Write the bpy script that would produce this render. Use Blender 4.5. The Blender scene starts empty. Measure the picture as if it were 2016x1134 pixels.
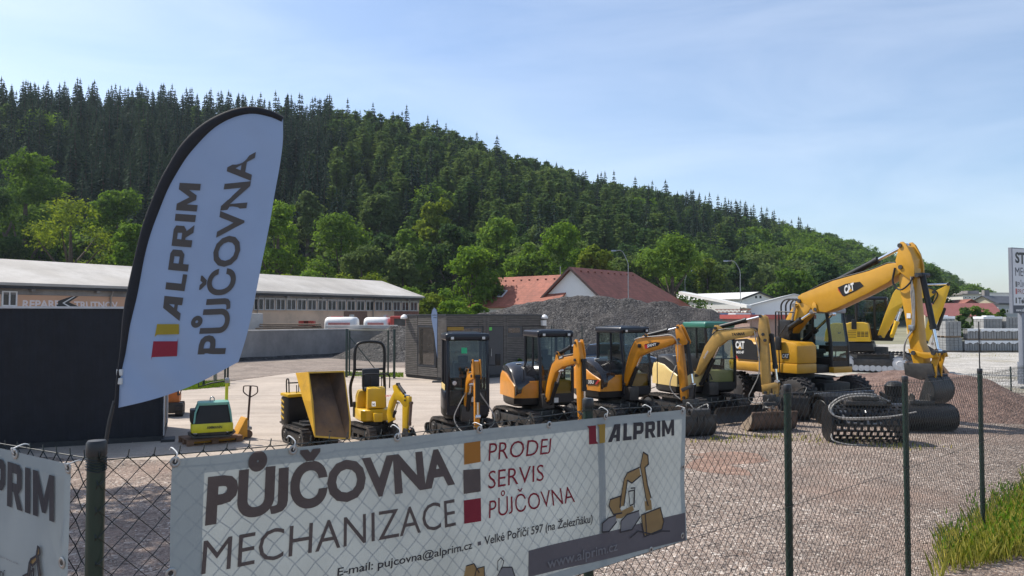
import bpy, bmesh, math, random
from mathutils import Vector, Matrix, noise
R = math.radians
V = Vector
S = bpy.context.scene
COL = S.collection
F, CX, CY, EYE = 1500.0, 1008.0, 567.0, 2.9
PITCH = math.atan(53 / 1500)
CP, SP = math.cos(PITCH), math.sin(PITCH)


def ray(px, py):
    x, y = (px - CX) / F, (CY - py) / F
    return V((x, CP - y * SP, SP + y * CP))


def at(px, py, Y):                      # world point seen at a pixel, Y metres in front
    d = ray(px, py); t = Y / d.y
    return V((d.x * t, Y, EYE + d.z * t))


def gnd(px, py, z=0.0):                 # world point on the level z
    d = ray(px, py); t = (z - EYE) / d.z
    return V((d.x * t, d.y * t, z))


def proj(p):
    y = p.y * CP + (p.z - EYE) * SP
    z = -p.y * SP + (p.z - EYE) * CP
    return CX + F * p.x / y, CY - F * z / y


def onplane(px, py, p0, n):
    d = ray(px, py); o = V((0, 0, EYE))
    return o + d * ((p0 - o).dot(n) / d.dot(n))


# ------------------------------------------------------------------ materials
MATS = {}


def nt(name):
    m = bpy.data.materials.new(name); m.use_nodes = True
    t = m.node_tree; t.nodes.clear()
    MATS[name] = m
    return m, t


def N(t, typ, **kw):
    n = t.nodes.new(typ)
    for k, v in kw.items():
        if k.startswith('i_'):
            k = k[2:]
            k = int(k) if k.isdigit() else k.replace('_', ' ')
            n.inputs[k].default_value = v
        else:
            setattr(n, k, v)
    return n


def L(t, a, b):
    t.links.new(a, b)


def c4(c):
    return (c[0], c[1], c[2], 1)


def ramp(t, fac, stops):
    r = N(t, 'ShaderNodeValToRGB')
    e = r.color_ramp.elements
    while len(e) < len(stops):
        e.new(0.5)
    for i, (p, c) in enumerate(stops):
        e[i].position = p; e[i].color = c4(c) if not isinstance(c, (int, float)) else (c, c, c, 1)
    L(t, fac, r.inputs[0])
    return r.outputs[0]


def mixc(t, fac, a, b, mode='MIX'):
    n = N(t, 'ShaderNodeMix', data_type='RGBA', blend_type=mode)
    for s, v in ((n.inputs[0], fac), (n.inputs[6], a), (n.inputs[7], b)):
        if hasattr(v, 'is_output'):
            L(t, v, s)
        elif isinstance(v, (int, float)):
            s.default_value = v
        else:
            s.default_value = c4(v)
    return n.outputs[2]


def mat(name, col, rough=0.5, metal=0.0, var=0.12, scale=6.0, bump=0.0, bscale=60.0, dirt=0.0, dirtcol=(0.16, 0.12, 0.085), streak=0.0,
        spec=0.5, coat=0.0, stretch=(1, 1, 1)):
    """general surface: base colour with soft tone variation, optional dust and bump"""
    if name in MATS:
        return MATS[name]
    m, t = nt(name)
    o = N(t, 'ShaderNodeOutputMaterial'); b = N(t, 'ShaderNodeBsdfPrincipled')
    L(t, b.outputs[0], o.inputs[0])
    tc = N(t, 'ShaderNodeTexCoord'); mp = N(t, 'ShaderNodeMapping'); mp.inputs['Scale'].default_value = stretch
    L(t, tc.outputs['Object'], mp.inputs[0])
    n1 = N(t, 'ShaderNodeTexNoise', i_Scale=scale, i_Detail=6.0, i_Roughness=0.65)
    L(t, mp.outputs[0], n1.inputs[0])
    lo = [max(0, c * (1 - var)) for c in col]; hi = [min(1, c * (1 + var)) for c in col]
    cc = ramp(t, n1.outputs[0], [(0.32, lo), (0.68, hi)])
    if dirt:
        n2 = N(t, 'ShaderNodeTexNoise', i_Scale=scale * 0.55, i_Detail=9.0, i_Roughness=0.72)
        L(t, mp.outputs[0], n2.inputs[0])
        f = ramp(t, n2.outputs[0], [(0.62 - dirt * 0.3, 0.0), (0.80 - dirt * 0.12, min(1, dirt * 1.6))])
        cc = mixc(t, f, cc, dirtcol)
        rr = N(t, 'ShaderNodeMapRange', i_3=rough, i_4=0.85); L(t, f, rr.inputs[0]); L(t, rr.outputs[0], b.inputs['Roughness'])
    else:
        b.inputs['Roughness'].default_value = rough
    if streak:
        m2 = N(t, 'ShaderNodeMapping'); m2.inputs['Scale'].default_value = (0.10, 1.6, 1); m2.inputs['Rotation'].default_value = (0, 0, R(-6)); L(t, tc.outputs['Object'], m2.inputs[0])
        n4 = N(t, 'ShaderNodeTexNoise', i_Scale=1.4, i_Detail=7.0, i_Roughness=0.6, i_Distortion=0.4); L(t, m2.outputs[0], n4.inputs[0])
        cc = mixc(t, ramp(t, n4.outputs[0], [(0.46, 0.0), (0.66, streak)]), cc, dirtcol)
        n5 = N(t, 'ShaderNodeTexVoronoi', i_Scale=55.0); L(t, tc.outputs['Object'], n5.inputs[0]); s5 = N(t, 'ShaderNodeSeparateColor'); L(t, n5.outputs['Color'], s5.inputs[0])
        cc = mixc(t, 1.0, cc, ramp(t, s5.outputs[0], [(0, 0.82), (1, 1.12)]), 'MULTIPLY')
    L(t, cc, b.inputs['Base Color'])
    b.inputs['Metallic'].default_value = metal
    b.inputs['Specular IOR Level'].default_value = spec
    b.inputs['Coat Weight'].default_value = coat
    if bump:
        n3 = N(t, 'ShaderNodeTexNoise', i_Scale=bscale, i_Detail=4.0); L(t, mp.outputs[0], n3.inputs[0])
        bp = N(t, 'ShaderNodeBump', i_Strength=bump, i_Distance=0.02); L(t, n3.outputs[0], bp.inputs['Height'])
        L(t, bp.outputs[0], b.inputs['Normal'])
    return m


def glass(name, tint=(0.55, 0.62, 0.60), refl=0.9, thru=0.75):
    if name in MATS:
        return MATS[name]
    m, t = nt(name)
    o = N(t, 'ShaderNodeOutputMaterial'); mx = N(t, 'ShaderNodeMixShader')
    tr = N(t, 'ShaderNodeBsdfTransparent'); tr.inputs[0].default_value = c4([c * thru for c in tint])
    gl = N(t, 'ShaderNodeBsdfGlossy', i_Roughness=0.03); gl.inputs[0].default_value = (refl, refl, refl, 1)
    lw = N(t, 'ShaderNodeLayerWeight', i_Blend=0.5); pw = N(t, 'ShaderNodeMath', operation='POWER', i_1=4.0); L(t, lw.outputs['Facing'], pw.inputs[0])
    fr = N(t, 'ShaderNodeMath', operation='MULTIPLY_ADD', i_1=0.6, i_2=0.06); L(t, pw.outputs[0], fr.inputs[0])
    L(t, fr.outputs[0], mx.inputs[0]); L(t, tr.outputs[0], mx.inputs[1]); L(t, gl.outputs[0], mx.inputs[2])
    L(t, mx.outputs[0], o.inputs[0])
    return m


def cloth(name, col, trans=0.45, rough=0.8, var=0.05, scale=3):
    """thin fabric that lets light through"""
    m, t = nt(name)
    o = N(t, 'ShaderNodeOutputMaterial'); mx = N(t, 'ShaderNodeMixShader', i_Fac=trans)
    n1 = N(t, 'ShaderNodeTexNoise', i_Scale=scale, i_Detail=5.0)
    tc = N(t, 'ShaderNodeTexCoord'); L(t, tc.outputs['Object'], n1.inputs[0])
    cc = ramp(t, n1.outputs[0], [(0.3, [c * (1 - var) for c in col]), (0.7, [min(1, c * (1 + var)) for c in col])])
    d = N(t, 'ShaderNodeBsdfPrincipled', i_Roughness=rough); tl = N(t, 'ShaderNodeBsdfTranslucent')
    L(t, cc, d.inputs['Base Color']); L(t, cc, tl.inputs[0])
    L(t, d.outputs[0], mx.inputs[1]); L(t, tl.outputs[0], mx.inputs[2]); L(t, mx.outputs[0], o.inputs[0])
    return m


def leafmat(name, dark, light, trans=0.35, rnd=0.5):
    m, t = nt(name)
    o = N(t, 'ShaderNodeOutputMaterial'); mx = N(t, 'ShaderNodeMixShader', i_Fac=trans)
    g = N(t, 'ShaderNodeNewGeometry'); oi = N(t, 'ShaderNodeObjectInfo')
    a = N(t, 'ShaderNodeMath', operation='MULTIPLY', i_1=1 - rnd); L(t, g.outputs['Random Per Island'], a.inputs[0])
    b = N(t, 'ShaderNodeMath', operation='MULTIPLY_ADD', i_1=rnd); L(t, oi.outputs['Random'], b.inputs[0]); L(t, a.outputs[0], b.inputs[2])
    cc = ramp(t, b.outputs[0], [(0.1, dark), (0.9, light)])
    d = N(t, 'ShaderNodeBsdfPrincipled', i_Roughness=0.8); d.inputs['Specular IOR Level'].default_value = 0.06
    tl = N(t, 'ShaderNodeBsdfTranslucent')
    hs = N(t, 'ShaderNodeHueSaturation', i_Hue=0.485, i_Saturation=1.1, i_Value=1.35); L(t, cc, hs.inputs['Color'])
    L(t, cc, d.inputs['Base Color']); L(t, hs.outputs[0], tl.inputs[0])
    L(t, d.outputs[0], mx.inputs[1]); L(t, tl.outputs[0], mx.inputs[2]); L(t, mx.outputs[0], o.inputs[0])
    return m


# ------------------------------------------------------------------ mesh builder
class MB:
    def __init__(s):
        s.v = []; s.f = []; s.mi = []; s.m = 0

    def add(s, vs, fs, M=None):
        o = len(s.v)
        s.v += [tuple(M @ V(p)) if M is not None else tuple(p) for p in vs]
        s.f += [tuple(i + o for i in f) for f in fs]
        s.mi += [s.m] * len(fs)
        return s

    def bm(s, b, M=None):
        b.verts.index_update()
        return_v = [v.co.copy() for v in b.verts]
        fs = [[v.index for v in f.verts] for f in b.faces]
        b.free()
        return s.add(return_v, fs, M)

    def box(s, c, d, bev=0.0, rot=None, seg=2):
        b = bmesh.new(); bmesh.ops.create_cube(b, size=1)
        for v in b.verts:
            v.co = V((v.co.x * d[0], v.co.y * d[1], v.co.z * d[2]))
        if bev:
            bmesh.ops.bevel(b, geom=b.edges[:], offset=min(bev, min(d) * 0.45), segments=seg, affect='EDGES', profile=0.6)
        M = Matrix.Translation(V(c))
        if rot is not None:
            M = M @ (rot if isinstance(rot, Matrix) else Matrix.Rotation(rot, 4, 'Z'))
        return s.bm(b, M)

    def b2(s, x0, x1, y0, y1, z0, z1, bev=0.0):
        return s.box(((x0 + x1) / 2, (y0 + y1) / 2, (z0 + z1) / 2), (abs(x1 - x0), abs(y1 - y0), abs(z1 - z0)), bev)

    def prism(s, poly, y0, y1, bev=0.0, M=None, seg=2, inset=None):
        """outline in x,z pushed from y0 to y1"""
        b = bmesh.new()
        a = [b.verts.new((p[0], y0, p[1])) for p in poly]
        c = [b.verts.new((p[0], y1, p[1])) for p in poly]
        n = len(poly)
        b.faces.new(a); b.faces.new(c[::-1])
        for i in range(n):
            b.faces.new((a[i], c[i], c[(i + 1) % n], a[(i + 1) % n])[::-1])
        bmesh.ops.recalc_face_normals(b, faces=b.faces[:])
        if bev:
            bmesh.ops.bevel(b, geom=b.edges[:], offset=bev, segments=seg, affect='EDGES', profile=0.6, clamp_overlap=True)
        return s.bm(b, M)

    def tube(s, pts, r, n=8, cap=True):
        pts = [V(p) for p in pts]
        rs = r if isinstance(r, (list, tuple)) else [r] * len(pts)
        vs = []; fs = []; up = None
        for i, p in enumerate(pts):
            d = (pts[min(i + 1, len(pts) - 1)] - pts[max(i - 1, 0)])
            d = d.normalized() if d.length > 1e-9 else V((0, 0, 1))
            if up is None:
                up = d.orthogonal().normalized()
            else:
                up = (up - d * up.dot(d))
                up = up.normalized() if up.length > 1e-6 else d.orthogonal().normalized()
            w = d.cross(up)
            for k in range(n):
                a = 2 * math.pi * k / n
                vs.append(p + (up * math.cos(a) + w * math.sin(a)) * rs[i])
        for i in range(len(pts) - 1):
            for k in range(n):
                fs.append((i * n + k, i * n + (k + 1) % n, (i + 1) * n + (k + 1) % n, (i + 1) * n + k))
        if cap:
            fs.append(tuple(range(n))[::-1]); fs.append(tuple(range((len(pts) - 1) * n, len(pts) * n)))
        return s.add(vs, fs)

    def cyl(s, p0, p1, r, n=16, r2=None):
        return s.tube([p0, p1], [r, r if r2 is None else r2], n)

    def hose(s, pts, r, n=6, sub=6):
        return s.tube(spline(pts, sub), r, n)

    def lathe(s, prof, c, axis='Y', n=24):
        """profile of (radius, along) turned about an axis through c"""
        vs = []; fs = []
        for (r, h) in prof:
            for k in range(n):
                a = 2 * math.pi * k / n
                p = {'Y': (r * math.cos(a), h, r * math.sin(a)), 'Z': (r * math.cos(a), r * math.sin(a), h), 'X': (h, r * math.cos(a), r * math.sin(a))}[axis]
                vs.append(V(p) + V(c))
        m = len(prof)
        for i in range(m - 1):
            for k in range(n):
                fs.append((i * n + k, i * n + (k + 1) % n, (i + 1) * n + (k + 1) % n, (i + 1) * n + k))
        fs.append(tuple(range(n))); fs.append(tuple(range((m - 1) * n, m * n)))
        return s.add(vs, fs)

    def loft(s, rings, cap=True):
        n = len(rings[0]); vs = [p for r in rings for p in r]; fs = []
        for i in range(len(rings) - 1):
            for k in range(n):
                fs.append((i * n + k, i * n + (k + 1) % n, (i + 1) * n + (k + 1) % n, (i + 1) * n + k))
        if cap:
            fs.append(tuple(range(n))[::-1]); fs.append(tuple(range((len(rings) - 1) * n, len(rings) * n)))
        return s.add(vs, fs)

    def quad(s, a, b, c, d):
        return s.add([a, b, c, d], [(0, 1, 2, 3)])

    def build(s, name, m, parent=None, smooth=35, loc=None, norm=True):
        me = bpy.data.meshes.new(name)
        me.from_pydata(s.v, [], s.f)
        for x in (m if isinstance(m, (list, tuple)) else [m]):
            me.materials.append(x)
        if any(s.mi):
            me.polygons.foreach_set('material_index', s.mi)
        if norm:
            b = bmesh.new(); b.from_mesh(me); bmesh.ops.recalc_face_normals(b, faces=b.faces[:]); b.to_mesh(me); b.free()
        if smooth:
            me.polygons.foreach_set('use_smooth', [True] * len(me.polygons))
            me.set_sharp_from_angle(angle=R(smooth))
        me.update()
        return link(name, me, parent, loc)


def link(name, me, parent=None, loc=None):
    o = bpy.data.objects.new(name, me); COL.objects.link(o)
    if parent is not None:
        o.parent = parent
    if loc is not None:
        o.location = loc
    return o


def spline(pts, sub=6):
    pts = [V(p) for p in pts]
    if len(pts) < 3:
        return pts
    q = [pts[0] * 2 - pts[1]] + pts + [pts[-1] * 2 - pts[-2]]
    out = []
    for i in range(1, len(q) - 2):
        for k in range(sub):
            t = k / sub
            a, b, c, d = q[i - 1], q[i], q[i + 1], q[i + 2]
            out.append(0.5 * ((2 * b) + (c - a) * t + (2 * a - 5 * b + 4 * c - d) * t * t + (3 * b - a - 3 * c + d) * t ** 3))
    out.append(pts[-1])
    return out


def rrect(x0, x1, z0, z1, r, n=4):
    """rounded rectangle outline"""
    o = []
    for cx, cz, a0 in ((x1 - r, z0 + r, -90), (x1 - r, z1 - r, 0), (x0 + r, z1 - r, 90), (x0 + r, z0 + r, 180)):
        for k in range(n + 1):
            a = R(a0 + 90 * k / n)
            o.append((cx + r * math.cos(a), cz + r * math.sin(a)))
    return o


def thing(name, label, cat, loc=(0, 0, 0), rz=0.0, group=None):
    o = bpy.data.objects.new(name, None); COL.objects.link(o)
    o.location = loc; o.rotation_euler = (0, 0, rz); o.empty_display_size = 0.3
    return tag(o, label, cat, group)


def tag(o, label=None, cat=None, group=None, kind=None):
    if label: o['label'] = label
    if cat: o['category'] = cat
    if group: o['group'] = group
    if kind: o['kind'] = kind
    return o


# ------------------------------------------------------------------ lettering
_TX = {}
# angular capital letters of the company name, drawn as outlines in a unit box (several pieces each)
GLYPH = {
    'A': (1.12, [[(0, 0), (.30, 0), (.62, .70), (.62, 1), (.44, 1)], [(.62, 1), (.62, 0), (.92, 0), (.92, 1)], [(.40, .22), (.64, .22), (.64, .40), (.48, .40)]]),
    'L': (.72, [[(0, 0), (.28, 0), (.28, 1), (0, 1)], [(.28, 0), (.66, 0), (.66, .22), (.28, .22)]]),
    'P': (.90, [[(0, 0), (.28, 0), (.28, 1), (0, 1)], [(.28, 1), (.66, 1), (.82, .90), (.82, .78), (.28, .78)], [(.56, .78), (.82, .78), (.82, .46), (.56, .52)], [(.28, .30), (.66, .30), (.82, .46), (.56, .52), (.28, .52)]]),
    'R': (.94, [[(0, 0), (.28, 0), (.28, 1), (0, 1)], [(.28, 1), (.66, 1), (.82, .90), (.82, .78), (.28, .78)], [(.54, .78), (.82, .78), (.82, .50), (.54, .56)], [(.28, .36), (.66, .36), (.82, .50), (.54, .56), (.28, .56)], [(.36, .36), (.62, .36), (.88, 0), (.58, 0)]]),
    'I': (.36, [[(0, 0), (.28, 0), (.28, 1), (0, 1)]]),
    'M': (1.10, [[(0, 0), (.26, 0), (.26, 1), (0, 1)], [(.26, 1), (.26, .52), (.46, .12), (.55, .12), (.55, .44)], [(.55, .44), (.55, .12), (.64, .12), (.84, .52), (.84, 1)], [(.84, 0), (1.10, 0), (1.10, 1), (.84, 1)]]),
}


def logogeo(s):
    x = 0; vs = []; fs = []; tot = sum(GLYPH[c][0] + .06 for c in s) - .06
    for c in s:
        for q in GLYPH[c][1]:
            fs.append(tuple(range(len(vs), len(vs) + len(q)))); vs += [((x + a) / tot, b) for a, b in q]
        x += GLYPH[c][0] + .06
    return vs, fs, tot


def textgeo(s, bold=0.0, space=1.0):
    """flat outline mesh of a string: u from 0 to 1 over its width, v 0 at the baseline and 1 at capital height"""
    if s == 'ALPRIM':
        return logogeo(s)
    k = (s, bold, space)
    if k in _TX:
        return _TX[k]
    c = bpy.data.curves.new('writing', 'FONT'); c.body = s; c.offset = bold; c.space_character = space; c.resolution_u = 3
    o = bpy.data.objects.new('writing', c); COL.objects.link(o)
    dg = bpy.context.evaluated_depsgraph_get(); dg.update()
    me = bpy.data.meshes.new_from_object(o.evaluated_get(dg))
    vs = [v.co.copy() for v in me.vertices]; fs = [tuple(p.vertices) for p in me.polygons]
    x0 = min(v.x for v in vs); x1 = max(v.x for v in vs); cap = 0.729 if False else 0.70
    bpy.data.objects.remove(o); bpy.data.curves.remove(c); bpy.data.meshes.remove(me)
    if s.isupper() and min(v.y for v in vs) < -0.04:        # a hanging J is lifted onto the baseline
        par = list(range(len(vs)))

        def root(i):
            while par[i] != i: i = par[i]
            return i
        for f in fs:
            for i in f[1:]: par[root(i)] = root(f[0])
        grp = {}
        for i in range(len(vs)): grp.setdefault(root(i), []).append(i)
        for ids in grp.values():
            lo = min(vs[i].y for i in ids); hi = max(vs[i].y for i in ids)
            if lo < -0.04:
                for i in ids: vs[i].y = hi * (vs[i].y - lo) / (hi - lo)
    _TX[k] = ([((v.x - x0) / (x1 - x0), v.y / cap) for v in vs], fs, (x1 - x0) / cap)
    return _TX[k]


def put_text(mb, s, bl, br, tr, tl, off=V((0, 0, 0)), bold=0.0, space=1.0, warp=None):
    uv, fs, asp = textgeo(s, bold, space)
    bl, br, tr, tl = V(bl), V(br), V(tr), V(tl)
    vs = []
    for u, v in uv:
        p = bl.lerp(br, u).lerp(tl.lerp(tr, u), v) + off
        vs.append(warp(p) if warp else p)
    mb.add(vs, fs)
    return mb


def hash01(i):
    return (math.sin(i * 127.1 + 11.7) * 43758.5453) % 1.0
# ------------------------------------------------------------------ camera, sky, sun
cam = bpy.data.cameras.new('camera'); camo = bpy.data.objects.new('camera', cam); COL.objects.link(camo)
cam.sensor_width = 36; cam.lens = 36 * F / 2016; cam.clip_end = 6000; cam.clip_start = 0.05
camo.location = (0, 0, EYE); camo.rotation_euler = (math.pi / 2 + PITCH, 0, 0)
S.camera = camo
SUN = V((-0.72, 0.42, 1.05)).normalized()
w = bpy.data.worlds.new('World'); S.world = w; w.use_nodes = True
t = w.node_tree; t.nodes.clear()
wo = N(t, 'ShaderNodeOutputWorld'); bg = N(t, 'ShaderNodeBackground', i_Strength=0.148)
sky = N(t, 'ShaderNodeTexSky', sky_type='NISHITA', sun_disc=False)
sky.sun_elevation = math.asin(SUN.z); sky.sun_rotation = math.atan2(SUN.x, SUN.y)
sky.altitude = 400; sky.air_density = 1.0; sky.dust_density = 1.4; sky.ozone_density = 2.0
tc = N(t, 'ShaderNodeTexCoord'); mp = N(t, 'ShaderNodeMapping'); mp.inputs['Scale'].default_value = (1.0, 1.0, 4.5); mp.inputs['Rotation'].default_value = (0.0, R(14), R(20))
L(t, tc.outputs['Generated'], mp.inputs[0])
nz = N(t, 'ShaderNodeTexNoise', i_Scale=2.2, i_Detail=7.0, i_Roughness=0.55, i_Distortion=0.6); L(t, mp.outputs[0], nz.inputs[0])
cf = ramp(t, nz.outputs[0], [(0.36, 0.0), (0.85, 0.30)])
cl = mixc(t, cf, sky.outputs[0], (7.0, 7.4, 8.0))
L(t, cl, bg.inputs[0]); L(t, bg.outputs[0], wo.inputs[0])
sl = bpy.data.lights.new('sun', 'SUN'); sl.energy = 5.0; sl.angle = R(0.5); sl.color = (1.0, 0.94, 0.85)
so = bpy.data.objects.new('sun', sl); COL.objects.link(so); so.rotation_euler = SUN.to_track_quat('Z', 'Y').to_euler(); so.location = (0, 0, 60)
S.view_settings.view_transform = 'Standard'; S.view_settings.look = 'None'; S.view_settings.exposure = 0.27; S.view_settings.gamma = 1.0
S.cycles.max_bounces = 8; S.cycles.transparent_max_bounces = 16; S.cycles.use_denoising = True
S.cycles.caustics_reflective = False; S.cycles.caustics_refractive = False


# ------------------------------------------------------------------ ground
def stones(name, cols, scale, bump=0.6, patch=None, pscale=0.12, fine=2.7):
    m, t = nt(name)
    o = N(t, 'ShaderNodeOutputMaterial'); b = N(t, 'ShaderNodeBsdfPrincipled', i_Roughness=0.9); b.inputs['Specular IOR Level'].default_value = 0.25
    tc = N(t, 'ShaderNodeTexCoord')
    v1 = N(t, 'ShaderNodeTexVoronoi', i_Scale=scale); L(t, tc.outputs['Object'], v1.inputs[0])
    v2 = N(t, 'ShaderNodeTexVoronoi', i_Scale=scale * fine); L(t, tc.outputs['Object'], v2.inputs[0])
    s1 = N(t, 'ShaderNodeSeparateColor'); L(t, v1.outputs['Color'], s1.inputs[0])
    s2 = N(t, 'ShaderNodeSeparateColor'); L(t, v2.outputs['Color'], s2.inputs[0])
    k = len(cols)
    c1 = ramp(t, s1.outputs[0], [(i / (k - 1), c) for i, c in enumerate(cols)])
    c2 = ramp(t, s2.outputs[1], [(i / (k - 1), c) for i, c in enumerate(cols)])
    sel = N(t, 'ShaderNodeMath', operation='GREATER_THAN', i_1=0.55); L(t, s1.outputs[2], sel.inputs[0])
    cc = mixc(t, sel.outputs[0], c1, c2)
    n1 = N(t, 'ShaderNodeTexNoise', i_Scale=pscale, i_Detail=8.0, i_Roughness=0.62); L(t, tc.outputs['Object'], n1.inputs[0])
    if patch:
        cc = mixc(t, ramp(t, n1.outputs[0], [(0.50, 0.0), (0.66, 0.75)]), cc, patch)
    n2 = N(t, 'ShaderNodeTexNoise', i_Scale=pscale * 5, i_Detail=6.0); L(t, tc.outputs['Object'], n2.inputs[0])
    cc = mixc(t, 1.0, cc, ramp(t, n2.outputs[0], [(0.3, 0.72), (0.7, 1.12)]), 'MULTIPLY')
    L(t, cc, b.inputs['Base Color'])
    h = N(t, 'ShaderNodeMath', operation='ADD'); L(t, v1.outputs['Distance'], h.inputs[0])
    h2 = N(t, 'ShaderNodeMath', operation='MULTIPLY', i_1=0.5); L(t, v2.outputs['Distance'], h2.inputs[0]); L(t, h2.outputs[0], h.inputs[1])
    bp = N(t, 'ShaderNodeBump', i_Strength=bump, i_Distance=0.6 / scale, invert=True); L(t, h.outputs[0], bp.inputs['Height'])
    L(t, bp.outputs[0], b.inputs['Normal']); L(t, b.outputs[0], o.inputs[0])
    return m


GRAV = [(0.15, 0.112, 0.093), (0.31, 0.24, 0.195), (0.065, 0.055, 0.052), (0.45, 0.37, 0.31), (0.235, 0.168, 0.132), (0.65, 0.58, 0.51)]
M_grav = stones('gravel', GRAV, 22, bump=0.9, patch=(0.27, 0.19, 0.15), pscale=0.25)
M_conc = mat('yard_concrete', (0.41, 0.345, 0.285), 0.9, var=0.2, scale=0.35, bump=0.15, bscale=40, dirt=0.36, dirtcol=(0.27, 0.22, 0.175), streak=0.55)
M_soil = stones('bare_soil', [(0.17, 0.14, 0.12), (0.26, 0.21, 0.17), (0.21, 0.17, 0.145), (0.31, 0.26, 0.22)], 9, bump=0.5, patch=(0.29, 0.245, 0.205), pscale=0.18)
M_white = stones('white_gravel', [(0.38, 0.36, 0.325), (0.50, 0.475, 0.44), (0.27, 0.25, 0.22), (0.58, 0.56, 0.52)], 12, bump=0.5, patch=(0.26, 0.225, 0.13), pscale=0.16)
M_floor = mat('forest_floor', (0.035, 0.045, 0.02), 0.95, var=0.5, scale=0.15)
M_field = mat('far_ground', (0.20, 0.19, 0.12), 0.95, var=0.3, scale=0.05)


def sheet(name, pts, z, m, sub=0, jag=0.0, seed=1):
    rnd = random.Random(seed)
    out = []
    for i in range(len(pts)):
        a = V(pts[i]); b = V(pts[(i + 1) % len(pts)])
        k = max(1, int((b - a).length / 0.35)) if jag else 1
        k = min(k, 160)
        d = (b - a); nrm = V((-d.y, d.x)).normalized() if d.length else V((0, 0))
        for j in range(k):
            p = a + d * (j / k)
            if jag:
                q = noise.noise(V((p.x * 0.8, p.y * 0.8, seed))) * 2 + rnd.uniform(-0.5, 0.5)
                p = p + nrm * q * jag
            out.append((p.x, p.y, z))
    mb = MB(); mb.add(out, [tuple(range(len(out)))])
    o = mb.build(name, m, smooth=0)
    return tag(o, kind='structure')


def g2(px, py):
    p = gnd(px, py); return (p.x, p.y)


g = MB()
xs = [-1400, -800, -300, -120, -60, -30, -15, 0, 15, 30, 60, 120, 300, 800, 1400]
ys = [-150, -60, -10, 0, 10, 20, 40, 70, 120, 300, 800, 1900]
g.add([(x, y, 0) for y in ys for x in xs], [(j * len(xs) + i, j * len(xs) + i + 1, (j + 1) * len(xs) + i + 1, (j + 1) * len(xs) + i) for j in range(len(ys) - 1) for i in range(len(xs) - 1)])
tag(g.build('ground', M_grav, smooth=0), kind='structure')
sheet('concrete_yard', [g2(-700, 872), g2(200, 905), g2(345, 908), g2(560, 893), g2(900, 858), g2(1180, 815), g2(1330, 770), g2(1330, 738), g2(1100, 733), g2(900, 729), g2(780, 724), g2(590, 733), g2(355, 764), g2(-300, 790)], 0.004, M_conc, jag=0.06, seed=3)
sheet('dirt_yard', [(-60, 28), g2(350, 762), g2(600, 732), g2(790, 722), (-3, 46), (2, 52), (-60, 56)], 0.008, M_soil, jag=0.15, seed=5)
sheet('white_gravel_yard', [g2(1560, 735), g2(1700, 752), g2(1940, 770), g2(2300, 790), (70, 34), (90, 75), (20, 75)], 0.008, M_white, jag=0.3, seed=7)
M_red = stones('reddish_gravel', [(0.25, 0.15, 0.11), (0.35, 0.225, 0.17), (0.17, 0.11, 0.09), (0.44, 0.32, 0.25)], 20, bump=0.8, patch=(0.25, 0.185, 0.15), pscale=0.5)
sheet('reddish_gravel_patch', [g2(1352, 893), g2(1420, 886), g2(1490, 893), g2(1500, 905), g2(1440, 915), g2(1480, 935), g2(1420, 935), g2(1356, 920)], 0.004, M_red, jag=0.22, seed=9)


# ------------------------------------------------------------------ hill
SKY = [(-800, 157), (-300, 165), (0, 179), (250, 195), (540, 217), (700, 227), (830, 256), (930, 290), (1000, 318), (1100, 348), (1200, 379), (1300, 396), (1400, 422), (1500, 448), (1560, 464), (1640, 483), (1740, 520), (1800, 527), (1850, 547), (1900, 577), (1960, 608), (2050, 614), (2400, 614)]
CRE = [(-800, 230), (0, 235), (700, 262), (1000, 285), (1200, 305), (1500, 340), (1740, 430), (1830, 520), (1900, 560), (2400, 600)]
BAS = [(-800, 112), (0, 118), (700, 122), (1000, 118), (1300, 128), (1600, 150), (1800, 210), (1900, 260), (2400, 300)]
TRH = [(-800, 19), (700, 18), (1000, 17), (1500, 15), (1650, 13), (2400, 11)]
WOOD = [(-400, 250), (0, 290), (110, 330), (150, 385), (270, 392), (420, 430), (560, 400), (700, 428), (860, 402), (1000, 440), (1100, 446), (1300, 476), (1335, 470), (1400, 462), (1500, 452), (1560, 446), (1640, 452), (1700, 475), (2400, 500)]


def lerpt(tb, x):
    if x <= tb[0][0]:
        return tb[0][1]
    for (a, b), (c, d) in zip(tb, tb[1:]):
        if x <= c:
            return b + (d - b) * (x - a) / (c - a)
    return tb[-1][1]


def hill(x, y):
    px = CX + F * x / y
    y0, C = lerpt(BAS, px), lerpt(CRE, px)
    zc = EYE + (620 - lerpt(SKY, px)) / F * C - lerpt(TRH, px) * 0.93
    zc = max(zc, 0.0)
    q = (y - y0) / (C - y0)
    if q <= 0:
        return -0.3
    s = q * (1.5 - 0.5 * q * q) if q < 1 else 1 - 0.25 * (q - 1)
    return zc * s - 0.3 * (1 - min(1, q * 6))


hm = MB(); us = [-1.25 + i * 0.025 for i in range(78)]; yy = [100 + 12 * j for j in range(58)]
hm.add([(u * y, y, hill(u * y, y)) for y in yy for u in us], [(j * 78 + i, j * 78 + i + 1, (j + 1) * 78 + i + 1, (j + 1) * 78 + i) for j in range(57) for i in range(77)])
tag(hm.build('wooded_hill', M_floor), kind='structure')
fp = [(-130, 74), (110, 74), (160, 260), (140, 300), (-170, 130)]
sheet('far_field', fp, 0.006, M_field)

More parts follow.
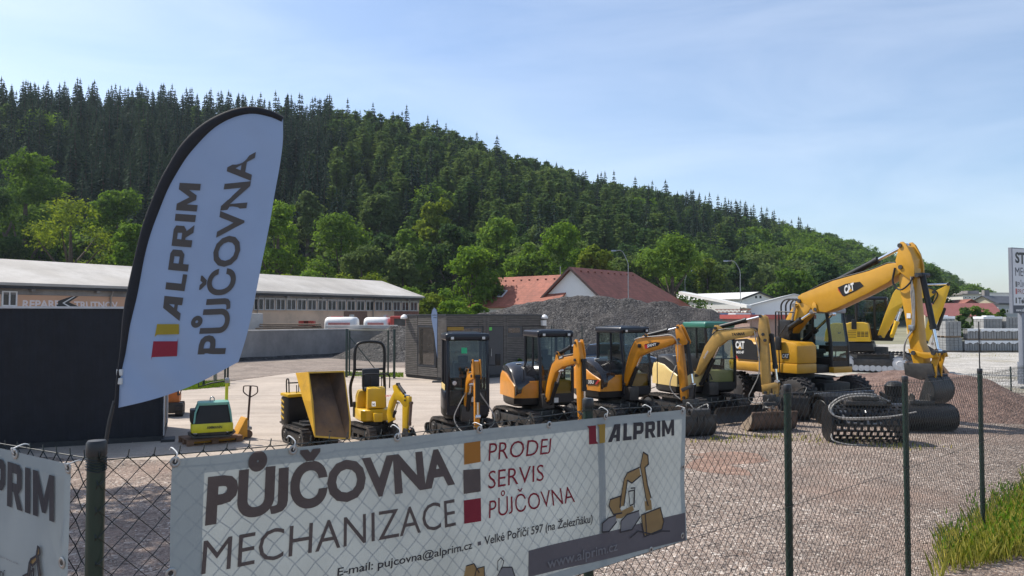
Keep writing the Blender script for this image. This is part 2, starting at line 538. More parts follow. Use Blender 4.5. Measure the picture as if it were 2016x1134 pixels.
# ------------------------------------------------------------------ trees
M_bark = mat('bark', (0.085, 0.065, 0.05), 0.95, var=0.35, scale=3, bump=0.5)
M_spruce = leafmat('spruce_needles', (0.016, 0.036, 0.028), (0.060, 0.094, 0.052), trans=0.28, rnd=0.6)
M_larch = leafmat('larch_needles', (0.048, 0.098, 0.038), (0.150, 0.215, 0.065), trans=0.42, rnd=0.65)
M_leafA = leafmat('leaves_green', (0.055, 0.115, 0.018), (0.15, 0.245, 0.045), trans=0.45, rnd=0.45)
M_leafB = leafmat('leaves_yellow_green', (0.095, 0.15, 0.018), (0.19, 0.25, 0.04), trans=0.46, rnd=0.25)
M_leafC = leafmat('leaves_dark', (0.028, 0.066, 0.022), (0.092, 0.155, 0.042), trans=0.4, rnd=0.35)
M_leafD = leafmat('leaves_grey_green', (0.075, 0.12, 0.036), (0.14, 0.195, 0.066), trans=0.42, rnd=0.35)
M_leafE = leafmat('leaves_bright_green', (0.072, 0.15, 0.02), (0.16, 0.26, 0.042), trans=0.48, rnd=0.3)


def conifer(seed, h=20.0, rad=3.0, whorls=24, power=0.8, droop=0.35, fill=3, base=0.10, size=0.8):
    """trunk (slot 1) and needle sprays on drooping branches (slot 0)"""
    r = random.Random(seed); mb = MB()
    mb.m = 1; mb.tube([(0, 0, -1), (0, 0, h * 0.5), (0, 0, h * 0.97)], [h * 0.012, h * 0.008, 0.02], 5)
    mb.m = 0
    for i in range(whorls):
        q = base + (1 - base) * (i + r.uniform(-0.3, 0.3)) / whorls
        q = min(max(q, 0.03), 0.985)
        z = q * h
        Rr = rad * (1 - q) ** power * r.uniform(0.8, 1.12) + 0.12
        nb = max(4, int(9 * (0.45 + 0.55 * Rr / rad)))
        a0 = r.uniform(0, 6.28)
        for k in range(nb):
            a = a0 + 6.283 * k / nb + r.uniform(-0.25, 0.25)
            ln = Rr * r.uniform(0.72, 1.15); dx, dy = math.cos(a), math.sin(a)
            for j in range(fill):
                f0 = j / fill * 0.95; f1 = min(1.0, f0 + 1.35 / fill)
                w = size * (0.55 + 0.5 * (1 - f1)) * r.uniform(0.6, 1.1) * (0.35 + 0.65 * min(1, Rr / rad * 1.6))
                def P(f, s, dz=0):
                    return (dx * ln * f - dy * s, dy * ln * f + dx * s, z - droop * ln * f * f + 0.12 * ln * f + dz)
                tip = r.uniform(-0.25, 0.1) * size
                mb.add([P(f0, -w * 0.5, r.uniform(-.15, .1)), P(f0 + 0.02, w * 0.5, r.uniform(-.15, .1)), P(f1, w * 0.28, tip), P(f1 + 0.06, -w * 0.2, tip - 0.1)], [(0, 1, 2, 3)])
                if r.random() < 0.6:
                    fm = (f0 + f1) / 2
                    mb.add([P(f0, 0), P(f1, 0, tip), P(f1, 0, tip - w * 0.8), P(fm, 0, -w * r.uniform(0.6, 1.0))], [(0, 1, 2, 3)])
    mb.add([(-.18, 0, h * .93), (.18, 0, h * .93), (0, 0, h * 1.015)], [(0, 1, 2)])
    mb.add([(0, -.18, h * .93), (0, .18, h * .93), (0, 0, h * 1.015)], [(0, 1, 2)])
    return mb


def crown(seed, h=11.0, rad=5.0, lobes=15, leaves=250, leaf=0.42, z0=0.22, openness=0.2, spread=1.0):
    """leaf clumps spread over many lobes of an uneven crown"""
    r = random.Random(seed); mb = MB(); cs = []
    for i in range(lobes):
        q = r.random() ** 0.8
        z = h * (z0 + (0.97 - z0) * q)
        env = math.sin(math.pi * min(1, max(0.05, (z / h - z0 + 0.13) / (1.12 - z0)))) ** 0.65
        a = r.uniform(0, 6.283) if i else 0; d = rad * env * r.uniform(0.35, 0.85) * spread
        lr = rad * r.uniform(0.26, 0.44)
        if z + lr > h: z = h - lr * 0.9
        cs.append((V((math.cos(a) * d, math.sin(a) * d, z)), lr, r.uniform(0.65, 0.95)))
    for c, lr, fl in cs:
        n = int(leaves * (lr / rad / 0.35) ** 2)
        # every lobe is split in twig clumps that leave gaps between them
        tw = [V((r.gauss(0, 1), r.gauss(0, 1), r.gauss(0, 1) + 0.25)).normalized() for _ in range(max(6, n // 12))]
        for d in tw:
            cc = c + V((d.x * lr, d.y * lr, d.z * lr * fl)) * r.uniform(0.72, 1.06)
            for _ in range(12):
                o = V((r.gauss(0, 1), r.gauss(0, 1), r.gauss(0, 0.7))) * lr * 0.17
                p = cc + o
                nn = (d + V((r.gauss(0, .6), r.gauss(0, .6), r.gauss(0, .6) + .35))).normalized()
                u = nn.orthogonal().normalized(); ang = r.uniform(0, 6.28)
                u = Matrix.Rotation(ang, 3, nn) @ u; w_ = nn.cross(u)
                s = leaf * r.uniform(0.55, 1.25)
                mb.add([p - u * s * .5, p - w_ * s * .32, p + u * s * .5, p + w_ * s * .32], [(0, 1, 2, 3)])
    return mb


def trunk(seed, h=11.0, rad=5.0):
    r = random.Random(seed + 99); mb = MB()
    b = h * 0.024
    mb.tube([(0, 0, -0.8), (0.1, 0, h * 0.2), (-0.1, 0.1, h * 0.5), (0, 0, h * 0.8)], [b * 1.3, b, b * 0.7, b * 0.25], 8)
    for k in range(6):
        a = k * 1.05 + r.uniform(-.3, .3); z = h * r.uniform(0.2, 0.5)
        mb.tube([(0, 0, z), (math.cos(a) * rad * .3, math.sin(a) * rad * .3, z + h * .13), (math.cos(a) * rad * .62, math.sin(a) * rad * .62, z + h * .28)], [b * .5, b * .32, b * .12], 6)
    return mb


def mesh_of(mb, name, mats):
    o = mb.build(name, mats, smooth=0, norm=False); me = o.data; bpy.data.objects.remove(o); return me


SPR = [mesh_of(conifer(10 + i, 20, 3.1 + 0.3 * i, 24 + i, 0.72, 0.42, size=1.0), 'spruce_tree', [M_spruce, M_bark]) for i in range(4)]
LAR = [mesh_of(conifer(40 + i, 16.5, 3.3 + 0.3 * i, 22, 0.36, 0.05, size=1.35, base=0.22), 'larch_tree', [M_larch, M_bark]) for i in range(3)]
BRD = []
for i, mm in enumerate([M_leafA, M_leafC, M_leafA, M_leafE, M_leafD]):
    mb = crown(70 + i, 11, 4.6 + 0.2 * (i % 3), 14, 210, 0.55)
    n0 = len(mb.f)
    mb.m = 1; tk = trunk(70 + i, 11, 4.6); mb.add(tk.v, tk.f)
    BRD.append(mesh_of(mb, 'broadleaf_tree', [mm, M_bark]))

rnd = random.Random(5)
con_pts, brd_pts = [], []
y = 100.0
while y < 640:
    step = 3.7 if y < 340 else 8.0
    u = -0.78
    while u < 0.74:
        yj = y + rnd.uniform(-0.45, 0.45) * step; x = u * y + rnd.uniform(-0.45, 0.45) * step
        u += step / y
        px = CX + F * x / yj
        y0, C = lerpt(BAS, px), lerpt(CRE, px)
        if yj < y0 - 2 or yj > C + 14:
            continue
        z = hill(x, yj)
        if C > 200 and lerpt(SKY, px) > 600:
            continue
        q, qy = proj(V((x, yj, z + 13)))
        wood = qy > lerpt(WOOD, px) + rnd.uniform(-22, 22)
        if wood or rnd.random() < (0.06 if px > 720 else 0.015) or (px > 1600 and rnd.random() < 0.85):
            if rnd.random() < 0.52:
                brd_pts.append((x, yj, z, px, qy))
        else:
            if px > 1330 and rnd.random() < 0.25: continue
            con_pts.append((x, yj, z, px, qy))
    y += step * 0.92


def scatter(pts, protos, pick, name, label, cat, group, stuffname, smin, smax, maxn=290):
    pts = sorted(pts, key=lambda p: p[1])
    first = {}
    rest = []
    for i, p in enumerate(pts):
        k = pick(p); s = rnd.uniform(smin, smax); rz = rnd.uniform(0, 6.28)
        s *= 1.0 if p[1] < 330 else 1.1
        if i < maxn:
            o = link(name if not isinstance(name, list) else name[k], protos[k], None, (p[0], p[1], p[2]))
            o.scale = (s * rnd.uniform(.88, 1.15), s * rnd.uniform(.88, 1.15), s); o.rotation_euler = (rnd.uniform(-.03, .03), rnd.uniform(-.03, .03), rz)
            tag(o, label[k] if isinstance(label, list) else label, cat, group[k] if isinstance(group, list) else group)
            first.setdefault(k, o)
        else:
            rest.append((p, k, s, rz))
    # the far-off remainder of the wood: one mass
    me = bpy.data.meshes.new(stuffname); me.from_pydata([(p[0], p[1], p[2]) for p, *_ in rest], [], [])
    for nm, typ, vals in (('sort', 'INT', [k for _, k, _, _ in rest]), ('size', 'FLOAT', [s for _, _, s, _ in rest]), ('turn', 'FLOAT', [a for *_, a in rest])):
        a = me.attributes.new(nm, typ, 'POINT'); a.data.foreach_set('value', vals)
    o = link(stuffname, me); tag(o, kind='stuff')
    ng = bpy.data.node_groups.new(stuffname, 'GeometryNodeTree')
    ng.interface.new_socket('Geometry', in_out='INPUT', socket_type='NodeSocketGeometry'); ng.interface.new_socket('Geometry', in_out='OUTPUT', socket_type='NodeSocketGeometry')
    gi = ng.nodes.new('NodeGroupInput'); go = ng.nodes.new('NodeGroupOutput'); jn = ng.nodes.new('GeometryNodeJoinGeometry')

    def named(nm, typ):
        n = ng.nodes.new('GeometryNodeInputNamedAttribute'); n.data_type = typ; n.inputs['Name'].default_value = nm
        return n.outputs[0]
    ks, sz, tn = named('sort', 'INT'), named('size', 'FLOAT'), named('turn', 'FLOAT')
    cx = ng.nodes.new('ShaderNodeCombineXYZ'); ng.links.new(tn, cx.inputs[2])
    for k, src in first.items():
        oi = ng.nodes.new('GeometryNodeObjectInfo'); oi.inputs[0].default_value = src; oi.inputs['As Instance'].default_value = True
        cp = ng.nodes.new('FunctionNodeCompare'); cp.data_type = 'INT'; cp.operation = 'EQUAL'
        ci = [s for s in cp.inputs if s.enabled and s.type == 'INT']
        ng.links.new(ks, ci[0]); ci[1].default_value = k
        ip = ng.nodes.new('GeometryNodeInstanceOnPoints')
        ng.links.new(gi.outputs[0], ip.inputs['Points']); ng.links.new(cp.outputs[0], ip.inputs['Selection']); ng.links.new(oi.outputs['Geometry'], ip.inputs['Instance'])
        ng.links.new(cx.outputs[0], ip.inputs['Rotation']); ng.links.new(sz, ip.inputs['Scale'])
        ng.links.new(ip.outputs[0], jn.inputs[0])
    ng.links.new(jn.outputs[0], go.inputs[0])
    md = o.modifiers.new('scatter', 'NODES'); md.node_group = ng
    print(stuffname, len(pts), 'rest', len(rest))


def pickc(p):
    px = p[3]
    lar = 0.05 if px < 650 else (0.88 if px < 1330 else 0.45)
    if p[1] > lerpt(CRE, px) - 8: lar *= 0.75
    return 4 + rnd.randrange(3) if rnd.random() < lar else rnd.randrange(4)


def pickb(p):
    return rnd.choices(range(5), [2.2, 6, 2.2, 0.8, 1.2])[0]


SL = 'dark blue-green spruce in the dense conifer stand covering the hillside'
LL = 'soft lighter green larch among the spruces of the hillside'
scatter(con_pts, SPR + LAR, pickc, ['spruce_tree'] * 4 + ['larch_tree'] * 3, [SL] * 4 + [LL] * 3, 'tree', ['spruces on the hillside'] * 4 + ['larches on the hillside'] * 3, 'conifer_forest', 0.55, 0.95)
BL = 'green broadleaf tree in the wood along the lower slope of the hill'
scatter(brd_pts, BRD, pickb, 'broadleaf_tree', BL, 'tree', 'broadleaf trees on the lower slope', 'broadleaf_wood', 0.85, 1.3, 250)

# trees one can tell apart behind the buildings: (px, top y, crown width px, distance, leaves, flatness, label)
FORE = [
    (140, 392, 195, 100, M_leafB, 'big rounded olive-yellow tree behind the workshop sign wall, left of the flag'),
    (52, 298, 140, 118, M_leafA, 'tall green tree at the left edge whose crown reaches highest against the dark spruces'),
    (-12, 370, 110, 104, M_leafC, 'dark tree cut by the left picture edge behind the workshop roof'),
    (232, 378, 120, 112, M_leafA, 'mid green tree just left of the black sleeve of the tall feather flag'),
    (20, 470, 90, 102, M_leafC, 'low dark tree over the left end of the grey workshop roof'),
    (262, 446, 80, 96, M_leafE, 'light green tree half behind the edge of the feather flag'),
    (548, 398, 105, 100, M_leafE, 'bright green tree with rounded top just right of the feather flag'),
    (606, 380, 58, 128, M_leafD, 'small pale birch standing against the spruces right of the feather flag'),
    (672, 424, 135, 108, M_leafA, 'broad dark-based green tree with bright top above the workshop roof'),
    (744, 372, 62, 132, M_leafD, 'slim pale green birch against dark spruces, above the workshop gable'),
    (712, 488, 105, 100, M_leafD, 'olive grey willow-like tree with fine leaves above the workshop roof'),
    (792, 496, 85, 101, M_leafD, 'second olive grey tree, next to the workshop roof end'),
    (864, 394, 82, 128, M_leafB, 'yellow-green round tree high among the conifers, in the middle of the slope'),
    (806, 452, 78, 112, M_leafA, 'small round green tree below the conifers, left of the yellow-green one'),
    (893, 446, 96, 114, M_leafC, 'dark green tree right below the yellow-green round tree'),
    (978, 428, 112, 110, M_leafA, 'full green tree with domed top above the left red roof wing'),
    (930, 486, 112, 88, M_leafE, 'bright leafy green tree standing directly left of the red roof house'),
    (1040, 480, 92, 100, M_leafA, 'green tree rising right behind the lower red roof wing'),
    (1108, 440, 122, 104, M_leafE, 'light domed tree with layered crown behind the white gable'),
    (1172, 484, 66, 96, M_leafB, 'small golden green tree over the ridge of the red roof house'),
    (1240, 502, 110, 102, M_leafD, 'pale feathery willow behind the tall street lamp'),
    (1322, 462, 135, 101, M_leafA, 'large full green tree behind the right end of the red roof'),
    (1392, 512, 62, 126, M_leafB, 'vivid yellow-green tree between the two right-hand street lamps'),
    (1548, 532, 105, 112, M_leafA, 'rounded green tree over the white hall, left of the big excavator boom'),
    (1622, 520, 100, 120, M_leafC, 'dark green tree behind the big excavator boom'),
    (1465, 510, 60, 130, M_leafC, 'dark narrow tree next to the lamp over the white halls'),
    (1822, 524, 96, 130, M_leafC, 'dark bushy pine-like tree to the right of the big excavator elbow'),
]
for i, (px, ty, wd, D, mm, lab) in enumerate(FORE):
    top = at(px, ty, D); rad = wd * D / F / 2 * 1.05
    h = top.z + 0.5
    hh = min(h, max(rad * 2.6, 7))
    tr = thing('broadleaf_tree', lab, 'tree', (top.x, D, -0.3), hash01(i) * 6)
    z0 = 1 - min(0.93, rad * 3.1 / h)
    crown(200 + i, h, rad, 24, 430, 0.42 if D < 110 else 0.52, z0=z0).build('crown', mm, tr, smooth=0, norm=False)
    trunk(200 + i, h, rad).build('trunk', M_bark, tr)
# leafy tree beyond the left edge; its shade falls on the gravel by the corner post
tr = thing('broadleaf_tree', 'tall leafy tree between the dark container and the road, left of the view', 'tree', (-13.3, 14.6, 0))
crown(450, 14.5, 2.4, 18, 300, 0.24, z0=0.60).build('crown', M_leafA, tr, smooth=0, norm=False); trunk(450, 14.5, 2.0).build('trunk', M_bark, tr)
SHR = [
    (566, 540, 70, 92, M_leafB), (610, 534, 84, 93, M_leafE), (668, 538, 90, 92, M_leafB), (735, 540, 92, 93, M_leafB), (800, 560, 84, 92, M_leafE), (850, 578, 74, 86, M_leafB), (896, 590, 84, 72, M_leafE), (940, 598, 50, 71, M_leafE)]
SHL = ['yellow-green shrub at the flag end of the hedge behind the workshop', 'fresh green shrub second from the feather flag in the hedge', 'yellow-green shrub peeping over the middle of the workshop roof', 'broad yellow-green shrub over the sloping end of the workshop roof', 'fresh green shrub behind the gable end of the workshop', 'yellow-green shrub just right of the workshop eaves', 'fresh green shrub above the slatted office container', 'small green shrub against the left wall of the red roof house']
for i, (px, ty, wd, D, mm) in enumerate(SHR):
    top = at(px, ty, D); rad = wd * D / F / 2 * 1.1; h = top.z
    o = crown(300 + i, h, rad, 16, 260, 0.34, z0=0.08).build('hedge_shrub', mm, None, smooth=0, norm=False, loc=(top.x, D, 0))
    tag(o, SHL[i], 'shrub')


# ------------------------------------------------------------------ grass
def grass(name, pts, seed, hmin, hmax, wid, m):
    r = random.Random(seed); mb = MB()
    for (x, y, z) in pts:
        a = r.uniform(0, 6.28); h = r.uniform(hmin, hmax); l = r.uniform(0.1, 0.55) * h; b = r.uniform(0, 6.28)
        dx, dy = math.cos(a) * wid, math.sin(a) * wid; lx, ly = math.cos(b) * l, math.sin(b) * l
        mb.add([(x - dx, y - dy, z), (x + dx, y + dy, z), (x + lx * .4 + dx * .6, y + ly * .4 + dy * .6, z + h * .6), (x + lx, y + ly, z + h)], [(0, 1, 2, 3)])
    o = mb.build(name, m, smooth=0, norm=False)
    return tag(o, kind='stuff')


M_grassA = leafmat('grass_blades', (0.15, 0.19, 0.025), (0.45, 0.42, 0.11), trans=0.45, rnd=0.0)
M_grassB = leafmat('lawn_blades', (0.085, 0.15, 0.02), (0.15, 0.24, 0.03), trans=0.3, rnd=0.0)
r = random.Random(8); pts = []
# verge along the foot of the fence (camera side), thinning out into the gravel
for _ in range(30000):
    s = 8.2 + 9 * r.random(); wmax = 0.12 + 0.44 * max(0, s - 8.7); wv = (r.random() ** 1.3) * wmax - 0.35 * r.random() * min(1, max(0, s - 8.7))
    x = -1.342 + 0.7053 * s + 0.709 * wv; yq = 2.5 + 0.7091 * s - 0.705 * wv
    cl = noise.noise(V((x * 1.1, yq * 1.1, 2.0))) + 0.5 * noise.noise(V((x * 3.5, yq * 3.5, 5.0)))
    dens = min(1, max(0.03, (s - 8.7) / 2.0)) * (0.55 + 0.8 * cl + 0.25 * (wv > 0.2))
    if r.random() > dens: continue
    pts.append((x, yq, 0.06 * max(0, wv)))
grass('verge_grass', pts, 3, 0.05, 0.32, 0.006, M_grassA)
lp = [p for p in pts if r.random() < 0.03]
grass('verge_weeds', [(p[0] + r.gauss(0, .05), p[1] + r.gauss(0, .05), p[2] + r.uniform(.1, .4)) for p in lp for _ in range(5)], 13, 0.04, 0.10, 0.013, M_leafE)
pts = []
for _ in range(5200):
    a = r.random(); b = r.random()
    p = gnd(352 + 100 * a, 770 - 10 * a - 13 * b + 1 * a)
    pts.append((p.x, p.y, 0.01))
for _ in range(3600):
    a = r.random(); b = r.random()
    p = gnd(674 + 120 * a, 741 + 2.5 * a - 8 * b)
    pts.append((p.x, p.y, 0.01))
grass('lawn_strip', pts, 4, 0.03, 0.10, 0.012, M_grassB)
pts = []
for (px, py, n, sd) in [(1415, 868, 60, 40), (1500, 860, 90, 50), (1640, 866, 90, 46), (1790, 880, 80, 40), (1850, 700, 400, 120), (1700, 872, 40, 40)]:
    for _ in range(n):
        p = gnd(px + r.gauss(0, sd), py + r.gauss(0, 3)); pts.append((p.x, p.y, 0.0))
grass('weeds', pts, 6, 0.03, 0.12, 0.012, M_grassA)

# loose stones lying on the gravel
r = random.Random(21); mb = MB()
for _ in range(5200):
    d = 6 + 12 * r.random() ** 1.5; p = V((r.uniform(-.75, .72) * d, d, 0)); q = r.uniform(.006, .022) * (1.6 if r.random() < .06 else 1)
    a = r.uniform(0, 6.28); c, s_ = math.cos(a), math.sin(a)
    v = [(q, 0, .3), (-q * .8, q * .3, .25), (0, q, .2), (q * .2, -q * .9, .3), (q * .1, 0, .9), (0, 0, -.2)]
    v = [(p.x + c * x - s_ * y_, p.y + s_ * x + c * y_, z * q * 1.1) for x, y_, z in v]
    mb.add(v, [(0, 2, 4), (2, 1, 4), (1, 3, 4), (3, 0, 4), (2, 0, 5), (1, 2, 5), (3, 1, 5), (0, 3, 5)])
tag(mb.build('loose_stones', mat('loose_stone', (0.36, 0.29, 0.24), .9, var=.5, scale=9), smooth=0), kind='stuff')
# thin summer air
mb = MB(); mb.b2(-1450, 1450, -160, 1950, -2.0, 118.0)
m, t = nt('summer_haze'); o = N(t, 'ShaderNodeOutputMaterial'); pv = N(t, 'ShaderNodeVolumePrincipled', i_Density=0.00016, i_Anisotropy=0.2); pv.inputs['Color'].default_value = (0.72, 0.85, 1.0, 1)
L(t, pv.outputs[0], o.inputs['Volume'])
tag(mb.build('haze', m, smooth=0), kind='stuff')
# ------------------------------------------------------------------ chain-link fence
M_green = mat('green_plastic_coating', (0.006, 0.026, 0.018), 0.35, var=0.25, scale=5)
M_wire = mat('coated_wire', (0.008, 0.014, 0.013), 0.4, var=0.2)
M_zinc = mat('zinc', (0.34, 0.35, 0.36), 0.4, 0.9, var=0.15)
M_cap = mat('black_plastic', (0.02, 0.022, 0.025), 0.45, var=0.2)
FP0 = V((-1.342, 2.5, 0)); FD = V((0.7053, 0.7091, 0)).normalized(); FN = V((FD.y, -FD.x, 0))


def ftop(s):
    k = s / 2.5
    return lerpt([(0, 2.487), (1, 2.43), (2, 2.347), (3, 2.264), (4, 2.196), (7, 2.13)], k)


fence = thing('chain_link_fence', 'dark green chain-link fence on round posts running along the gravel yard in front', 'fence', FP0)


def chain(name, p0, d, n, length, topf, seed):
    cell = 0.0425; cols = int(length / cell); mb = MB(); r = random.Random(seed); rw = 0.0022
    for i in range(cols):
        x0 = i * cell; t0 = topf(x0) - 0.055 - 0.018 * math.sin(math.pi * ((x0 / 2.5) % 1)) 
        rows = int((t0 - 0.02) / cell) + 1
        pts = []
        for j in range(rows + 1):
            side = (j + i) % 2
            xx = x0 + (cell if side else 0) + 0.006 * noise.noise(V((x0 * 1.3, j * 0.2, seed)))
            off = 0.010 * noise.noise(V((x0 * 0.8, j * 0.12, seed + 9)))
            z = t0 - j * cell
            sg = 0.0025 if side == (i % 2) else -0.0025
            pts.append(p0 + d * xx + n * (off + sg) + V((0, 0, z)))
        mb.tube(pts, rw, 3, cap=False)
        # twisted knuckle above the top wire
        mb.tube([pts[0], pts[0] + V((0, 0, 0.022)) + d * 0.004], rw, 3, cap=False)
    return mb


mb = chain('wire_mesh', V((0, 0, 0)), FD, FN, 18.0, ftop, 1); mb.build('wire_mesh', M_wire, fence, norm=False)
LD = V((-0.86, 0.51, 0)).normalized(); LN = V((-LD.y, LD.x, 0))
LN = LN if LN.y < 0 else -LN
mb = chain('wire_mesh', V((0, 0, 0)), LD, LN, 4.0, lambda s: 2.487, 2); mb.build('wire_mesh', M_wire, fence, norm=False)
for hh in (0.06, 0.95, 1.75):
    mb = MB(); mb.tube([FD * s + V((0, 0, ftop(s) - hh - (0.02 * math.sin(math.pi * ((s / 2.5) % 1)) if hh < .1 else 0))) + FN * 0.004 for s in [i * 0.25 for i in range(72)]], 0.0022, 5)
    mb.tube([LD * s + V((0, 0, 2.487 - hh)) for s in (0, 1, 2, 3, 4)], 0.0022, 5)
    mb.build('tension_wire', M_wire, fence)
for k, s in enumerate((0, 2.55, 5.06, 7.82, 10.74, 13.6, 16.4)):
    rr = 0.031 if k else 0.030
    tz = ftop(s)
    p = FD * s - FN * (rr + 0.006)
    mb = MB(); mb.cyl((p.x, p.y, -0.2), (p.x, p.y, tz - 0.035), rr * 0.93, 20)
    po = mb.build('post', M_green, fence)
    mb = MB(); mb.lathe([(rr, tz - 0.05), (rr * 1.06, tz - 0.045), (rr * 1.06, tz - 0.008), (rr * 0.9, tz), (0.002, tz + 0.003)], (p.x, p.y, 0), 'Z', 20)
    mb.build('cap', M_cap, po)
    mb = MB()
    for hh in (0.06, 0.95, 1.75):
        mb.lathe([(rr * 0.95, -0.008), (rr * 1.02, -0.008), (rr * 1.02, 0.008), (rr * 0.95, 0.008)], (p.x, p.y, tz - hh), 'Z', 16)
    if k == 0:
        for q in range(5):
            mb.tube([(p.x + rr * 1.03 * math.cos(a), p.y + rr * 1.03 * math.sin(a), tz - 0.06 - q * 0.009 + 0.004 * math.sin(a * 2)) for a in [j * 0.4 for j in range(17)]], 0.002, 5)
    mb.build('wire_band', M_wire, po)
for s in (3.4,):
    p = LD * s; mb = MB(); mb.cyl((p.x, p.y, -0.2), (p.x, p.y, 2.487), 0.028, 20); mb.build('post', M_green, fence)
mb = MB(); k = 4; p = FD * 10.74 - FN * 0.037
mb.cyl((p.x, p.y, 2.19), (p.x, p.y, 2.19 + 0.62), 0.008, 8); mb.build('rod', M_cap, fence)

# ------------------------------------------------------------------ printed banners
M_ban = cloth('banner_mesh_fabric', (0.33, 0.365, 0.365), trans=0.32, var=0.13, scale=2.2)
M_banhem = cloth('banner_hem', (0.27, 0.31, 0.32), trans=0.08, var=0.06, scale=3)
M_ink = cloth('print_dark_grey', (0.135, 0.108, 0.104), trans=0.42, var=0.08)
M_inkB = cloth('print_black', (0.035, 0.033, 0.04), trans=0.1, var=0.08)
M_inkR = cloth('print_red', (0.24, 0.022, 0.04), trans=0.35, var=0.1)
M_inkY = cloth('print_yellow', (0.45, 0.29, 0.06), trans=0.35, var=0.06)
M_inkO = cloth('print_orange', (0.42, 0.18, 0.035), trans=0.35, var=0.06)
M_inkG = cloth('print_light_grey', (0.24, 0.24, 0.26), trans=0.35, var=0.1)
M_inkD = cloth('print_band', (0.13, 0.12, 0.135), trans=0.25, var=0.1)
M_inkT = cloth('print_tan', (0.34, 0.225, 0.10), trans=0.3, var=0.12)
M_steel = mat('bright_steel', (0.62, 0.62, 0.63), 0.22, 1.0, var=0.08)


class Plane:
    """printed sheet: s metres along, z up, gently billowing out along n"""
    def __init__(s, p0, d, n, amp, seed):
        s.p0, s.d, s.n, s.amp, s.seed = p0, d, n, amp, seed

    def sz(s, px, py):
        q = onplane(px, py, s.p0, s.n); return ((q - s.p0).dot(s.d), q.z)

    def w(s, a, z, off=0.0):
        b = s.amp * (noise.noise(V((a * 1.1, z * 1.6, s.seed))) + 0.35 * noise.noise(V((a * 3.7, z * 2.1, s.seed + 5))))
        return V((s.p0.x, s.p0.y, 0)) + s.d * a + s.n * (off + b) + V((0, 0, z))

    def text(s, mb, txt, quad, bold=0.0, off=0.004, space=1.0, ext=None):
        q = [V((*s.sz(*p), 0)) for p in quad]
        put_text(mb, txt, *q, bold=bold, space=space, warp=lambda p: s.w(p.x, p.y, off))

    def poly(s, mb, pts, off=0.004):
        mb.add([s.w(*s.sz(*p), off) for p in pts], [tuple(range(len(pts)))])

    def line(s, mb, pts, wd=0.004, off=0.006):
        q = [V((*s.sz(*p), 0)) for p in pts]
        for a, b in zip(q, q[1:]):
            d = (b - a)
            if d.length < 1e-6: continue
            d.normalize(); nn = V((-d.y, d.x, 0)) * wd / 2
            mb.add([s.w(p.x, p.y, off) for p in (a - nn - d * wd * .3, b - nn + d * wd * .3, b + nn + d * wd * .3, a + nn - d * wd * .3)], [(0, 1, 2, 3)])


def sheetgrid(pl, s0, s1, zt0, zt1, zb0, zb1, nx, ny, lo, hi, flip=1):
    """cloth grid; lo/hi: fraction limits (a0,a1,v0,v1)"""
    mb = MB(); a0, a1 = lo; v0, v1 = hi
    vs = []
    for j in range(ny + 1):
        v = v0 + (v1 - v0) * j / ny
        for i in range(nx + 1):
            a = a0 + (a1 - a0) * i / nx
            s = s0 + (s1 - s0) * a
            zt = zt0 + (zt1 - zt0) * a; zb = zb0 + (zb1 - zb0) * a
            vs.append(pl.w(s, zb + (zt - zb) * v))
    mb.add(vs, [(j * (nx + 1) + i, j * (nx + 1) + i + 1, (j + 1) * (nx + 1) + i + 1, (j + 1) * (nx + 1) + i) for j in range(ny) for i in range(nx)])
    return mb


BP = Plane(FP0 + FN * 0.045, FD, FN, 0.028, 3)
sL, zL = BP.sz(341, 905); sR, zR = BP.sz(1349, 806); _, zRb = BP.sz(1349, 1063)
hgt = zR - zRb; zLb = zL - hgt
ban = thing('advertising_banner', 'wide pale banner reading PŮJČOVNA MECHANIZACE tied to the front fence', 'banner', (0, 0, 0))
hv = 0.055; ha = 0.035
sheetgrid(BP, sL, sR, zL, zR, zLb, zRb, 70, 18, (ha, 1 - ha * .4), (hv, 1 - hv * 1.3)).build('print_sheet', M_ban, ban, smooth=60, norm=False)
hm_ = MB()
for lo, hi, nx, ny in (((0, 1), (1 - hv * 1.3, 1), 70, 2), ((0, 1), (0, hv), 70, 2), ((0, ha), (hv, 1 - hv * 1.3), 3, 18), ((1 - ha * .4, 1), (hv, 1 - hv * 1.3), 2, 18)):
    q = sheetgrid(BP, sL, sR, zL, zR, zLb, zRb, nx, ny, lo, hi); hm_.add(q.v, q.f)
hm_.build('hem', M_banhem, ban, smooth=60, norm=False)


def prt(name, m, fn, pl, parent):
    mb = MB(); fn(mb); return mb.build(name, m, parent, smooth=0, norm=False)


prt('lettering', M_ink, lambda b: (BP.text(b, 'PŮJČOVNA', [(407, 1037), (894, 953), (889, 884), (411, 943)], bold=0.042, space=0.97)), BP, ban)
prt('lettering', M_ink, lambda b: (BP.text(b, 'MECHANIZACE', [(399, 1133), (891.5, 1033), (891.5, 980), (405, 1065)], bold=-0.004)), BP, ban)
prt('lettering', M_inkR, lambda b: (BP.text(b, 'PRODEJ', [(963, 908), (1083.5, 893), (1086, 862), (965, 872)], bold=-0.004)), BP, ban)
prt('lettering', M_inkR, lambda b: (BP.text(b, 'SERVIS', [(961, 962.6), (1071, 946), (1071, 913.5), (963, 927)], bold=-0.004)), BP, ban)
prt('lettering', M_inkR, lambda b: (BP.text(b, 'PŮJČOVNA', [(960, 1020), (1131.5, 988), (1126, 956), (962.4, 985)], bold=-0.004)), BP, ban)
prt('lettering', M_inkB, lambda b: (BP.text(b, 'Velké Poříčí 597 (na Železňáku)', [(950, 1072), (1165, 1027.5), (1166, 1012.5), (950, 1055)], bold=0.012, space=0.98)), BP, ban)
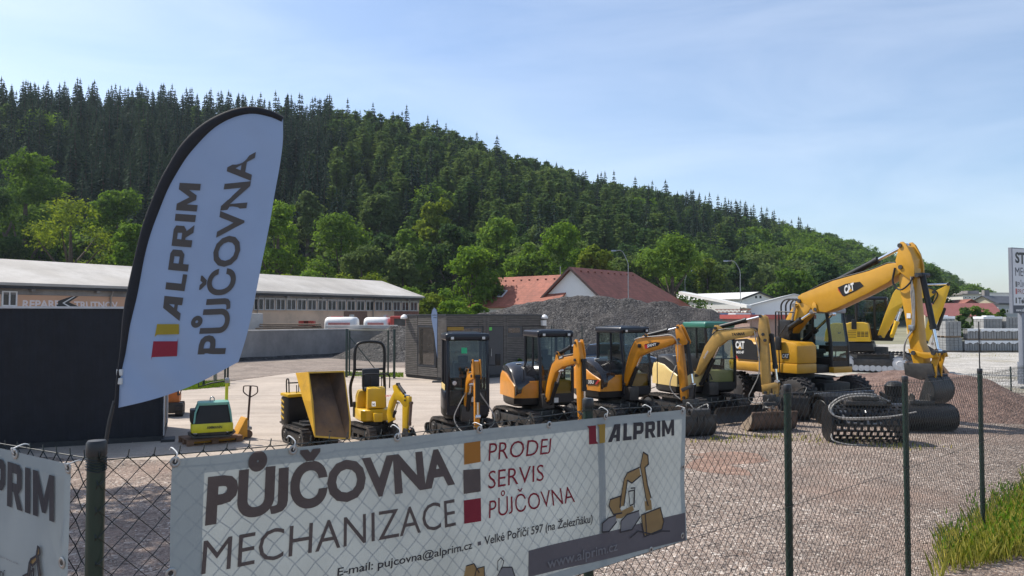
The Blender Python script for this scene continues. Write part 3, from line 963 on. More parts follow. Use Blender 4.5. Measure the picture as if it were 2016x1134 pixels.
prt('lettering', M_inkB, lambda b: (BP.text(b, 'E-mail: pujcovna@alprim.cz', [(663, 1134), (925, 1078), (925, 1063), (664.6, 1118)], bold=0.012, space=0.98)), BP, ban)
prt('square_mark', M_inkO, lambda b: BP.poly(b, [(914, 915), (947, 909.5), (947, 868.3), (915, 873)]), BP, ban)
prt('square_mark', M_ink, lambda b: BP.poly(b, [(910.5, 972), (945.2, 967.3), (946.1, 922.7), (911.8, 925.2)]), BP, ban)
prt('square_mark', M_inkR, lambda b: BP.poly(b, [(908.7, 1029.7), (943.9, 1025), (944.9, 979.8), (909.9, 984.5)]), BP, ban)
prt('square_mark', M_inkD, lambda b: BP.poly(b, [(936, 1073), (943, 1071.5), (943, 1064), (936, 1065.5)]), BP, ban)
prt('logo', M_inkR, lambda b: (BP.poly(b, [(1161, 875.3), (1175, 873.8), (1174, 837.5), (1160.5, 839)]), BP.poly(b, [(1157, 839.3), (1162, 838.8), (1162, 846)], .0045), BP.poly(b, [(1173, 873.8), (1178.5, 873.4), (1173, 866)], .0045)), BP, ban)
prt('logo', M_inkY, lambda b: (BP.poly(b, [(1181, 873), (1191.2, 871.3), (1191.8, 834.6), (1180, 836)]), BP.poly(b, [(1176, 836.3), (1181, 835.8), (1181, 841)], .0045)), BP, ban)
prt('lettering', M_inkB, lambda b: BP.text(b, 'ALPRIM', [(1196.8, 871), (1326, 857), (1324.5, 825.5), (1199, 836.5)], bold=0.03, space=0.95), BP, ban)
prt('footer_band', M_inkD, lambda b: [BP.poly(b, [(1039 + 309 * i / 24, 1136 - 73.5 * i / 24), (1039 + 309 * (i + 1) / 24, 1136 - 73.5 * (i + 1) / 24), (1039.8 + 309 * (i + 1) / 24, 1084 - 74.5 * (i + 1) / 24), (1039.8 + 309 * i / 24, 1084 - 74.5 * i / 24)], 0.003) for i in range(24)], BP, ban)
prt('lettering', M_inkG, lambda b: BP.text(b, 'www.alprim.cz', [(1076, 1119), (1211.5, 1082), (1211.5, 1064), (1076, 1099)], bold=0.012, off=0.009), BP, ban)


def digger_print(P, X, par):
    """tan excavator drawing; X maps drawing pixels of the big banner to this one"""
    def z(*a): return [X(840 + x / 3.2036, 780 + y / 3.2036) for x, y in a]
    prt('drawing', M_inkT, lambda b: [P.poly(b, z(*q), 0.005) for q in (
        [(1345, 440), (1362, 352), (1392, 372), (1397, 428), (1375, 450), (1395, 560), (1418, 640), (1400, 690), (1385, 640), (1358, 500)],
        [(1262, 482), (1340, 448), (1350, 500), (1292, 548), (1262, 530), (1240, 690), (1212, 700), (1225, 600), (1240, 520)],
        [(1150, 650), (1218, 628), (1215, 700), (1225, 735), (1170, 745), (1142, 690)], [(1185, 740), (1300, 690), (1310, 720), (1220, 770), (1180, 770)],
        [(1380, 665), (1420, 655), (1425, 715), (1385, 725)], [(1355, 750), (1475, 702), (1495, 790), (1480, 840), (1370, 885), (1360, 820)])], P, par)
    prt('drawing', M_inkG, lambda b: [P.poly(b, z(*q), 0.006) for q in ([(1097, 855), (1100, 800), (1140, 765), (1185, 750), (1190, 790), (1140, 850)], [(1212, 855), (1218, 785), (1260, 745), (1340, 722), (1348, 760), (1290, 840)])], P, par)
    prt('drawing', M_inkB, lambda b: [P.line(b, z(*q), 0.008, 0.0075) for q in (
        [(1345, 440), (1362, 352), (1392, 372), (1397, 428), (1375, 450), (1395, 560), (1418, 640)], [(1345, 440), (1358, 500), (1385, 640), (1400, 690)],
        [(1262, 482), (1340, 448)], [(1350, 500), (1292, 548), (1262, 530), (1240, 690)], [(1262, 482), (1240, 520), (1225, 600), (1212, 700)], [(1150, 650), (1218, 628), (1215, 700)], [(1150, 650), (1142, 690), (1170, 745), (1225, 735)],
        [(1270, 600), (1308, 592), (1305, 680), (1280, 690), (1270, 600)], [(1285, 580), (1312, 578), (1310, 700)], [(1355, 750), (1475, 702), (1495, 790), (1480, 840), (1370, 885), (1360, 820), (1355, 750)],
        [(1380, 740), (1385, 875)], [(1097, 855), (1100, 800), (1140, 765), (1185, 750)], [(1097, 855), (1140, 850), (1190, 790)], [(1212, 855), (1218, 785), (1260, 745), (1340, 722)], [(1212, 855), (1290, 840), (1348, 760)], [(1280, 890), (1330, 850), (1420, 870), (1480, 850), (1530, 850)])], P, par)


digger_print(BP, lambda x, y: (x, y), ban)
# half-cropped machine drawings at the foot of the banner
prt('drawing', M_inkT, lambda b: [BP.poly(b, q, .005) for q in ([(908, 1134), (912, 1112), (928, 1108), (940, 1126), (938, 1140), (910, 1144)], [(930, 1136), (934, 1118), (950, 1114), (952, 1140)])], BP, ban)
prt('drawing', M_inkG, lambda b: [BP.poly(b, q, .005) for q in ([(978, 1134), (986, 1116), (1006, 1116), (1012, 1134), (1005, 1146), (980, 1146)],)], BP, ban)
prt('drawing', M_inkB, lambda b: [BP.line(b, q, .005, .007) for q in ([(978, 1122), (978, 1104), (984, 1097), (990, 1104), (986, 1120)], [(912, 1112), (928, 1108), (940, 1126)], [(930, 1136), (934, 1118), (950, 1114), (952, 1140)], [(978, 1134), (986, 1116), (1006, 1116), (1012, 1134)])], BP, ban)


def grommet(pl, s, z, par, tie=None):
    c = pl.w(s, z, 0.004); t1 = pl.d; mb = MB(); n = 14
    for (r0, r1, o) in ((0.008, 0.019, 0.003),):
        vs = []; fs = []
        for k in range(n):
            a = 2 * math.pi * k / n
            for rr, oo in ((r0, 0.0), ((r0 + r1) / 2, o), (r1, 0.0)):
                vs.append(c + (t1 * math.cos(a) + V((0, 0, math.sin(a)))) * rr + pl.n * oo)
        for k in range(n):
            for q in range(2):
                fs.append((k * 3 + q, ((k + 1) % n) * 3 + q, ((k + 1) % n) * 3 + q + 1, k * 3 + q + 1))
        mb.add(vs, fs)
    # dark eye
    m2 = MB(); m2.lathe([(0.0085, 0), (0.008, 0.001)], (0, 0, 0), 'Y', 12)
    g_ = mb.build('grommet', M_zinc, par, smooth=60)
    k2 = MB(); k2.add([c + (t1 * math.cos(2 * math.pi * k / 10) + V((0, 0, math.sin(2 * math.pi * k / 10)))) * 0.0085 + pl.n * 0.0012 for k in range(10)], [tuple(range(10))])
    k2.build('eye', M_cap, g_, smooth=0)
    if tie:
        m3 = MB(); m3.tube(spline([c + pl.n * 0.003, c + V((0, 0, 0.02)) + pl.n * 0.012, c + V((0, 0, tie * .7)) + pl.d * .004 + pl.n * 0.006, c + V((0, 0, tie)) - pl.n * 0.03, c + V((0, 0, tie * .8)) - pl.n * 0.05], 4), 0.0024, 6)
        m3.build('cable_tie', M_tie, par)


M_tie = mat('pale_cable_tie', (0.62, 0.63, 0.62), 0.45, var=0.1)
for px, py, tie in ((346, 910, .045), (578, 886, .05), (783, 861, .05), (946, 846, .03), (1081, 836, 0), (1193, 820, .05), (1277, 814, .05), (1342, 809, .03)):
    s, z = BP.sz(px, py); grommet(BP, s, z, ban, tie)
for px, py in ((1346, 920), (1342, 1054), (1280, 1082), (338, 1130)):
    s, z = BP.sz(px, py); grommet(BP, s, z, ban)

LP = Plane(FP0 + LN * 0.04, -LD, LN, 0.018, 8)
sR2, zR2 = LP.sz(137, 916); sL2, zL2 = LP.sz(2, 882)
sL2 -= 0.9; zL2 = zR2 + (zL2 - zR2) * 2.2
_, zb2 = LP.sz(119, 1134)
lb = thing('advertising_banner', 'pale banner cut by the left picture edge, showing the letters RIM', 'banner', (0, 0, 0))
sheetgrid(LP, sL2, sR2, zL2, zR2, zb2 - .25, zb2 - .3, 40, 18, (0, .97), (.05, .93)).build('print_sheet', M_ban, lb, smooth=60, norm=False)
hm_ = MB()
for lo, hi, nx, ny in (((0, 1), (.93, 1), 40, 2), ((0, 1), (0, .05), 40, 2), ((.97, 1), (.05, .93), 2, 18)):
    q = sheetgrid(LP, sL2, sR2, zL2, zR2, zb2 - .25, zb2 - .3, nx, ny, lo, hi); hm_.add(q.v, q.f)
hm_.build('hem', M_banhem, lb, smooth=60, norm=False)


def ltext(txt, tl, tr, br, bl, m, bold, grow=1.0):
    a = V((*LP.sz(*bl), 0)); b = V((*LP.sz(*br), 0)); c = V((*LP.sz(*tr), 0)); d = V((*LP.sz(*tl), 0))
    a2 = b + (a - b) * grow; d2 = c + (d - c) * grow
    mb = MB(); put_text(mb, txt, a2, b, c, d2, bold=bold, space=0.95, warp=lambda p: LP.w(p.x, p.y, 0.004)); mb.build('lettering', m, lb, smooth=0, norm=False)


ltext('ALPRIM', (2, 906), (104, 938), (104, 1029), (2, 993), M_inkB, 0.03, 1.95)
ltext('www.alprim.cz', (7, 1096), (36, 1108), (36, 1112), (7, 1100), M_inkG, 0.0, 2.5)
ltext('mechanizační', (0, 1119), (10, 1122), (8, 1137), (0, 1134), M_inkB, 0.01, 8)
def _lx(x, y):
    return (40 + (x - 1180) * 0.40, 1076 + (y - 890) * 0.62)
digger_print(LP, _lx, lb)
for px, py, tie in ((26, 894, .03), (133, 922, .02), (122, 1108, 0)):
    s, z = LP.sz(px, py); grommet(LP, s, z, lb, tie)

# ------------------------------------------------------------------ feather flag
M_flag = cloth('flag_fabric_shade_tint', (0.27, 0.36, 0.53), trans=0.07, var=0.03, scale=4)  # white cloth; its bluish shade is put into the base colour
M_sleeve = mat('flag_sleeve', (0.012, 0.013, 0.018), 0.8, var=0.2, scale=20)
M_fink = cloth('flag_print_grey', (0.115, 0.105, 0.10), trans=0.3, var=0.06)
M_fred = cloth('flag_print_red', (0.36, 0.035, 0.06), trans=0.3, var=0.05)
M_fyel = cloth('flag_print_yellow', (0.44, 0.33, 0.04), trans=0.3, var=0.05)
FY = 6.0
fn = V((0.10, -1, 0)).normalized(); fp = V((at(230, 600, FY).x, FY, 0))


class FlagPlane(Plane):
    def w(s, a, z, off=0.0):
        e = min(1, max(0, a / 0.9))
        b = 0.035 * math.sin(a * 4.2 + z * 1.1) * e + 0.012 * math.sin((a * 0.75 + z * 0.5) * 21 + 1.5 * math.sin(z * 3)) * (0.25 + 0.75 * math.exp(-((z - 2.55) / 0.55) ** 2))
        return V((s.p0.x, s.p0.y, 0)) + s.d * a + s.n * (off + b) + V((0, 0, z))


fd = V((-fn.y, fn.x, 0)); fd = fd if fd.x > 0 else -fd
FLP = FlagPlane(fp, fd, fn, 0, 0)
edge = [V((*FLP.sz(*p), 0)) for p in [(553, 238), (530, 229), (490, 225), (440, 243), (390, 285), (345, 345), (310, 420), (285, 500), (268, 590), (255, 650), (240, 730), (232, 803)]]
outer = [V((*FLP.sz(*p), 0)) for p in [(557, 228), (532, 216), (490, 210), (432, 227), (372, 268), (326, 332), (289, 415), (265, 500), (247, 590), (238, 655), (231, 735), (224, 790)]]
right = [V((*FLP.sz(*p), 0)) for p in [(556, 232), (555, 290), (543, 370), (530, 450), (517, 520), (505, 580), (488, 660), (470, 712)]]


def resamp(pts, n):
    p = spline(pts, 10); d = [0]
    for a, b in zip(p, p[1:]): d.append(d[-1] + (b - a).length)
    out = []; j = 0
    for i in range(n + 1):
        x = d[-1] * i / n
        while j < len(d) - 2 and d[j + 1] < x: j += 1
        q = (x - d[j]) / max(1e-9, d[j + 1] - d[j]); out.append(p[j].lerp(p[j + 1], min(1, q)))
    return out


flag = thing('feather_flag', 'tall white feather flag with black sleeve reading ALPRIM PŮJČOVNA beside the dark container', 'flag', (fp.x, FY, 0))
fo = V((fp.x, FY, 0))
NV, NU = 70, 22
el, rl = resamp(edge, NV), resamp(right, NV); ol = resamp(outer, NV)
mb = MB(); vs = []
for j in range(NV + 1):
    for i in range(NU + 1):
        q = el[j].lerp(rl[j], i / NU)
        if j > NV - 12:   # sagging lower edge
            q.y -= 0.05 * math.sin(math.pi * i / NU) * ((j - NV + 12) / 12)
        vs.append(FLP.w(q.x, q.y) - fo)
mb.add(vs, [(j * (NU + 1) + i, j * (NU + 1) + i + 1, (j + 1) * (NU + 1) + i + 1, (j + 1) * (NU + 1) + i) for j in range(NV) for i in range(NU)])
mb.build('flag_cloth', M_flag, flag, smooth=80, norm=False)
mb = MB(); rings = []
for j in range(NV + 1):
    a, b = el[j], ol[j]; c = (a + b) / 2; wv = (b - a) / 2
    ring = []
    for k in range(8):
        an = 2 * math.pi * k / 8
        q = c + wv * math.cos(an); ring.append(FLP.w(q.x, q.y, 0.018 * math.sin(an)) - fo)
    rings.append(ring)
mb.loft(rings); mb.build('sleeve', M_sleeve, flag, smooth=60)
pb = V((*FLP.sz(216, 830), 0)); b0 = FLP.w(pb.x, pb.y) - fo; b1 = FLP.w(ol[-1].x, ol[-1].y) - fo
mb = MB(); mb.tube([(b0.x - 0.065, b0.y, 0.02), (b0.x - 0.055, b0.y, b0.z - 0.35), b0, b1], [0.017, 0.016, 0.015, 0.013], 10); mb.build('pole', M_cap, flag)
mb = MB(); mb.box((b0.x - 0.065, b0.y, 0.02), (0.4, 0.4, 0.04), 0.01); mb.build('base_plate', M_cap, flag)
mb = MB()
for py in (733, 750):
    q = V((*FLP.sz(237, py), 0)); c = FLP.w(q.x, q.y) - fo; mb.box(c, (0.045, 0.03, 0.05), 0.006)
mb.build('strap', M_tie, flag)


def ftext(name, m, fnc):
    b = MB(); fnc(b); b.v = [tuple(V(p) - fo) for p in b.v]; b.build(name, m, flag, smooth=0, norm=False)


ftext('lettering', M_fink, lambda b: FLP.text(b, 'PŮJČOVNA', [(441, 697), (503, 300), (455, 306), (389, 698)], bold=0.026, off=0.006))
ftext('lettering', M_fink, lambda b: FLP.text(b, 'ALPRIM', [(353, 632), (397, 363), (354, 360), (317, 628)], bold=0.03, off=0.006, space=0.97))
ftext('logo', M_fyel, lambda b: FLP.poly(b, [(304, 664), (308, 659), (351.4, 658), (352, 638), (308, 638)], 0.006))
ftext('logo', M_fred, lambda b: FLP.poly(b, [(298, 709), (300, 703), (346.6, 701.5), (349, 665), (347.5, 672), (302, 672)], 0.006))
# ------------------------------------------------------------------ buildings
M_plaster = mat('beige_plaster', (0.66, 0.48, 0.34), 0.9, var=0.10, scale=0.8, dirt=0.35, dirtcol=(0.24, 0.18, 0.14), bump=0.1)
M_salmon = mat('salmon_paint', (0.64, 0.38, 0.245), 0.85, var=0.05, scale=0.6)
M_whitep = mat('white_paint', (0.72, 0.72, 0.71), 0.6, var=0.05)
M_whitew = mat('white_render', (0.78, 0.77, 0.76), 0.85, var=0.04, scale=0.5, dirt=0.12, dirtcol=(0.5, 0.49, 0.47))
M_roofg = mat('grey_roof_felt', (0.37, 0.345, 0.31), 0.75, var=0.14, scale=0.35, dirt=0.55, dirtcol=(0.56, 0.54, 0.51), stretch=(1, 1, 1))
M_roofw = mat('white_roof_sheet', (0.62, 0.62, 0.60), 0.6, var=0.08, scale=0.5, dirt=0.2, dirtcol=(0.4, 0.39, 0.36))
M_dark = mat('dark_opening', (0.02, 0.021, 0.024), 0.6, var=0.3)
M_wglass = mat('workshop_glass', (0.035, 0.033, 0.035), 0.2, var=0.7, scale=0.9, spec=0.6)
M_conw = mat('old_concrete', (0.32, 0.30, 0.285), 0.92, var=0.18, scale=0.5, dirt=0.85, dirtcol=(0.12, 0.115, 0.115), bump=0.2, bscale=20, stretch=(1, 1, 0.6))
M_conl = mat('pale_concrete', (0.50, 0.48, 0.45), 0.9, var=0.12, scale=2, dirt=0.2, dirtcol=(0.3, 0.29, 0.27), bump=0.15)
M_redp = mat('red_paint', (0.46, 0.055, 0.035), 0.5, var=0.12, dirt=0.2)
M_blackp = mat('black_paint', (0.012, 0.012, 0.014), 0.4, var=0.2)
M_pinkg = mat('pinkish_letters', (0.80, 0.70, 0.68), 0.8, var=0.05)
M_cream = mat('cream_wall', (0.62, 0.55, 0.40), 0.85, var=0.06)
M_slate = mat('dark_slate_roof', (0.07, 0.075, 0.09), 0.7, var=0.2, scale=1.2)
M_blueW = mat('blue_sheet_wall', (0.13, 0.24, 0.42), 0.6, var=0.1)


def tiles(name, col, pitch=0.34):
    m, t = nt(name)
    o = N(t, 'ShaderNodeOutputMaterial'); b = N(t, 'ShaderNodeBsdfPrincipled', i_Roughness=0.8)
    tc = N(t, 'ShaderNodeTexCoord'); mp = N(t, 'ShaderNodeMapping'); L(t, tc.outputs['Object'], mp.inputs[0])
    sx = N(t, 'ShaderNodeSeparateXYZ'); L(t, mp.outputs[0], sx.inputs[0])
    mu = N(t, 'ShaderNodeMath', operation='MULTIPLY', i_1=1 / (pitch * 0.64)); L(t, sx.outputs[2], mu.inputs[0])
    fr = N(t, 'ShaderNodeMath', operation='FRACT'); L(t, mu.outputs[0], fr.inputs[0])
    br = N(t, 'ShaderNodeTexVoronoi', i_Scale=3.2); L(t, tc.outputs['Object'], br.inputs[0])
    n1 = N(t, 'ShaderNodeTexNoise', i_Scale=0.9, i_Detail=6.0); L(t, tc.outputs['Object'], n1.inputs[0])
    c1 = ramp(t, n1.outputs[0], [(0.3, [c * .78 for c in col]), (0.7, [c * 1.15 for c in col])])
    sv = N(t, 'ShaderNodeSeparateColor'); L(t, br.outputs['Color'], sv.inputs[0])
    c2 = mixc(t, 1.0, c1, ramp(t, sv.outputs[0], [(0, 0.82), (1, 1.1)]), 'MULTIPLY')
    c3 = mixc(t, ramp(t, fr.outputs[0], [(0.0, 0.55), (0.16, 0.0), (0.9, 0.0), (1.0, 0.4)]), c2, [c * .35 for c in col])
    L(t, c3, b.inputs['Base Color'])
    bp = N(t, 'ShaderNodeBump', i_Strength=0.8, i_Distance=0.06); L(t, fr.outputs[0], bp.inputs['Height']); L(t, bp.outputs[0], b.inputs['Normal'])
    L(t, b.outputs[0], o.inputs[0])
    return m


M_tileA = tiles('clay_tiles_orange', (0.33, 0.105, 0.066))
M_tileB = tiles('clay_tiles_brown_red', (0.245, 0.085, 0.062))


class Wall(Plane):
    """a vertical plane seen in the photograph; px points become (along, up)"""
    def __init__(s, a, b):
        a = V((a[0], a[1], 0)); b = V((b[0], b[1], 0)); d = (b - a).normalized(); n = V((d.y, -d.x, 0))
        if n.dot(-a) < 0: n = -n
        Plane.__init__(s, a, d, n, 0, 0)
        s.len = (b - a).length

    def w(s, a, z, off=0.0):
        return s.p0 + s.d * a + s.n * off + V((0, 0, z))

    def slab(s, mb, a0, a1, z0, z1, o0, o1):
        p = [s.w(a, z, o) for o in (o0, o1) for (a, z) in ((a0, z0), (a1, z0), (a1, z1), (a0, z1))]
        mb.add(p, [(0, 1, 2, 3), (7, 6, 5, 4), (0, 4, 5, 1), (1, 5, 6, 2), (2, 6, 7, 3), (3, 7, 4, 0)])

    def pslab(s, mb, x0, y0, x1, y1, o0, o1):       # from two pixel corners
        a, z = s.sz(x0, y0); b, q = s.sz(x1, y1); s.slab(mb, min(a, b), max(a, b), min(z, q), max(z, q), o0, o1)


def rel(mb, o):
    mb.v = [tuple(V(p) - o) for p in mb.v]; return mb


# --- long workshop on the left
M_frm = mat('aged_white_frames', (0.50, 0.49, 0.47), .7, var=.1)
WA, WB = V((-29.2 - 20 * .509, 43.5 - 20 * .861, 0)), V((-9.4, 77, 0))
W = Wall(WA, WB); EH = 4.7
ws = thing('workshop_building', 'long low beige workshop with grey felt roof and a lettered salmon wall', 'building')
mb = MB(); mb2 = MB()
W.slab(mb, 0, W.len, 0, EH - 0.05, -10.2, 0)
mb.build('wall', M_plaster, ws, smooth=0)
mb = MB(); ov = 0.45
ridge0, ridge1 = W.w(-1, 6.3, -5.1), W.w(W.len + .3, 6.3, -5.1)
e0, e1 = W.w(-1, EH - .1, ov), W.w(W.len + .35, EH - .1, ov); f0, f1 = W.w(-1, EH - .1, -10.6), W.w(W.len + .35, EH - .1, -10.6)
dz = V((0, 0, 0.16))
mb.add([e0, e1, ridge1, ridge0, f0, f1, e0 + dz, e1 + dz, ridge1 + dz, ridge0 + dz, f0 + dz, f1 + dz], [(6, 7, 8, 9), (9, 8, 11, 10), (0, 1, 7, 6), (1, 2, 8, 7), (2, 5, 11, 8), (0, 3, 2, 1), (3, 4, 5, 2), (0, 6, 9, 3), (3, 9, 10, 4), (4, 10, 11, 5)])
rf = mb.build('roof', M_roofg, ws, smooth=0)
mb = MB(); mb.add([W.w(W.len, EH - .1, 0), W.w(W.len, EH - .1, -10.2), W.w(W.len, 6.25, -5.1), W.w(W.len - .3, EH - .1, 0), W.w(W.len - .3, EH - .1, -10.2), W.w(W.len - .3, 6.25, -5.1)], [(0, 1, 2), (5, 4, 3), (0, 3, 4, 1), (1, 4, 5, 2), (2, 5, 3, 0)])
mb.build('gable', M_plaster, ws, smooth=0)
mb = MB(); W.slab(mb, 0, W.len, EH - .28, EH - .14, 0.36, 0.46); mb.build('gutter', M_dark, ws, smooth=0)
mb = MB(); W.slab(mb, 0, W.len, EH - .62, EH - .06, 0.002, 0.06); mb.build('frieze', M_conw, ws, smooth=0)
mb = MB(); a, z = W.sz(33, 572); b, _ = W.sz(246, 580); W.slab(mb, a, b, 0.2, EH - .63, 0.003, 0.03); sg = mb.build('sign_wall', M_salmon, ws, smooth=0)
mb = MB(); W.text(mb, 'REPARE', [(43, 606), (118, 606), (117, 591.5), (44.5, 591)], bold=0.03, off=0.036)
W.text(mb, 'TRUTNOV', [(146, 606.5), (232, 606.5), (231, 594.5), (145, 593.5)], bold=0.03, off=0.036); mb.build('lettering', M_pinkg, ws, smooth=0)
mb = MB(); Wl = lambda *q: [(x / 7.754, 510 + y / 7.754) for x, y in q]
W.poly(mb, Wl((880, 640), (1090, 568), (1195, 568), (1050, 660), (1230, 740), (880, 740), (850, 700), (880, 690)), 0.040)
mb.build('logo', M_blackp, ws, smooth=0)
mb = MB(); W.poly(mb, Wl((945, 670), (1120, 570), (1145, 570), (975, 672), (1105, 742), (1060, 742)), 0.044); mb.build('logo', M_whitep, ws, smooth=0)


def window(Wp, x0, y0, x1, y1, panes, par, fr=0.05, m_fr=None, m_gl=None, rows=1):
    a, z1 = Wp.sz(x0, y0); b, z0 = Wp.sz(x1, y1)
    if a > b: a, b = b, a
    mb = MB()
    for i in range(panes + 1):
        c = a + (b - a) * i / panes; Wp.slab(mb, c - fr / 2, c + fr / 2, z0, z1, 0.004, 0.09)
    for j in range(rows + 1):
        c = z0 + (z1 - z0) * j / rows; Wp.slab(mb, a - fr / 2, b + fr / 2, c - fr / 2, c + fr / 2, 0.003, 0.093)
    o = mb.build('window', m_fr or M_whitep, par, smooth=0)
    mb = MB(); Wp.slab(mb, a, b, z0, z1, 0.0025, 0.03); mb.build('pane', m_gl or M_wglass, o, smooth=0)
    return o


window(W, 4, 574, 31, 602, 2, ws, 0.08)
for i in range(17):
    q = lambda u: 497 + (822 - 497) * (1 - (1 - u) * (1 - 0.30 * u)) if False else 497 + (822 - 497) * (u * 1.16 / (1 + 0.16 * u))
    x0, x1 = q(i / 17 + .004), q((i + 1) / 17 - .004)
    window(W, x0 + .8, 587.0 + 7.2 * (x0 - 497) / 325, x1 - .8, 609.5 + 2.3 * (x1 - 497) / 325, 2, ws, 0.065, M_frm)
mb = MB(); W.pslab(mb, 496, 609.7, 823, 612.8, 0.002, 0.12); mb.build('sill_band', M_conl, ws, smooth=0)
mb = MB(); W.pslab(mb, 677, 613, 722, 640, 0.003, 0.05); mb.build('gate_door', mat('rusty_brown', (0.20, 0.12, 0.085), 0.8, var=0.2), ws, smooth=0)
mb = MB(); W.pslab(mb, 776, 612, 824, 640, 0.003, 0.03); mb.build('brick_panel', mat('brick_wall', (0.22, 0.10, 0.075), 0.9, var=0.25, scale=4), ws, smooth=0)
for px in (505, 216, 733):
    mb = MB(); a, _ = W.sz(px, 600); mb.tube([W.w(a, EH - .2, .4), W.w(a, EH - .7, .12), W.w(a, 0.2, .12)], 0.05, 6); mb.build('downpipe', M_zinc, ws)
mb = MB()
for i in range(15):
    a = W.len * (i + .5) / 15; W.slab(mb, a - .12, a + .12, EH - .42, EH - .25, 0.06, 0.38)
mb.build('eaves_bracket', M_conw, ws, smooth=0)

# --- retaining wall and what stands behind it
RW = Wall(gnd(250, 722), gnd(800, 694.5))
rw = thing('retaining_wall', 'grey stained concrete retaining wall behind the yard, under the workshop', 'wall')
mb = MB(); RW.slab(mb, 0, RW.len, -.1, 1.86, -0.45, 0); mb.build('wall_slab', M_conw, rw, smooth=0)
mb = MB(); RW.slab(mb, 0, RW.len, 1.862, 1.93, -0.5, 0.04); mb.build('coping', M_conl, rw, smooth=0)
p = at(498, 650, 57); mb = MB(); mb.box((0, 0, 1.5), (1.2, 0.9, 3.05), 0.05); tag(mb.build('concrete_pillar', M_conl, None, loc=(p.x, 57, 0)), 'pale concrete block pillar behind the retaining wall beside the feather flag', 'pillar')
p = at(712, 645, 55.5); mb = MB(); mb.box((0, 0, 2.05), (5.2, 0.5, 0.22), 0.03); mb.box((-2.3, 0, .9), (.5, .5, 1.8)); mb.box((2.3, 0, .9), (.5, .5, 1.8)); tag(mb.build('concrete_beam', M_conl, None, loc=(p.x, 55.5, 0), smooth=0), 'long pale concrete beam lying on blocks behind the mesh gate', 'beam')
M_wood = mat('weathered_wood', (0.22, 0.165, 0.115), 0.85, var=0.3, scale=3, stretch=(1, 6, 6), bump=0.2)
p = at(568, 645, 56); mb = MB(); rr_ = random.Random(3)
for j in range(9):
    for i in range(4): mb.box((rr_.uniform(-.3, .3), i * .25, 1.0 + j * .15), (4.2 + rr_.uniform(-.6, .6), .22, .1), 0.01, rot=rr_.uniform(-.03, .03))
mb.box((0, .4, .5), (3.4, .9, .9), .02)
tag(mb.build('timber_stack', M_wood, None, loc=(p.x, 56, 0), smooth=0), 'stack of weathered timber behind the retaining wall', 'timber')
for i, px in enumerate((599, 610)):
    p = at(px, 641, 58); mb = MB(); M_ = M_redp
    for (x0, x1, y0, y1) in ((-.36, .36, -.3, -.26), (-.36, .36, .26, .3), (-.36, -.32, -.26, .26), (.32, .36, -.26, .26)): mb.b2(x0, x1, y0, y1, 0, .36)
    mb.b2(-.3, .3, -.26, .26, .0, .05)
    for x in (-.2, 0, .2): mb.b2(x - .02, x + .02, -.32, -.301, 0.02, .34)
    tag(mb.build('red_crate', M_, None, loc=(p.x, 58, p.z), smooth=0), ['orange-red crate on the timber, nearer the feather flag', 'orange-red crate on the timber, nearer the tank trailers'][i], 'crate', 'red crates on the timber')
    mb = MB()
# support under the crates: a pallet stack
p = at(604, 641, 58); mb = MB()
for j in range(10): mb.b2(-1.0, 1.0, -.5, .5, j * (p.z / 10), j * (p.z / 10) + p.z / 10 * .55)
for x in (-.9, 0, .9): mb.b2(x - .08, x + .08, -.45, .45, .05, p.z - .1)
tag(mb.build('pallet_stack', M_wood, None, loc=(p.x, 58, 0), smooth=0), 'tall stack of worn pallets carrying two red crates', 'pallet stack')


def tanker(px0, px1, ytop, D, label, cab):
    a, b = at(px0, 640, D), at(px1, 640, D); ln = b.x - a.x; zt = at(px0, ytop, D).z
    t = thing('tank_trailer', label, 'tanker', ((a.x + b.x) / 2, D, 0), 0.0, 'tankers behind the wall')
    mb = MB(); prof = rrect(-1.1, 1.1, 1.15, zt, 0.55, 6)
    rings = []
    for q, s in ((-ln / 2, .82), (-ln / 2 + .12, .95), (-ln / 2 + .3, 1), (ln / 2 - .3, 1), (ln / 2 - .12, .95), (ln / 2, .82)):
        zc = (1.15 + zt) / 2; rings.append([V((q, y * s, zc + (z - zc) * s)) for y, z in prof])
    mb.loft(rings); mb.build('tank', M_whitep, t, smooth=50)
    mb = MB(); zc = (1.15 + zt) / 2
    for y in (-1.115, 1.095):
        mb = MB(); mb.b2(-ln / 2 + .35, ln / 2 - .35, y, y + .02, zc - .25, zc + .34)
        mb.build('stripe', mat('faded_red_stripe', (0.52, 0.20, 0.18), 0.6, var=0.25), t, smooth=0)
    mb = MB(); mb.b2(-ln / 2, ln / 2, -.9, .9, .8, 1.12, .03); mb.build('chassis', M_blackp, t)
    for x in (-ln * .3, ln * .3):
        for y in (-.95, .95):
            mb = MB(); mb.lathe([(.1, -.13), (.46, -.13), (.5, -.08), (.5, .08), (.46, .13), (.1, .13)], (x, y, .5), 'Y', 20); mb.build('wheel', M_blackp, t)
    mb = MB(); mb.cyl((ln * .32, 0, zt - .05), (ln * .32, 0, zt + .2), .2, 14); mb.build('filler_cap', M_zinc, t)
    if cab:
        mb = MB(); mb.b2(ln / 2 + .15, ln / 2 + 1.7, -1.1, 1.1, .6, zt + .1, .12); cb = mb.build('cab', M_redp, t)
        mb = MB(); mb.b2(ln / 2 + .5, ln / 2 + 1.4, -1.12, -1.105, zt - .7, zt - .1); mb.b2(ln / 2 + 1.69, ln / 2 + 1.72, -.95, .95, zt - .7, zt - .1); mb.build('window', M_wglass, cb, smooth=0)
    else:
        mb = MB(); mb.b2(-ln / 2 + .4, ln / 2 - 1.2, -.3, .3, zt + .0, zt + .07); mb.build('walkway', M_redp, t, smooth=0)


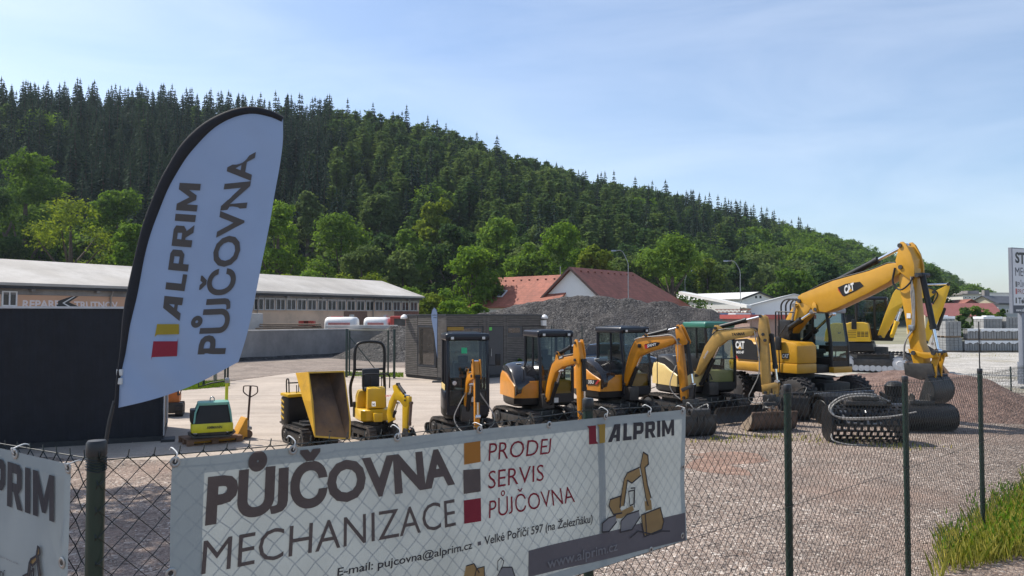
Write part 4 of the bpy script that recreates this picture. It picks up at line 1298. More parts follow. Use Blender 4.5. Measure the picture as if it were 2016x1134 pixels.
tanker(644, 703, 624, 62, 'white and faded red tank trailer behind the wall, left of the two', False)
tanker(720, 768, 624.5, 63, 'white tank truck with red cab behind the wall, partly behind the slatted office', True)

# --- slatted office cabin
M_slat = mat('grey_larch_slats', (0.125, 0.115, 0.105), 0.8, var=0.3, scale=2.5, stretch=(1, 1, 5), bump=0.15)
M_slatb = mat('black_backing', (0.015, 0.015, 0.016), 0.8, var=0.2)
M_anth = mat('anthracite_metal', (0.045, 0.048, 0.055), 0.45, var=0.1)
M_oglass = mat('office_glass', (0.05, 0.045, 0.04), 0.04, var=0.3, spec=0.9, coat=0.6)
OC = gnd(878, 751); OR = gnd(1075, 736.5)
OW = Wall(OC, OR); od = V((-OW.d.y, OW.d.x, 0)); OLe = OC + od * 3.15
OLW = Wall(OLe, OC); OH = 2.9
of = thing('office_cabin', 'flat-roofed office cabin clad in dark grey horizontal slats with a tall window and a door', 'cabin')
mb = MB(); c = [OC - OW.n * .05 - OLW.n * .05, OR - OW.n * .05 - OW.d * .05, OR + od * 3.1 - OW.d * .05, OLe - OLW.n * .05]
mb.add([V((p.x, p.y, .12)) for p in c] + [V((p.x, p.y, OH - .03)) for p in c], [(0, 1, 2, 3), (7, 6, 5, 4), (0, 4, 5, 1), (1, 5, 6, 2), (2, 6, 7, 3), (3, 7, 4, 0)])
mb.build('wall', M_slatb, of, smooth=0)
mb = MB(); c = [OC + OW.n * .03 + OLW.n * .03, OR + OW.n * .03 + OW.d * .03, OR + od * 3.15 + OW.d * .03, OLe + OLW.n * .03]
mb.add([V((p.x, p.y, OH - .029)) for p in c] + [V((p.x, p.y, OH + .03)) for p in c], [(0, 1, 2, 3), (7, 6, 5, 4), (0, 4, 5, 1), (1, 5, 6, 2), (2, 6, 7, 3), (3, 7, 4, 0)])
mb.build('roof', M_anth, of, smooth=0)


def oz(x, y): return (780 + x / 6.3, 600 + y / 6.3)


def hslats(Wp, a0, a1, z0, z1, name='slat_panel'):
    mb = MB(); z = z0; i = 0
    while z < z1 - .03:
        Wp.slab(mb, a0 + 0.004 * (i % 2), a1, z, min(z + .062, z1), -0.045 + .004 * (i % 3), 0.0); z += .083; i += 1
    return mb.build(name, M_slat, of, smooth=0)


def vslats(Wp, a0, a1, z0, z1):
    mb = MB(); a = a0
    while a < a1 - .02:
        Wp.slab(mb, a, min(a + .062, a1), z0, z1, -0.045, 0.006); a += .088
    return mb.build('slat_panel', M_slat, of, smooth=0)


A = lambda Wp, x, y: Wp.sz(*oz(x, y))
wl0, wl1 = A(OLW, 265, 500)[0], A(OLW, 478, 500)[0]; wz0, wz1 = 0.62, A(OLW, 300, 265)[1]
vl = A(OLW, 505, 500)[0]
hslats(OLW, 0, wl0 - .03, .15, OH - .04); hslats(OLW, wl0, vl, wz1 + .05, OH - .04); hslats(OLW, wl0, vl, .15, wz0 - .06); vslats(OLW, vl + .03, OLW.len, .15, OH - .04)
mb = MB(); OLW.slab(mb, wl0 - .02, wl1 + .05, wz0 - .05, wz1 + .04, -0.04, -0.01); w_ = mb.build('window', M_anth, of, smooth=0)
mb = MB(); OLW.slab(mb, wl0 + .08, wl1 - .04, wz0 + .05, wz1 - .05, -.02, 0.004); mb.build('pane', M_oglass, w_, smooth=0)
x1_, x2_, x3_, x4_ = [A(OW, x, 400)[0] for x in (1085, 1150, 1335, 1378)]
zt_ = A(OW, 1200, 262)[1]
hslats(OW, 0.03, x1_, zt_, OH - .04); vslats(OW, x1_, x2_, .15, OH - .04); hslats(OW, x2_, x3_, zt_, OH - .04); vslats(OW, x3_, x4_, .15, OH - .04); hslats(OW, x4_, OW.len, zt_, OH - .04)
wb = A(OW, 1570, 300)[0]; zq = A(OW, 1450, 400)[1]
hslats(OW, wb, OW.len, zq, zt_ - .02); hslats(OW, x4_, OW.len, .15, zq)
mb = MB(); OW.slab(mb, x4_, wb - .02, zq, zt_ - .03, -.045, -.012); w_ = mb.build('window', M_anth, of, smooth=0)
mb = MB(); OW.slab(mb, x4_ + .06, wb - .18, zq + .2, zt_ - .1, -.02, -.004); mb.build('pane', M_oglass, w_, smooth=0)
mb = MB(); OW.slab(mb, x2_ + .02, x3_ - .02, .15, zt_ - .03, -.045, -.012); d_ = mb.build('door', M_anth, of, smooth=0)
mb = MB(); OW.slab(mb, x2_ + .1, x2_ + .13, 1.0, 1.35, -.012, .04); mb.build('handle', M_zinc, d_, smooth=0)
mb = MB(); OW.slab(mb, 0.1, x1_ - .05, .8, zt_ - .03, -.045, -.012); w_ = mb.build('window', M_anth, of, smooth=0)
mb = MB(); OW.slab(mb, 0.2, x1_ - .15, .9, zt_ - .1, -.02, -.004); mb.build('pane', M_oglass, w_, smooth=0)
mb = MB(); OW.pslab(mb, 881, 644, 913, 650, -.004, .006); mb.build('notice', M_inkY, of, smooth=0)
M_signg = mat('green_sign', (0.10, 0.48, 0.07), 0.5, var=0.05)
mb = MB(); OW.pslab(mb, *oz(1152, 278), *oz(1185, 318), .007, .014); mb.build('notice', M_signg, of, smooth=0)
mb = MB(); OW.pslab(mb, *oz(1793, 192), *oz(1840, 258), .002, .14); mb.build('meter_box', M_whitep, of, smooth=0)
mb = MB(); a, z = A(OW, 1818, 150); mb.lathe([(.02, -.02), (.17, 0), (.17, .07), (.1, .16), (.02, .2)], OW.w(a, z - .08, .12), 'Z', 14); mb.build('lamp', M_whitep, of)
mb = MB(); a, z = A(OLW, 65, 150); mb.lathe([(.02, -.02), (.17, 0), (.17, .07), (.1, .16), (.02, .2)], OLW.w(max(a, .1), z - .08, .12), 'Z', 14); mb.build('lamp', M_whitep, of)
mb = MB(); OW.slab(mb, .05, OW.len, .02, .148, -.3, -.06); OLW.slab(mb, 0, OLW.len, .02, .148, -.3, -.06); mb.build('plinth', M_dark, of, smooth=0)

# small feather flag at the corner of the office
D2 = gnd(862, 752).y - .15
SFP = Plane(V((at(862, 700, D2).x, D2, 0)), V((1, 0, 0)), V((0, -1, 0)), 0, 0)
sf = thing('feather_flag', 'small narrow white drop flag standing at the corner of the slatted office', 'flag')
mb = MB(); SFP.poly(mb, [oz(*q) for q in [(513, 690), (490, 520), (470, 350), (452, 260), (438, 180), (436, 110), (448, 60), (474, 34), (500, 60), (512, 110), (513, 200), (511, 350), (510, 500)]], 0.0)
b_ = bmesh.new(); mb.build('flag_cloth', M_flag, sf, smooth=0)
mb = MB(); mb.tube([SFP.w(*SFP.sz(*oz(*q)), .01) for q in [(516, 950), (514, 700), (511, 400), (513, 110), (500, 58), (474, 32), (447, 58), (435, 110)]], .012, 6); mb.build('pole', M_cap, sf)
mb = MB(); SFP.text(mb, 'ALPRIM', [oz(448, 135), oz(500, 135), oz(500, 122), oz(448, 122)], off=.006); SFP.text(mb, 'ALPRIM', [oz(462, 165), oz(500, 165), oz(500, 153), oz(462, 153)], off=.006); mb.build('lettering', M_fink, sf, smooth=0)
mb = MB(); p = SFP.w(*SFP.sz(*oz(516, 950))); mb.box((p.x, p.y, .03), (.45, .45, .06), .01); mb.build('base_plate', M_cap, sf)
# plant pot by the office
p = gnd(1016, 741); pt = thing('potted_plant', 'leafy plant in a dark pot in front of the slatted office', 'plant', p)
mb = MB(); mb.lathe([(.12, 0), (.17, .3), (.18, .32), (.16, .33)], (0, 0, 0), 'Z', 14); mb.build('pot', M_dark, pt)
crown(501, .85, .32, 7, 160, .09, z0=.4).build('foliage', M_leafE, pt, smooth=0, norm=False)

# --- dark storage container by the flag
M_navy = mat('dark_ribbed_steel', (0.009, 0.011, 0.018), 0.5, var=0.25, scale=3, spec=0.3, dirt=0.1, dirtcol=(0.05, 0.05, 0.055))
M_trim = mat('pale_trim', (0.55, 0.55, 0.56), 0.5, var=0.1)
BR = gnd(321, 868); bd = V((-0.925, -0.38, 0)).normalized(); bb = V((bd.y, -bd.x, 0)); bb = bb if bb.y > 0 else -bb
BH = 3.06
BW = Wall(BR + bd * 6.1, BR); bc = thing('storage_container', 'dark ribbed steel container standing in its own shade behind the feather flag', 'container')
mb = MB(); rib = []; a = 0; nseg = int(BW.len / .07)
ring0 = []
for i in range(nseg + 1):
    o_ = -0.02 if (i // 2) % 2 else 0.0
    ring0.append(BW.w(BW.len * i / nseg, 0.12, o_))
vs = ring0 + [p + V((0, 0, BH - .14)) for p in ring0]; n_ = len(ring0)
mb.add(vs, [(i, i + 1, n_ + i + 1, n_ + i) for i in range(n_ - 1)])
BWi = BW.w(0, .12, -.03), BW.w(BW.len, .12, -.03)
q = [BW.w(0, .12, -.03), BW.w(BW.len - .02, .12, -.03), BW.w(BW.len - .02, .12, -2.4), BW.w(0, .12, -2.4)]
mb.add(q + [p + V((0, 0, BH - .14)) for p in q], [(0, 3, 2, 1), (4, 5, 6, 7), (1, 2, 6, 5), (2, 3, 7, 6), (3, 0, 4, 7)])
mb.build('wall', M_navy, bc, smooth=0)
mb = MB(); BW.slab(mb, -.02, BW.len + .03, BH - .018, BH + .03, -2.43, 0.04); mb.build('roof_edge', M_trim, bc, smooth=0)
mb = MB(); BW.slab(mb, 0, BW.len + .01, .0, .118, -2.4, .02); mb.build('base_rail', M_dark, bc, smooth=0)
for o0, o1 in ((-.14, -.02), (-2.4, -2.2)):
    mb = MB(); BW.slab(mb, BW.len - .019, BW.len + .02, .12, BH - .02, o0, o1); mb.build('corner_trim', M_trim, bc, smooth=0)
mb = MB(); BW.slab(mb, BW.len - .04, BW.len + .25, 0.0, .06, -.25, .25); mb.build('foot_plate', M_dark, bc, smooth=0)

# --- red roof house
M_eave = mat('brown_fascia', (0.07, 0.035, 0.03), 0.6, var=0.1)
hs = thing('red_roof_house', 'white gabled house with two red tiled roof wings rising behind the dark gravel heap', 'house')
rd = V((.63, .776, 0)).normalized(); gd = V((rd.y, -rd.x, 0))
AP = V((6.24, 80, 7.8)); RE = AP + rd * 12.6; sl_ = .84; hw = 5.6


def dn(p, k, along=0.0): return p + gd * k + rd * along + V((0, 0, -abs(k) * sl_))


def roofslab(mb, pts, th=.14):
    n = len(pts); q = [p + V((0, 0, th)) for p in pts]
    mb.add(list(pts) + q, [tuple(range(n))[::-1], tuple(range(n, 2 * n))] + [(i, (i + 1) % n, n + (i + 1) % n, n + i) for i in range(n)])


mb = MB(); roofslab(mb, [dn(AP, 0, -.35), dn(AP, hw, -.35), dn(RE, hw, 6.6), RE]); roofslab(mb, [dn(AP, 0, -.35), RE, dn(RE, -hw, 6.6), dn(AP, -hw, -.35)]); roofslab(mb, [RE, dn(RE, hw, 6.6), dn(RE, -hw, 6.6)])
mb.build('roof', M_tileB, hs, smooth=0)
WR0 = AP + V((-.74, 4, -.6)); wd_ = V((-.726, .687, 0)).normalized(); WR1 = WR0 + wd_ * 11.2
wg = -rd
def dw(p, k): return p + wg * k + V((0, 0, -abs(k) * sl_))
mb = MB(); roofslab(mb, [WR0 + wd_ * -3, WR1, dw(WR1, 4.2), dw(WR0, 4.2) + wd_ * -2]); roofslab(mb, [WR0 + wd_ * -3, dw(WR0, -4.2) + wd_ * -3, dw(WR1, -4.2), WR1])
mb.build('roof', M_tileA, hs, smooth=0)
mb = MB(); w5 = 5.2
pts = [dn(AP, -w5), dn(AP, 0) - V((0, 0, .05)), dn(AP, w5)]
base = [V((p.x, p.y, 0)) for p in pts]
mb.add([base[0], base[2], pts[2] - V((0, 0, .1)), pts[1] - V((0, 0, .1)), pts[0] - V((0, 0, .1))], [(0, 1, 2, 3, 4)])
q = [dn(AP, -w5, .02), dn(AP, w5, .02), dn(RE, w5, 6.2), dn(RE, -w5, 6.2)]
mb.add([V((p.x, p.y, 0)) for p in q] + [V((p.x, p.y, 3.3)) for p in q], [(0, 1, 5, 4), (1, 2, 6, 5), (2, 3, 7, 6), (3, 0, 4, 7)])
q = [dw(WR0, 3.8), dw(WR1 - wd_ * .3, 3.8), dw(WR1 - wd_ * .3, -3.8), dw(WR0, -3.8)]
mb.add([V((p.x, p.y, 0)) for p in q] + [V((p.x, p.y, 3.8)) for p in q], [(0, 1, 5, 4), (1, 2, 6, 5), (2, 3, 7, 6), (3, 0, 4, 7)])
mb.add([V((q[1].x, q[1].y, 3.8)), V((q[2].x, q[2].y, 3.8)), WR1 - wd_ * .3 - V((0, 0, .05))], [(0, 1, 2)])
mb.build('wall', M_whitew, hs, smooth=0)
for s in (1, -1):
    mb = MB(); roofslab(mb, [dn(AP, 0, -.42) + V((0, 0, -.12)), dn(AP, hw * s, -.42) + V((0, 0, -.12)), dn(AP, hw * s, -.36) + V((0, 0, -.12)), dn(AP, 0, -.36) + V((0, 0, -.12))], .28); mb.build('bargeboard', M_eave, hs, smooth=0)
p = WR0.lerp(WR1, .62); p = dw(p, 2.5) + V((0, 0, .22)); mb = MB(); rm = Matrix(((wd_.x, wg.x * .77, 0), (wd_.y, wg.y * .77, 0), (0, -.64, .77))).to_4x4()
Z_ = wd_.cross(wg * .77 + V((0, 0, -.64))).normalized(); X_ = wd_; Y_ = Z_.cross(X_)
rm = Matrix((X_, Y_, Z_)).transposed().to_4x4()
mb.box(p, (.85, 1.2, .12), .02, rot=rm); sk = mb.build('skylight', M_trim, hs, smooth=0)
mb = MB(); mb.box(p + (Z_ if Z_.z > 0 else -Z_) * .075, (.62, .95, .03), 0, rot=rm); mb.build('pane', M_oglass, sk, smooth=0)
p = at(1103, 540, 88); mb = MB(); mb.cyl((p.x, p.y, 6), (p.x, p.y, p.z + .9), .05, 8); mb.build('flue_pipe', M_zinc, hs)
mb = MB()
for i in range(9):
    p = dn(AP, .55, 1 + i * 1.35) + V((0, 0, .2)); mb.box(p, (.22, .22, .14), .03)
    p = dw(WR0.lerp(WR1, (i + .5) / 9), .6) + V((0, 0, .2)); mb.box(p, (.2, .2, .12), .03)
mb.build('ridge_vent', M_tileB, hs, smooth=0)


# --- halls and sheds on the right
def gable_hall(name, label, apex, rdir, rlen, hwid, drop, m_roof, m_wall, fascia=None, over=.25):
    t = thing(name, label, 'hall'); r = V((rdir[0], rdir[1], 0)).normalized(); gg = V((r.y, -r.x, 0)); ap = V(apex); k = drop / hwid
    e = ap + r * rlen
    D_ = lambda p, w_: p + gg * w_ + V((0, 0, -abs(w_) * k))
    mb = MB()
    for s in (1, -1): roofslab(mb, [ap - r * over, e, D_(e, s * (hwid + over)), D_(ap - r * over, s * (hwid + over))], .1)
    mb.build('roof', m_roof, t, smooth=0)
    q = [D_(ap, -hwid), D_(ap, hwid), D_(e, hwid), D_(e, -hwid)]; h = ap.z - drop - .02
    mb = MB(); mb.add([V((p.x, p.y, 0)) for p in q] + [V((p.x, p.y, h)) for p in q] + [ap - V((0, 0, .02)), e - V((0, 0, .02))], [(0, 1, 5, 8, 4), (1, 2, 6, 5), (2, 3, 7, 9, 6), (3, 0, 4, 7)])
    mb.build('wall', m_wall, t, smooth=0)
    if fascia:
        for s in (1, -1):
            mb = MB(); roofslab(mb, [ap - r * (over + .04) - V((0, 0, .1)), D_(ap - r * (over + .04), s * (hwid + over)) - V((0, 0, .1)), D_(ap - r * (over + .002), s * (hwid + over)) - V((0, 0, .1)), ap - r * (over + .002) - V((0, 0, .1))], .26); mb.build('fascia', fascia, t, smooth=0)
    return t, ap, r, gg


t1, ap, r_, gg = gable_hall('storage_hall', 'long white hall with pale low roof and dark gable edge, behind the heap', (34, 105, 5.98), (-8.4, 13.5), 17, 3.4, .9, M_roofw, M_whitew, M_dark)
mb = MB()
for w_ in (-.55, .35):
    c = ap + gg * w_ - V((0, 0, .62)) - r_ * .02; mb.box(c, (.34, .06, .34), rot=math.atan2(gg.y, gg.x))
mb.build('vent_opening', M_dark, t1, smooth=0)
p = at(1563, 580, 75)
gable_hall('storage_hall', 'plain white gabled hall behind the big wheeled excavator boom', (p.x, 75, p.z), (.25, 1), 16, 4.3, 1.15, M_roofw, M_whitew)
# open shed: white roof, red lattice, blue back wall
sh = thing('open_shed', 'open shed with white sheet roof, red lattice beam and blue back wall beside the heap', 'shed')
a, b, c, d = at(1336, 579, 92), at(1470, 606.5, 70), at(1480, 607, 76), at(1345, 577, 100)
mb = MB(); roofslab(mb, [a, b, c, d], .28); mb.build('roof', M_roofw, sh, smooth=0)
SW = Wall((at(1380, 615, 74).x, 74), (at(1480, 615, 72).x, 72)); mb = MB()
a0, z1 = SW.sz(1408, 608.5); a1, z0 = SW.sz(1479, 616)
SW.slab(mb, a0, a1, z1 - .06, z1, 0, .1); SW.slab(mb, a0, a1, z0, z0 + .06, 0, .1)
for i in range(9):
    x = a0 + (a1 - a0) * i / 9; y = a0 + (a1 - a0) * (i + .5) / 9; w_ = a0 + (a1 - a0) * (i + 1) / 9
    mb.tube([SW.w(x, z0, .05), SW.w(y, z1, .05), SW.w(w_, z0, .05)], .03, 4)
mb.build('lattice_beam', mat('faded_red_steel', (0.40, 0.14, 0.10), 0.6, var=0.15), sh, smooth=0)
mb = MB(); SW.slab(mb, a0 - 1, a1 + .1, 0, z0 - .005, -2, -1.9); mb.build('back_wall', M_blueW, sh, smooth=0)
for px in (1412, 1478):
    mb = MB(); a, _ = SW.sz(px, 620); mb.box(SW.w(a, z0 / 2 - .01, .05), (.14, .14, z0 - .03)); mb.build('column', M_redp, sh, smooth=0)
# loader with teal cab glass in the shed
M_teal = mat('teal_glass', (0.03, 0.20, 0.20), 0.15, var=0.25, spec=0.8)
p = at(1456, 640, 66); ld = thing('wheel_loader', 'pale loader with teal cab windows parked in the open shed', 'loader', (p.x, 66, 0), .2)
mb = MB(); mb.b2(-.72, .72, -.7, .7, 2.88, 3.05, .06); mb.b2(-.75, .75, -.75, .75, 1.2, 1.75, .05)
for x in (-.68, .68):
    for y in (-.66, .66): mb.b2(x - .05, x + .05, y - .05, y + .05, 1.74, 2.9)
mb.build('cab', M_trim, ld); mb = MB(); mb.b2(-.64, .64, -.62, .62, 1.76, 2.87); mb.build('cab_glass', M_teal, ld, smooth=0)
mb = MB(); mb.b2(-1.0, 1.0, -.6, 2.6, .6, 1.4, .1); mb.build('body', M_inkY, ld)
for x in (-.9, .9):
    for y in (-.4, 2.0):
        mb = MB(); mb.lathe([(.2, -.2), (.55, -.2), (.62, -.12), (.62, .12), (.55, .2), (.2, .2)], (x, y, .62), 'X', 20); mb.build('wheel', M_blackp, ld)
# brown shed with red roof edge
p0, p1 = at(1476, 640, 52), at(1600, 640, 54); SB = Wall((p0.x, 52), (p1.x, 54))
bs = thing('low_shed', 'low brownish shed with a red roof edge behind the big wheeled excavator', 'shed')
mb = MB(); SB.slab(mb, 0, SB.len, 0, 2.62, -3, 0); mb.build('wall', mat('pink_brown_boards', (0.36, 0.245, 0.20), 0.85, var=0.12), bs, smooth=0)
mb = MB(); SB.slab(mb, -.15, SB.len + .1, 2.622, 2.92, -3.1, .25); mb.build('roof', mat('red_sheet_roof', (0.42, 0.09, 0.075), 0.55, var=0.1), bs, smooth=0)
mb = MB()
for i in range(8): SB.slab(mb, SB.len * i / 8 + .1, SB.len * i / 8 + .14, 0, 2.6, .003, .02)
mb.build('batten', M_wood, bs, smooth=0)


# --- street lamps
def lamp(px, yt, xa, ya, D, label):
    p = at(px, yt, D); q = at(xa, ya, D); t = thing('street_lamp', label, 'street lamp', (p.x, D, 0), 0, 'street lamps')
    dx = q.x - p.x; mb = MB()
    mb.tube([(0, 0, 0), (0, 0, p.z * .5), (0, 0, p.z - .8)], [.065, .045, .036], 8); mb.build('pole', M_zinc, t)
    mb = MB(); mb.tube(spline([(0, 0, p.z - .85), (0, 0, p.z), (dx * .12, 0, p.z + .45), (dx * .45, 0, q.z - .02), (dx, 0, q.z)], 6), .034, 8); mb.build('arm', M_zinc, t)
    mb = MB(); mb.loft([[V((dx * f, y * w_, q.z + z * w_)) for y, z in ((-.13, -.05), (.13, -.05), (.1, .08), (-.1, .08))] for f, w_ in ((.86, .5), (.92, 1), (1.15, 1), (1.22, .5))]); mb.build('lamp_head', M_zinc, t)


lamp(1236.5, 520, 1209, 494, 72, 'tallest street lamp, in front of the red tiled roof')
lamp(1348.5, 552, 1363, 533.5, 118, 'small thin street lamp bending right, at the end of the red roof')
lamp(1457, 536, 1430, 514, 74, 'street lamp bending left in front of the long white hall')


# --- heaps
def heap(name, label, crest, yb, yf, slope_f, slope_b, m, seed, rough=.12, foot=.6):
    """crest: list of (x, height); ridge line at depth yb(x)"""
    mb = MB(); x0, x1 = crest[0][0], crest[-1][0]; nx = 150; ny = 90
    y0, y1 = yf
    vs = []
    for j in range(ny + 1):
        for i in range(nx + 1):
            x = x0 + (x1 - x0) * i / nx; y = y0 + (y1 - y0) * j / ny
            c = lerpt(crest, x); d = y - yb(x)
            z = c - (slope_f * max(0, -d - foot) + slope_b * max(0, d - foot)) - .0
            nn = noise.fractal(V((x * .7, y * .7, seed)), 1.0, 2.0, 5) * rough * min(1, max(0, z + .3) * 1.2) + noise.noise(V((x * 5, y * 5, seed))) * rough * .16
            vs.append((x, y, max(-.05, z + nn)))
    mb.add(vs, [(j * (nx + 1) + i, j * (nx + 1) + i + 1, (j + 1) * (nx + 1) + i + 1, (j + 1) * (nx + 1) + i) for j in range(ny) for i in range(nx)])
    o = mb.build(name, m, smooth=180, norm=False); return tag(o, label, 'heap')


M_heap = stones('dark_gravel', [(0.036, 0.034, 0.034), (0.07, 0.065, 0.062), (0.020, 0.019, 0.02), (0.105, 0.098, 0.092), (0.05, 0.046, 0.044), (0.18, 0.17, 0.16)], 7, bump=1.0, patch=(0.10, 0.09, 0.085), pscale=0.22, fine=2.2)
M_heap2 = stones('red_brown_gravel', [(0.15, 0.095, 0.075), (0.24, 0.155, 0.125), (0.105, 0.07, 0.06), (0.32, 0.225, 0.185), (0.19, 0.12, 0.095)], 17, bump=1.0, patch=(0.17, 0.11, 0.088), pscale=0.5, fine=2.2)
HP = [(880, 640), (930, 619), (985, 606), (1015, 596), (1068, 588), (1108, 583.5), (1150, 580.5), (1175, 579), (1206, 582), (1253, 587), (1325, 595), (1400, 606), (1440, 623), (1480, 655), (1520, 695)]
heap('dark_gravel_heap', 'large heap of dark grey gravel behind the slatted office and small excavators', [(at(x, y, 60).x, at(x, y, 60).z - .18) for x, y in HP], lambda x: 60, (50.5, 72), .62, .7, M_heap, 3, .22)
HP2 = [(1560, 800), (1600, 772), (1650, 752), (1720, 741), (1800, 736), (1870, 734), (1905, 742), (1950, 772), (1985, 800), (2010, 815)]
heap('red_brown_gravel_heap', 'low spread heap of reddish brown gravel under the big excavator arm', [(at(x, y, 26).x, max(-.05, at(x, y, 26).z)) for x, y in HP2], lambda x: 26, (19.5, 31), .20, .34, M_heap2, 5, .09, 1.2)
p = at(735, 655, 53.2)
heap('dark_gravel_heap', 'small dark gravel heap sloping behind the mesh gate against the wall', [(p.x - 2.6, -.05), (p.x - .8, .7), (p.x + 1.6, 2.1), (p.x + 3.8, 2.2), (p.x + 5.5, .8), (p.x + 6.3, -.05)], lambda x: 51.5, (45.5, 53.2), .5, .4, M_heap, 8, .12)

mb = MB(); nn_ = 60; vs = []
for i in range(nn_ + 1):
    a = (RW.len - .2) * i / nn_; w_ = .55 + .35 * noise.noise(V((a * .35, 3, 1))) + .12 * noise.noise(V((a * 1.9, 7, 1))); h_ = .22 + .14 * noise.noise(V((a * .5, 9, 4)))
    vs += [RW.w(a, -.02, .002 + max(.15, w_)), RW.w(a, h_ * .5, .002 + max(.08, w_ * .5)), RW.w(a, h_, .002), RW.w(a, -.02, .002)]
mb.add(vs, [(i * 4 + k, (i + 1) * 4 + k, (i + 1) * 4 + (k + 1) % 4, i * 4 + (k + 1) % 4) for i in range(nn_) for k in range(4)])
tag(mb.build('soil_bank', M_heap, None, smooth=60), 'low dark soil bank along the foot of the retaining wall', 'soil bank')
# --- yard gate and back fences
M_gr2 = mat('dark_green_steel', (0.015, 0.035, 0.03), 0.5, var=0.2)


def wirepanel(Wp, a0, a1, z0, z1, da, dz_, r=.003):
    mb = MB(); a = a0
    while a <= a1 + 1e-6:
        mb.tube([Wp.w(a, z0), Wp.w(a, z1)], r, 3, cap=False); a += da
    z = z0
    while z <= z1 + 1e-6:
        mb.tube([Wp.w(a0, z), Wp.w(a1, z)], r * 1.2, 3, cap=False); z += dz_
    return mb


GW = Wall(gnd(683, 743), gnd(776, 745)); gt = thing('mesh_gate', 'green steel gate leaf with wire mesh and diagonal brace beside the slatted office', 'gate')
gh = GW.sz(690, 650)[1]
mb = MB()
for a in (.12, GW.len - .3): mb.box(GW.w(a, gh / 2 + .05), (.06, .06, gh - .1), rot=math.atan2(GW.d.y, GW.d.x))
for z in (.16, gh): mb.tube([GW.w(.1, z), GW.w(GW.len - .28, z)], .025, 6)
mb.build('frame', M_gr2, gt, smooth=0)
mb = MB(); mb.tube([GW.w(.12, gh * .86), GW.w(GW.len - .75, .2)], .022, 6); mb.build('brace', M_gr2, gt)
wirepanel(GW, .16, GW.len - .34, .18, gh - .02, .05, .2, .004).build('mesh_panel', M_gr2, gt, smooth=0, norm=False)
for a in (-.02, GW.len):
    mb = MB(); mb.box(GW.w(a, gh / 2 + .03), (.09, .09, gh + .06), .01, rot=math.atan2(GW.d.y, GW.d.x)); mb.build('post', M_gr2, gt)
G2 = Wall(gnd(398, 762), gnd(450, 747)); g3 = thing('mesh_gate', 'half hidden mesh gate with dark posts behind the plate compactor', 'gate')
for px in (401, 443, 448.5):
    mb = MB(); a, _ = G2.sz(px, 750); mb.box(G2.w(a, 1.0), (.07, .07, 2.0), .008); mb.build('post', M_gr2, g3)
mb = MB(); a, _ = G2.sz(428.5, 750); mb.box(G2.w(a, .8, -.1), (.12, .12, 1.6), .01); mb.build('post', M_zinc, g3)
wirepanel(G2, .02, G2.len, .1, 1.95, .1, .2, .0028).build('mesh_panel', M_gr2, g3, smooth=0, norm=False)
F2 = Wall(gnd(1085, 731), gnd(1420, 725)); f2 = thing('wire_fence', 'thin dark wire fence with slim posts in front of the dark gravel heap', 'fence')
for px in (1086, 1146, 1208, 1270.5, 1336, 1404):
    mb = MB(); a, _ = F2.sz(px, 700); z = F2.sz(px, 641)[1]; mb.cyl(F2.w(a, 0), F2.w(a, z), .028, 8); mb.build('post', M_gr2, f2)
wirepanel(F2, 0, F2.len, .05, 1.95, .08, .2, .0022).build('wire_mesh', M_gr2, f2, smooth=0, norm=False)
F3 = Wall(gnd(1930, 772), gnd(2120, 782)); f3 = thing('wire_fence', 'slim wire fence with black rods in front of the pipe pallets on the right', 'fence')
mb = MB()
wirepanel(F3, 0, F3.len, .05, .95, .1, .1, .0025).build('wire_mesh', M_gr2, f3, smooth=0, norm=False)
for k in range(4):
    mb = MB(); a = F3.len * k / 3; mb.cyl(F3.w(a, 0), F3.w(a, 1.0), .025, 8); mb.build('post', M_gr2, f3)

# --- concrete goods on pallets, far right
M_block = mat('concrete_blocks', (0.29, 0.29, 0.285), 0.9, var=0.14, scale=1.5, dirt=0.15, dirtcol=(0.22, 0.22, 0.21))
M_blockd = mat('grey_blocks', (0.24, 0.25, 0.25), 0.9, var=0.16, scale=1.5)
M_film = mat('white_film', (0.78, 0.79, 0.80), 0.35, var=0.04)


def pallet_base(mb, w_, d_, z):
    for y in (-.42, 0, .42): mb.b2(-w_ / 2, w_ / 2, y * d_ - .05, y * d_ + .05, z, z + .1)
    mb.b2(-w_ / 2, w_, -d_ / 2, d_ / 2, z + .1, z + .13) if False else mb.b2(-w_ / 2, w_ / 2, -d_ / 2, d_ / 2, z + .1, z + .13)


def blocks(x, y, z, w_, d_, h, nx, nz, m, label, film=False):
    t = thing('block_pallet', label, 'pallet', (x, y, z), .05, 'pallets of concrete blocks'); mb = MB(); pallet_base(mb, w_, d_, 0); mb.build('pallet', M_wood, t, smooth=0)
    mb = MB(); g_ = .018; h -= .13
    for k in range(nz):
        for i in range(nx):
            for j in range(3):
                mb.b2(-w_ / 2 + w_ * i / nx + g_, -w_ / 2 + w_ * (i + 1) / nx - g_, -d_ / 2 + d_ * j / 3 + g_, -d_ / 2 + d_ * (j + 1) / 3 - g_, .13 + h * k / nz, .13 + h * (k + 1) / nz - g_)
    mb.build('blocks', m, t, smooth=0)
    if film:
        mb = MB(); mb.b2(-w_ / 2 - .02, w_ / 2 + .02, -d_ / 2 - .02, d_ / 2 + .02, .13 + h - .16, .13 + h + .04, .03); mb.b2(-w_ * .2, w_ * .25, -.3, .3, .13 + h + .041, .13 + h + .12, .03); mb.build('film', M_film, t)
    return t


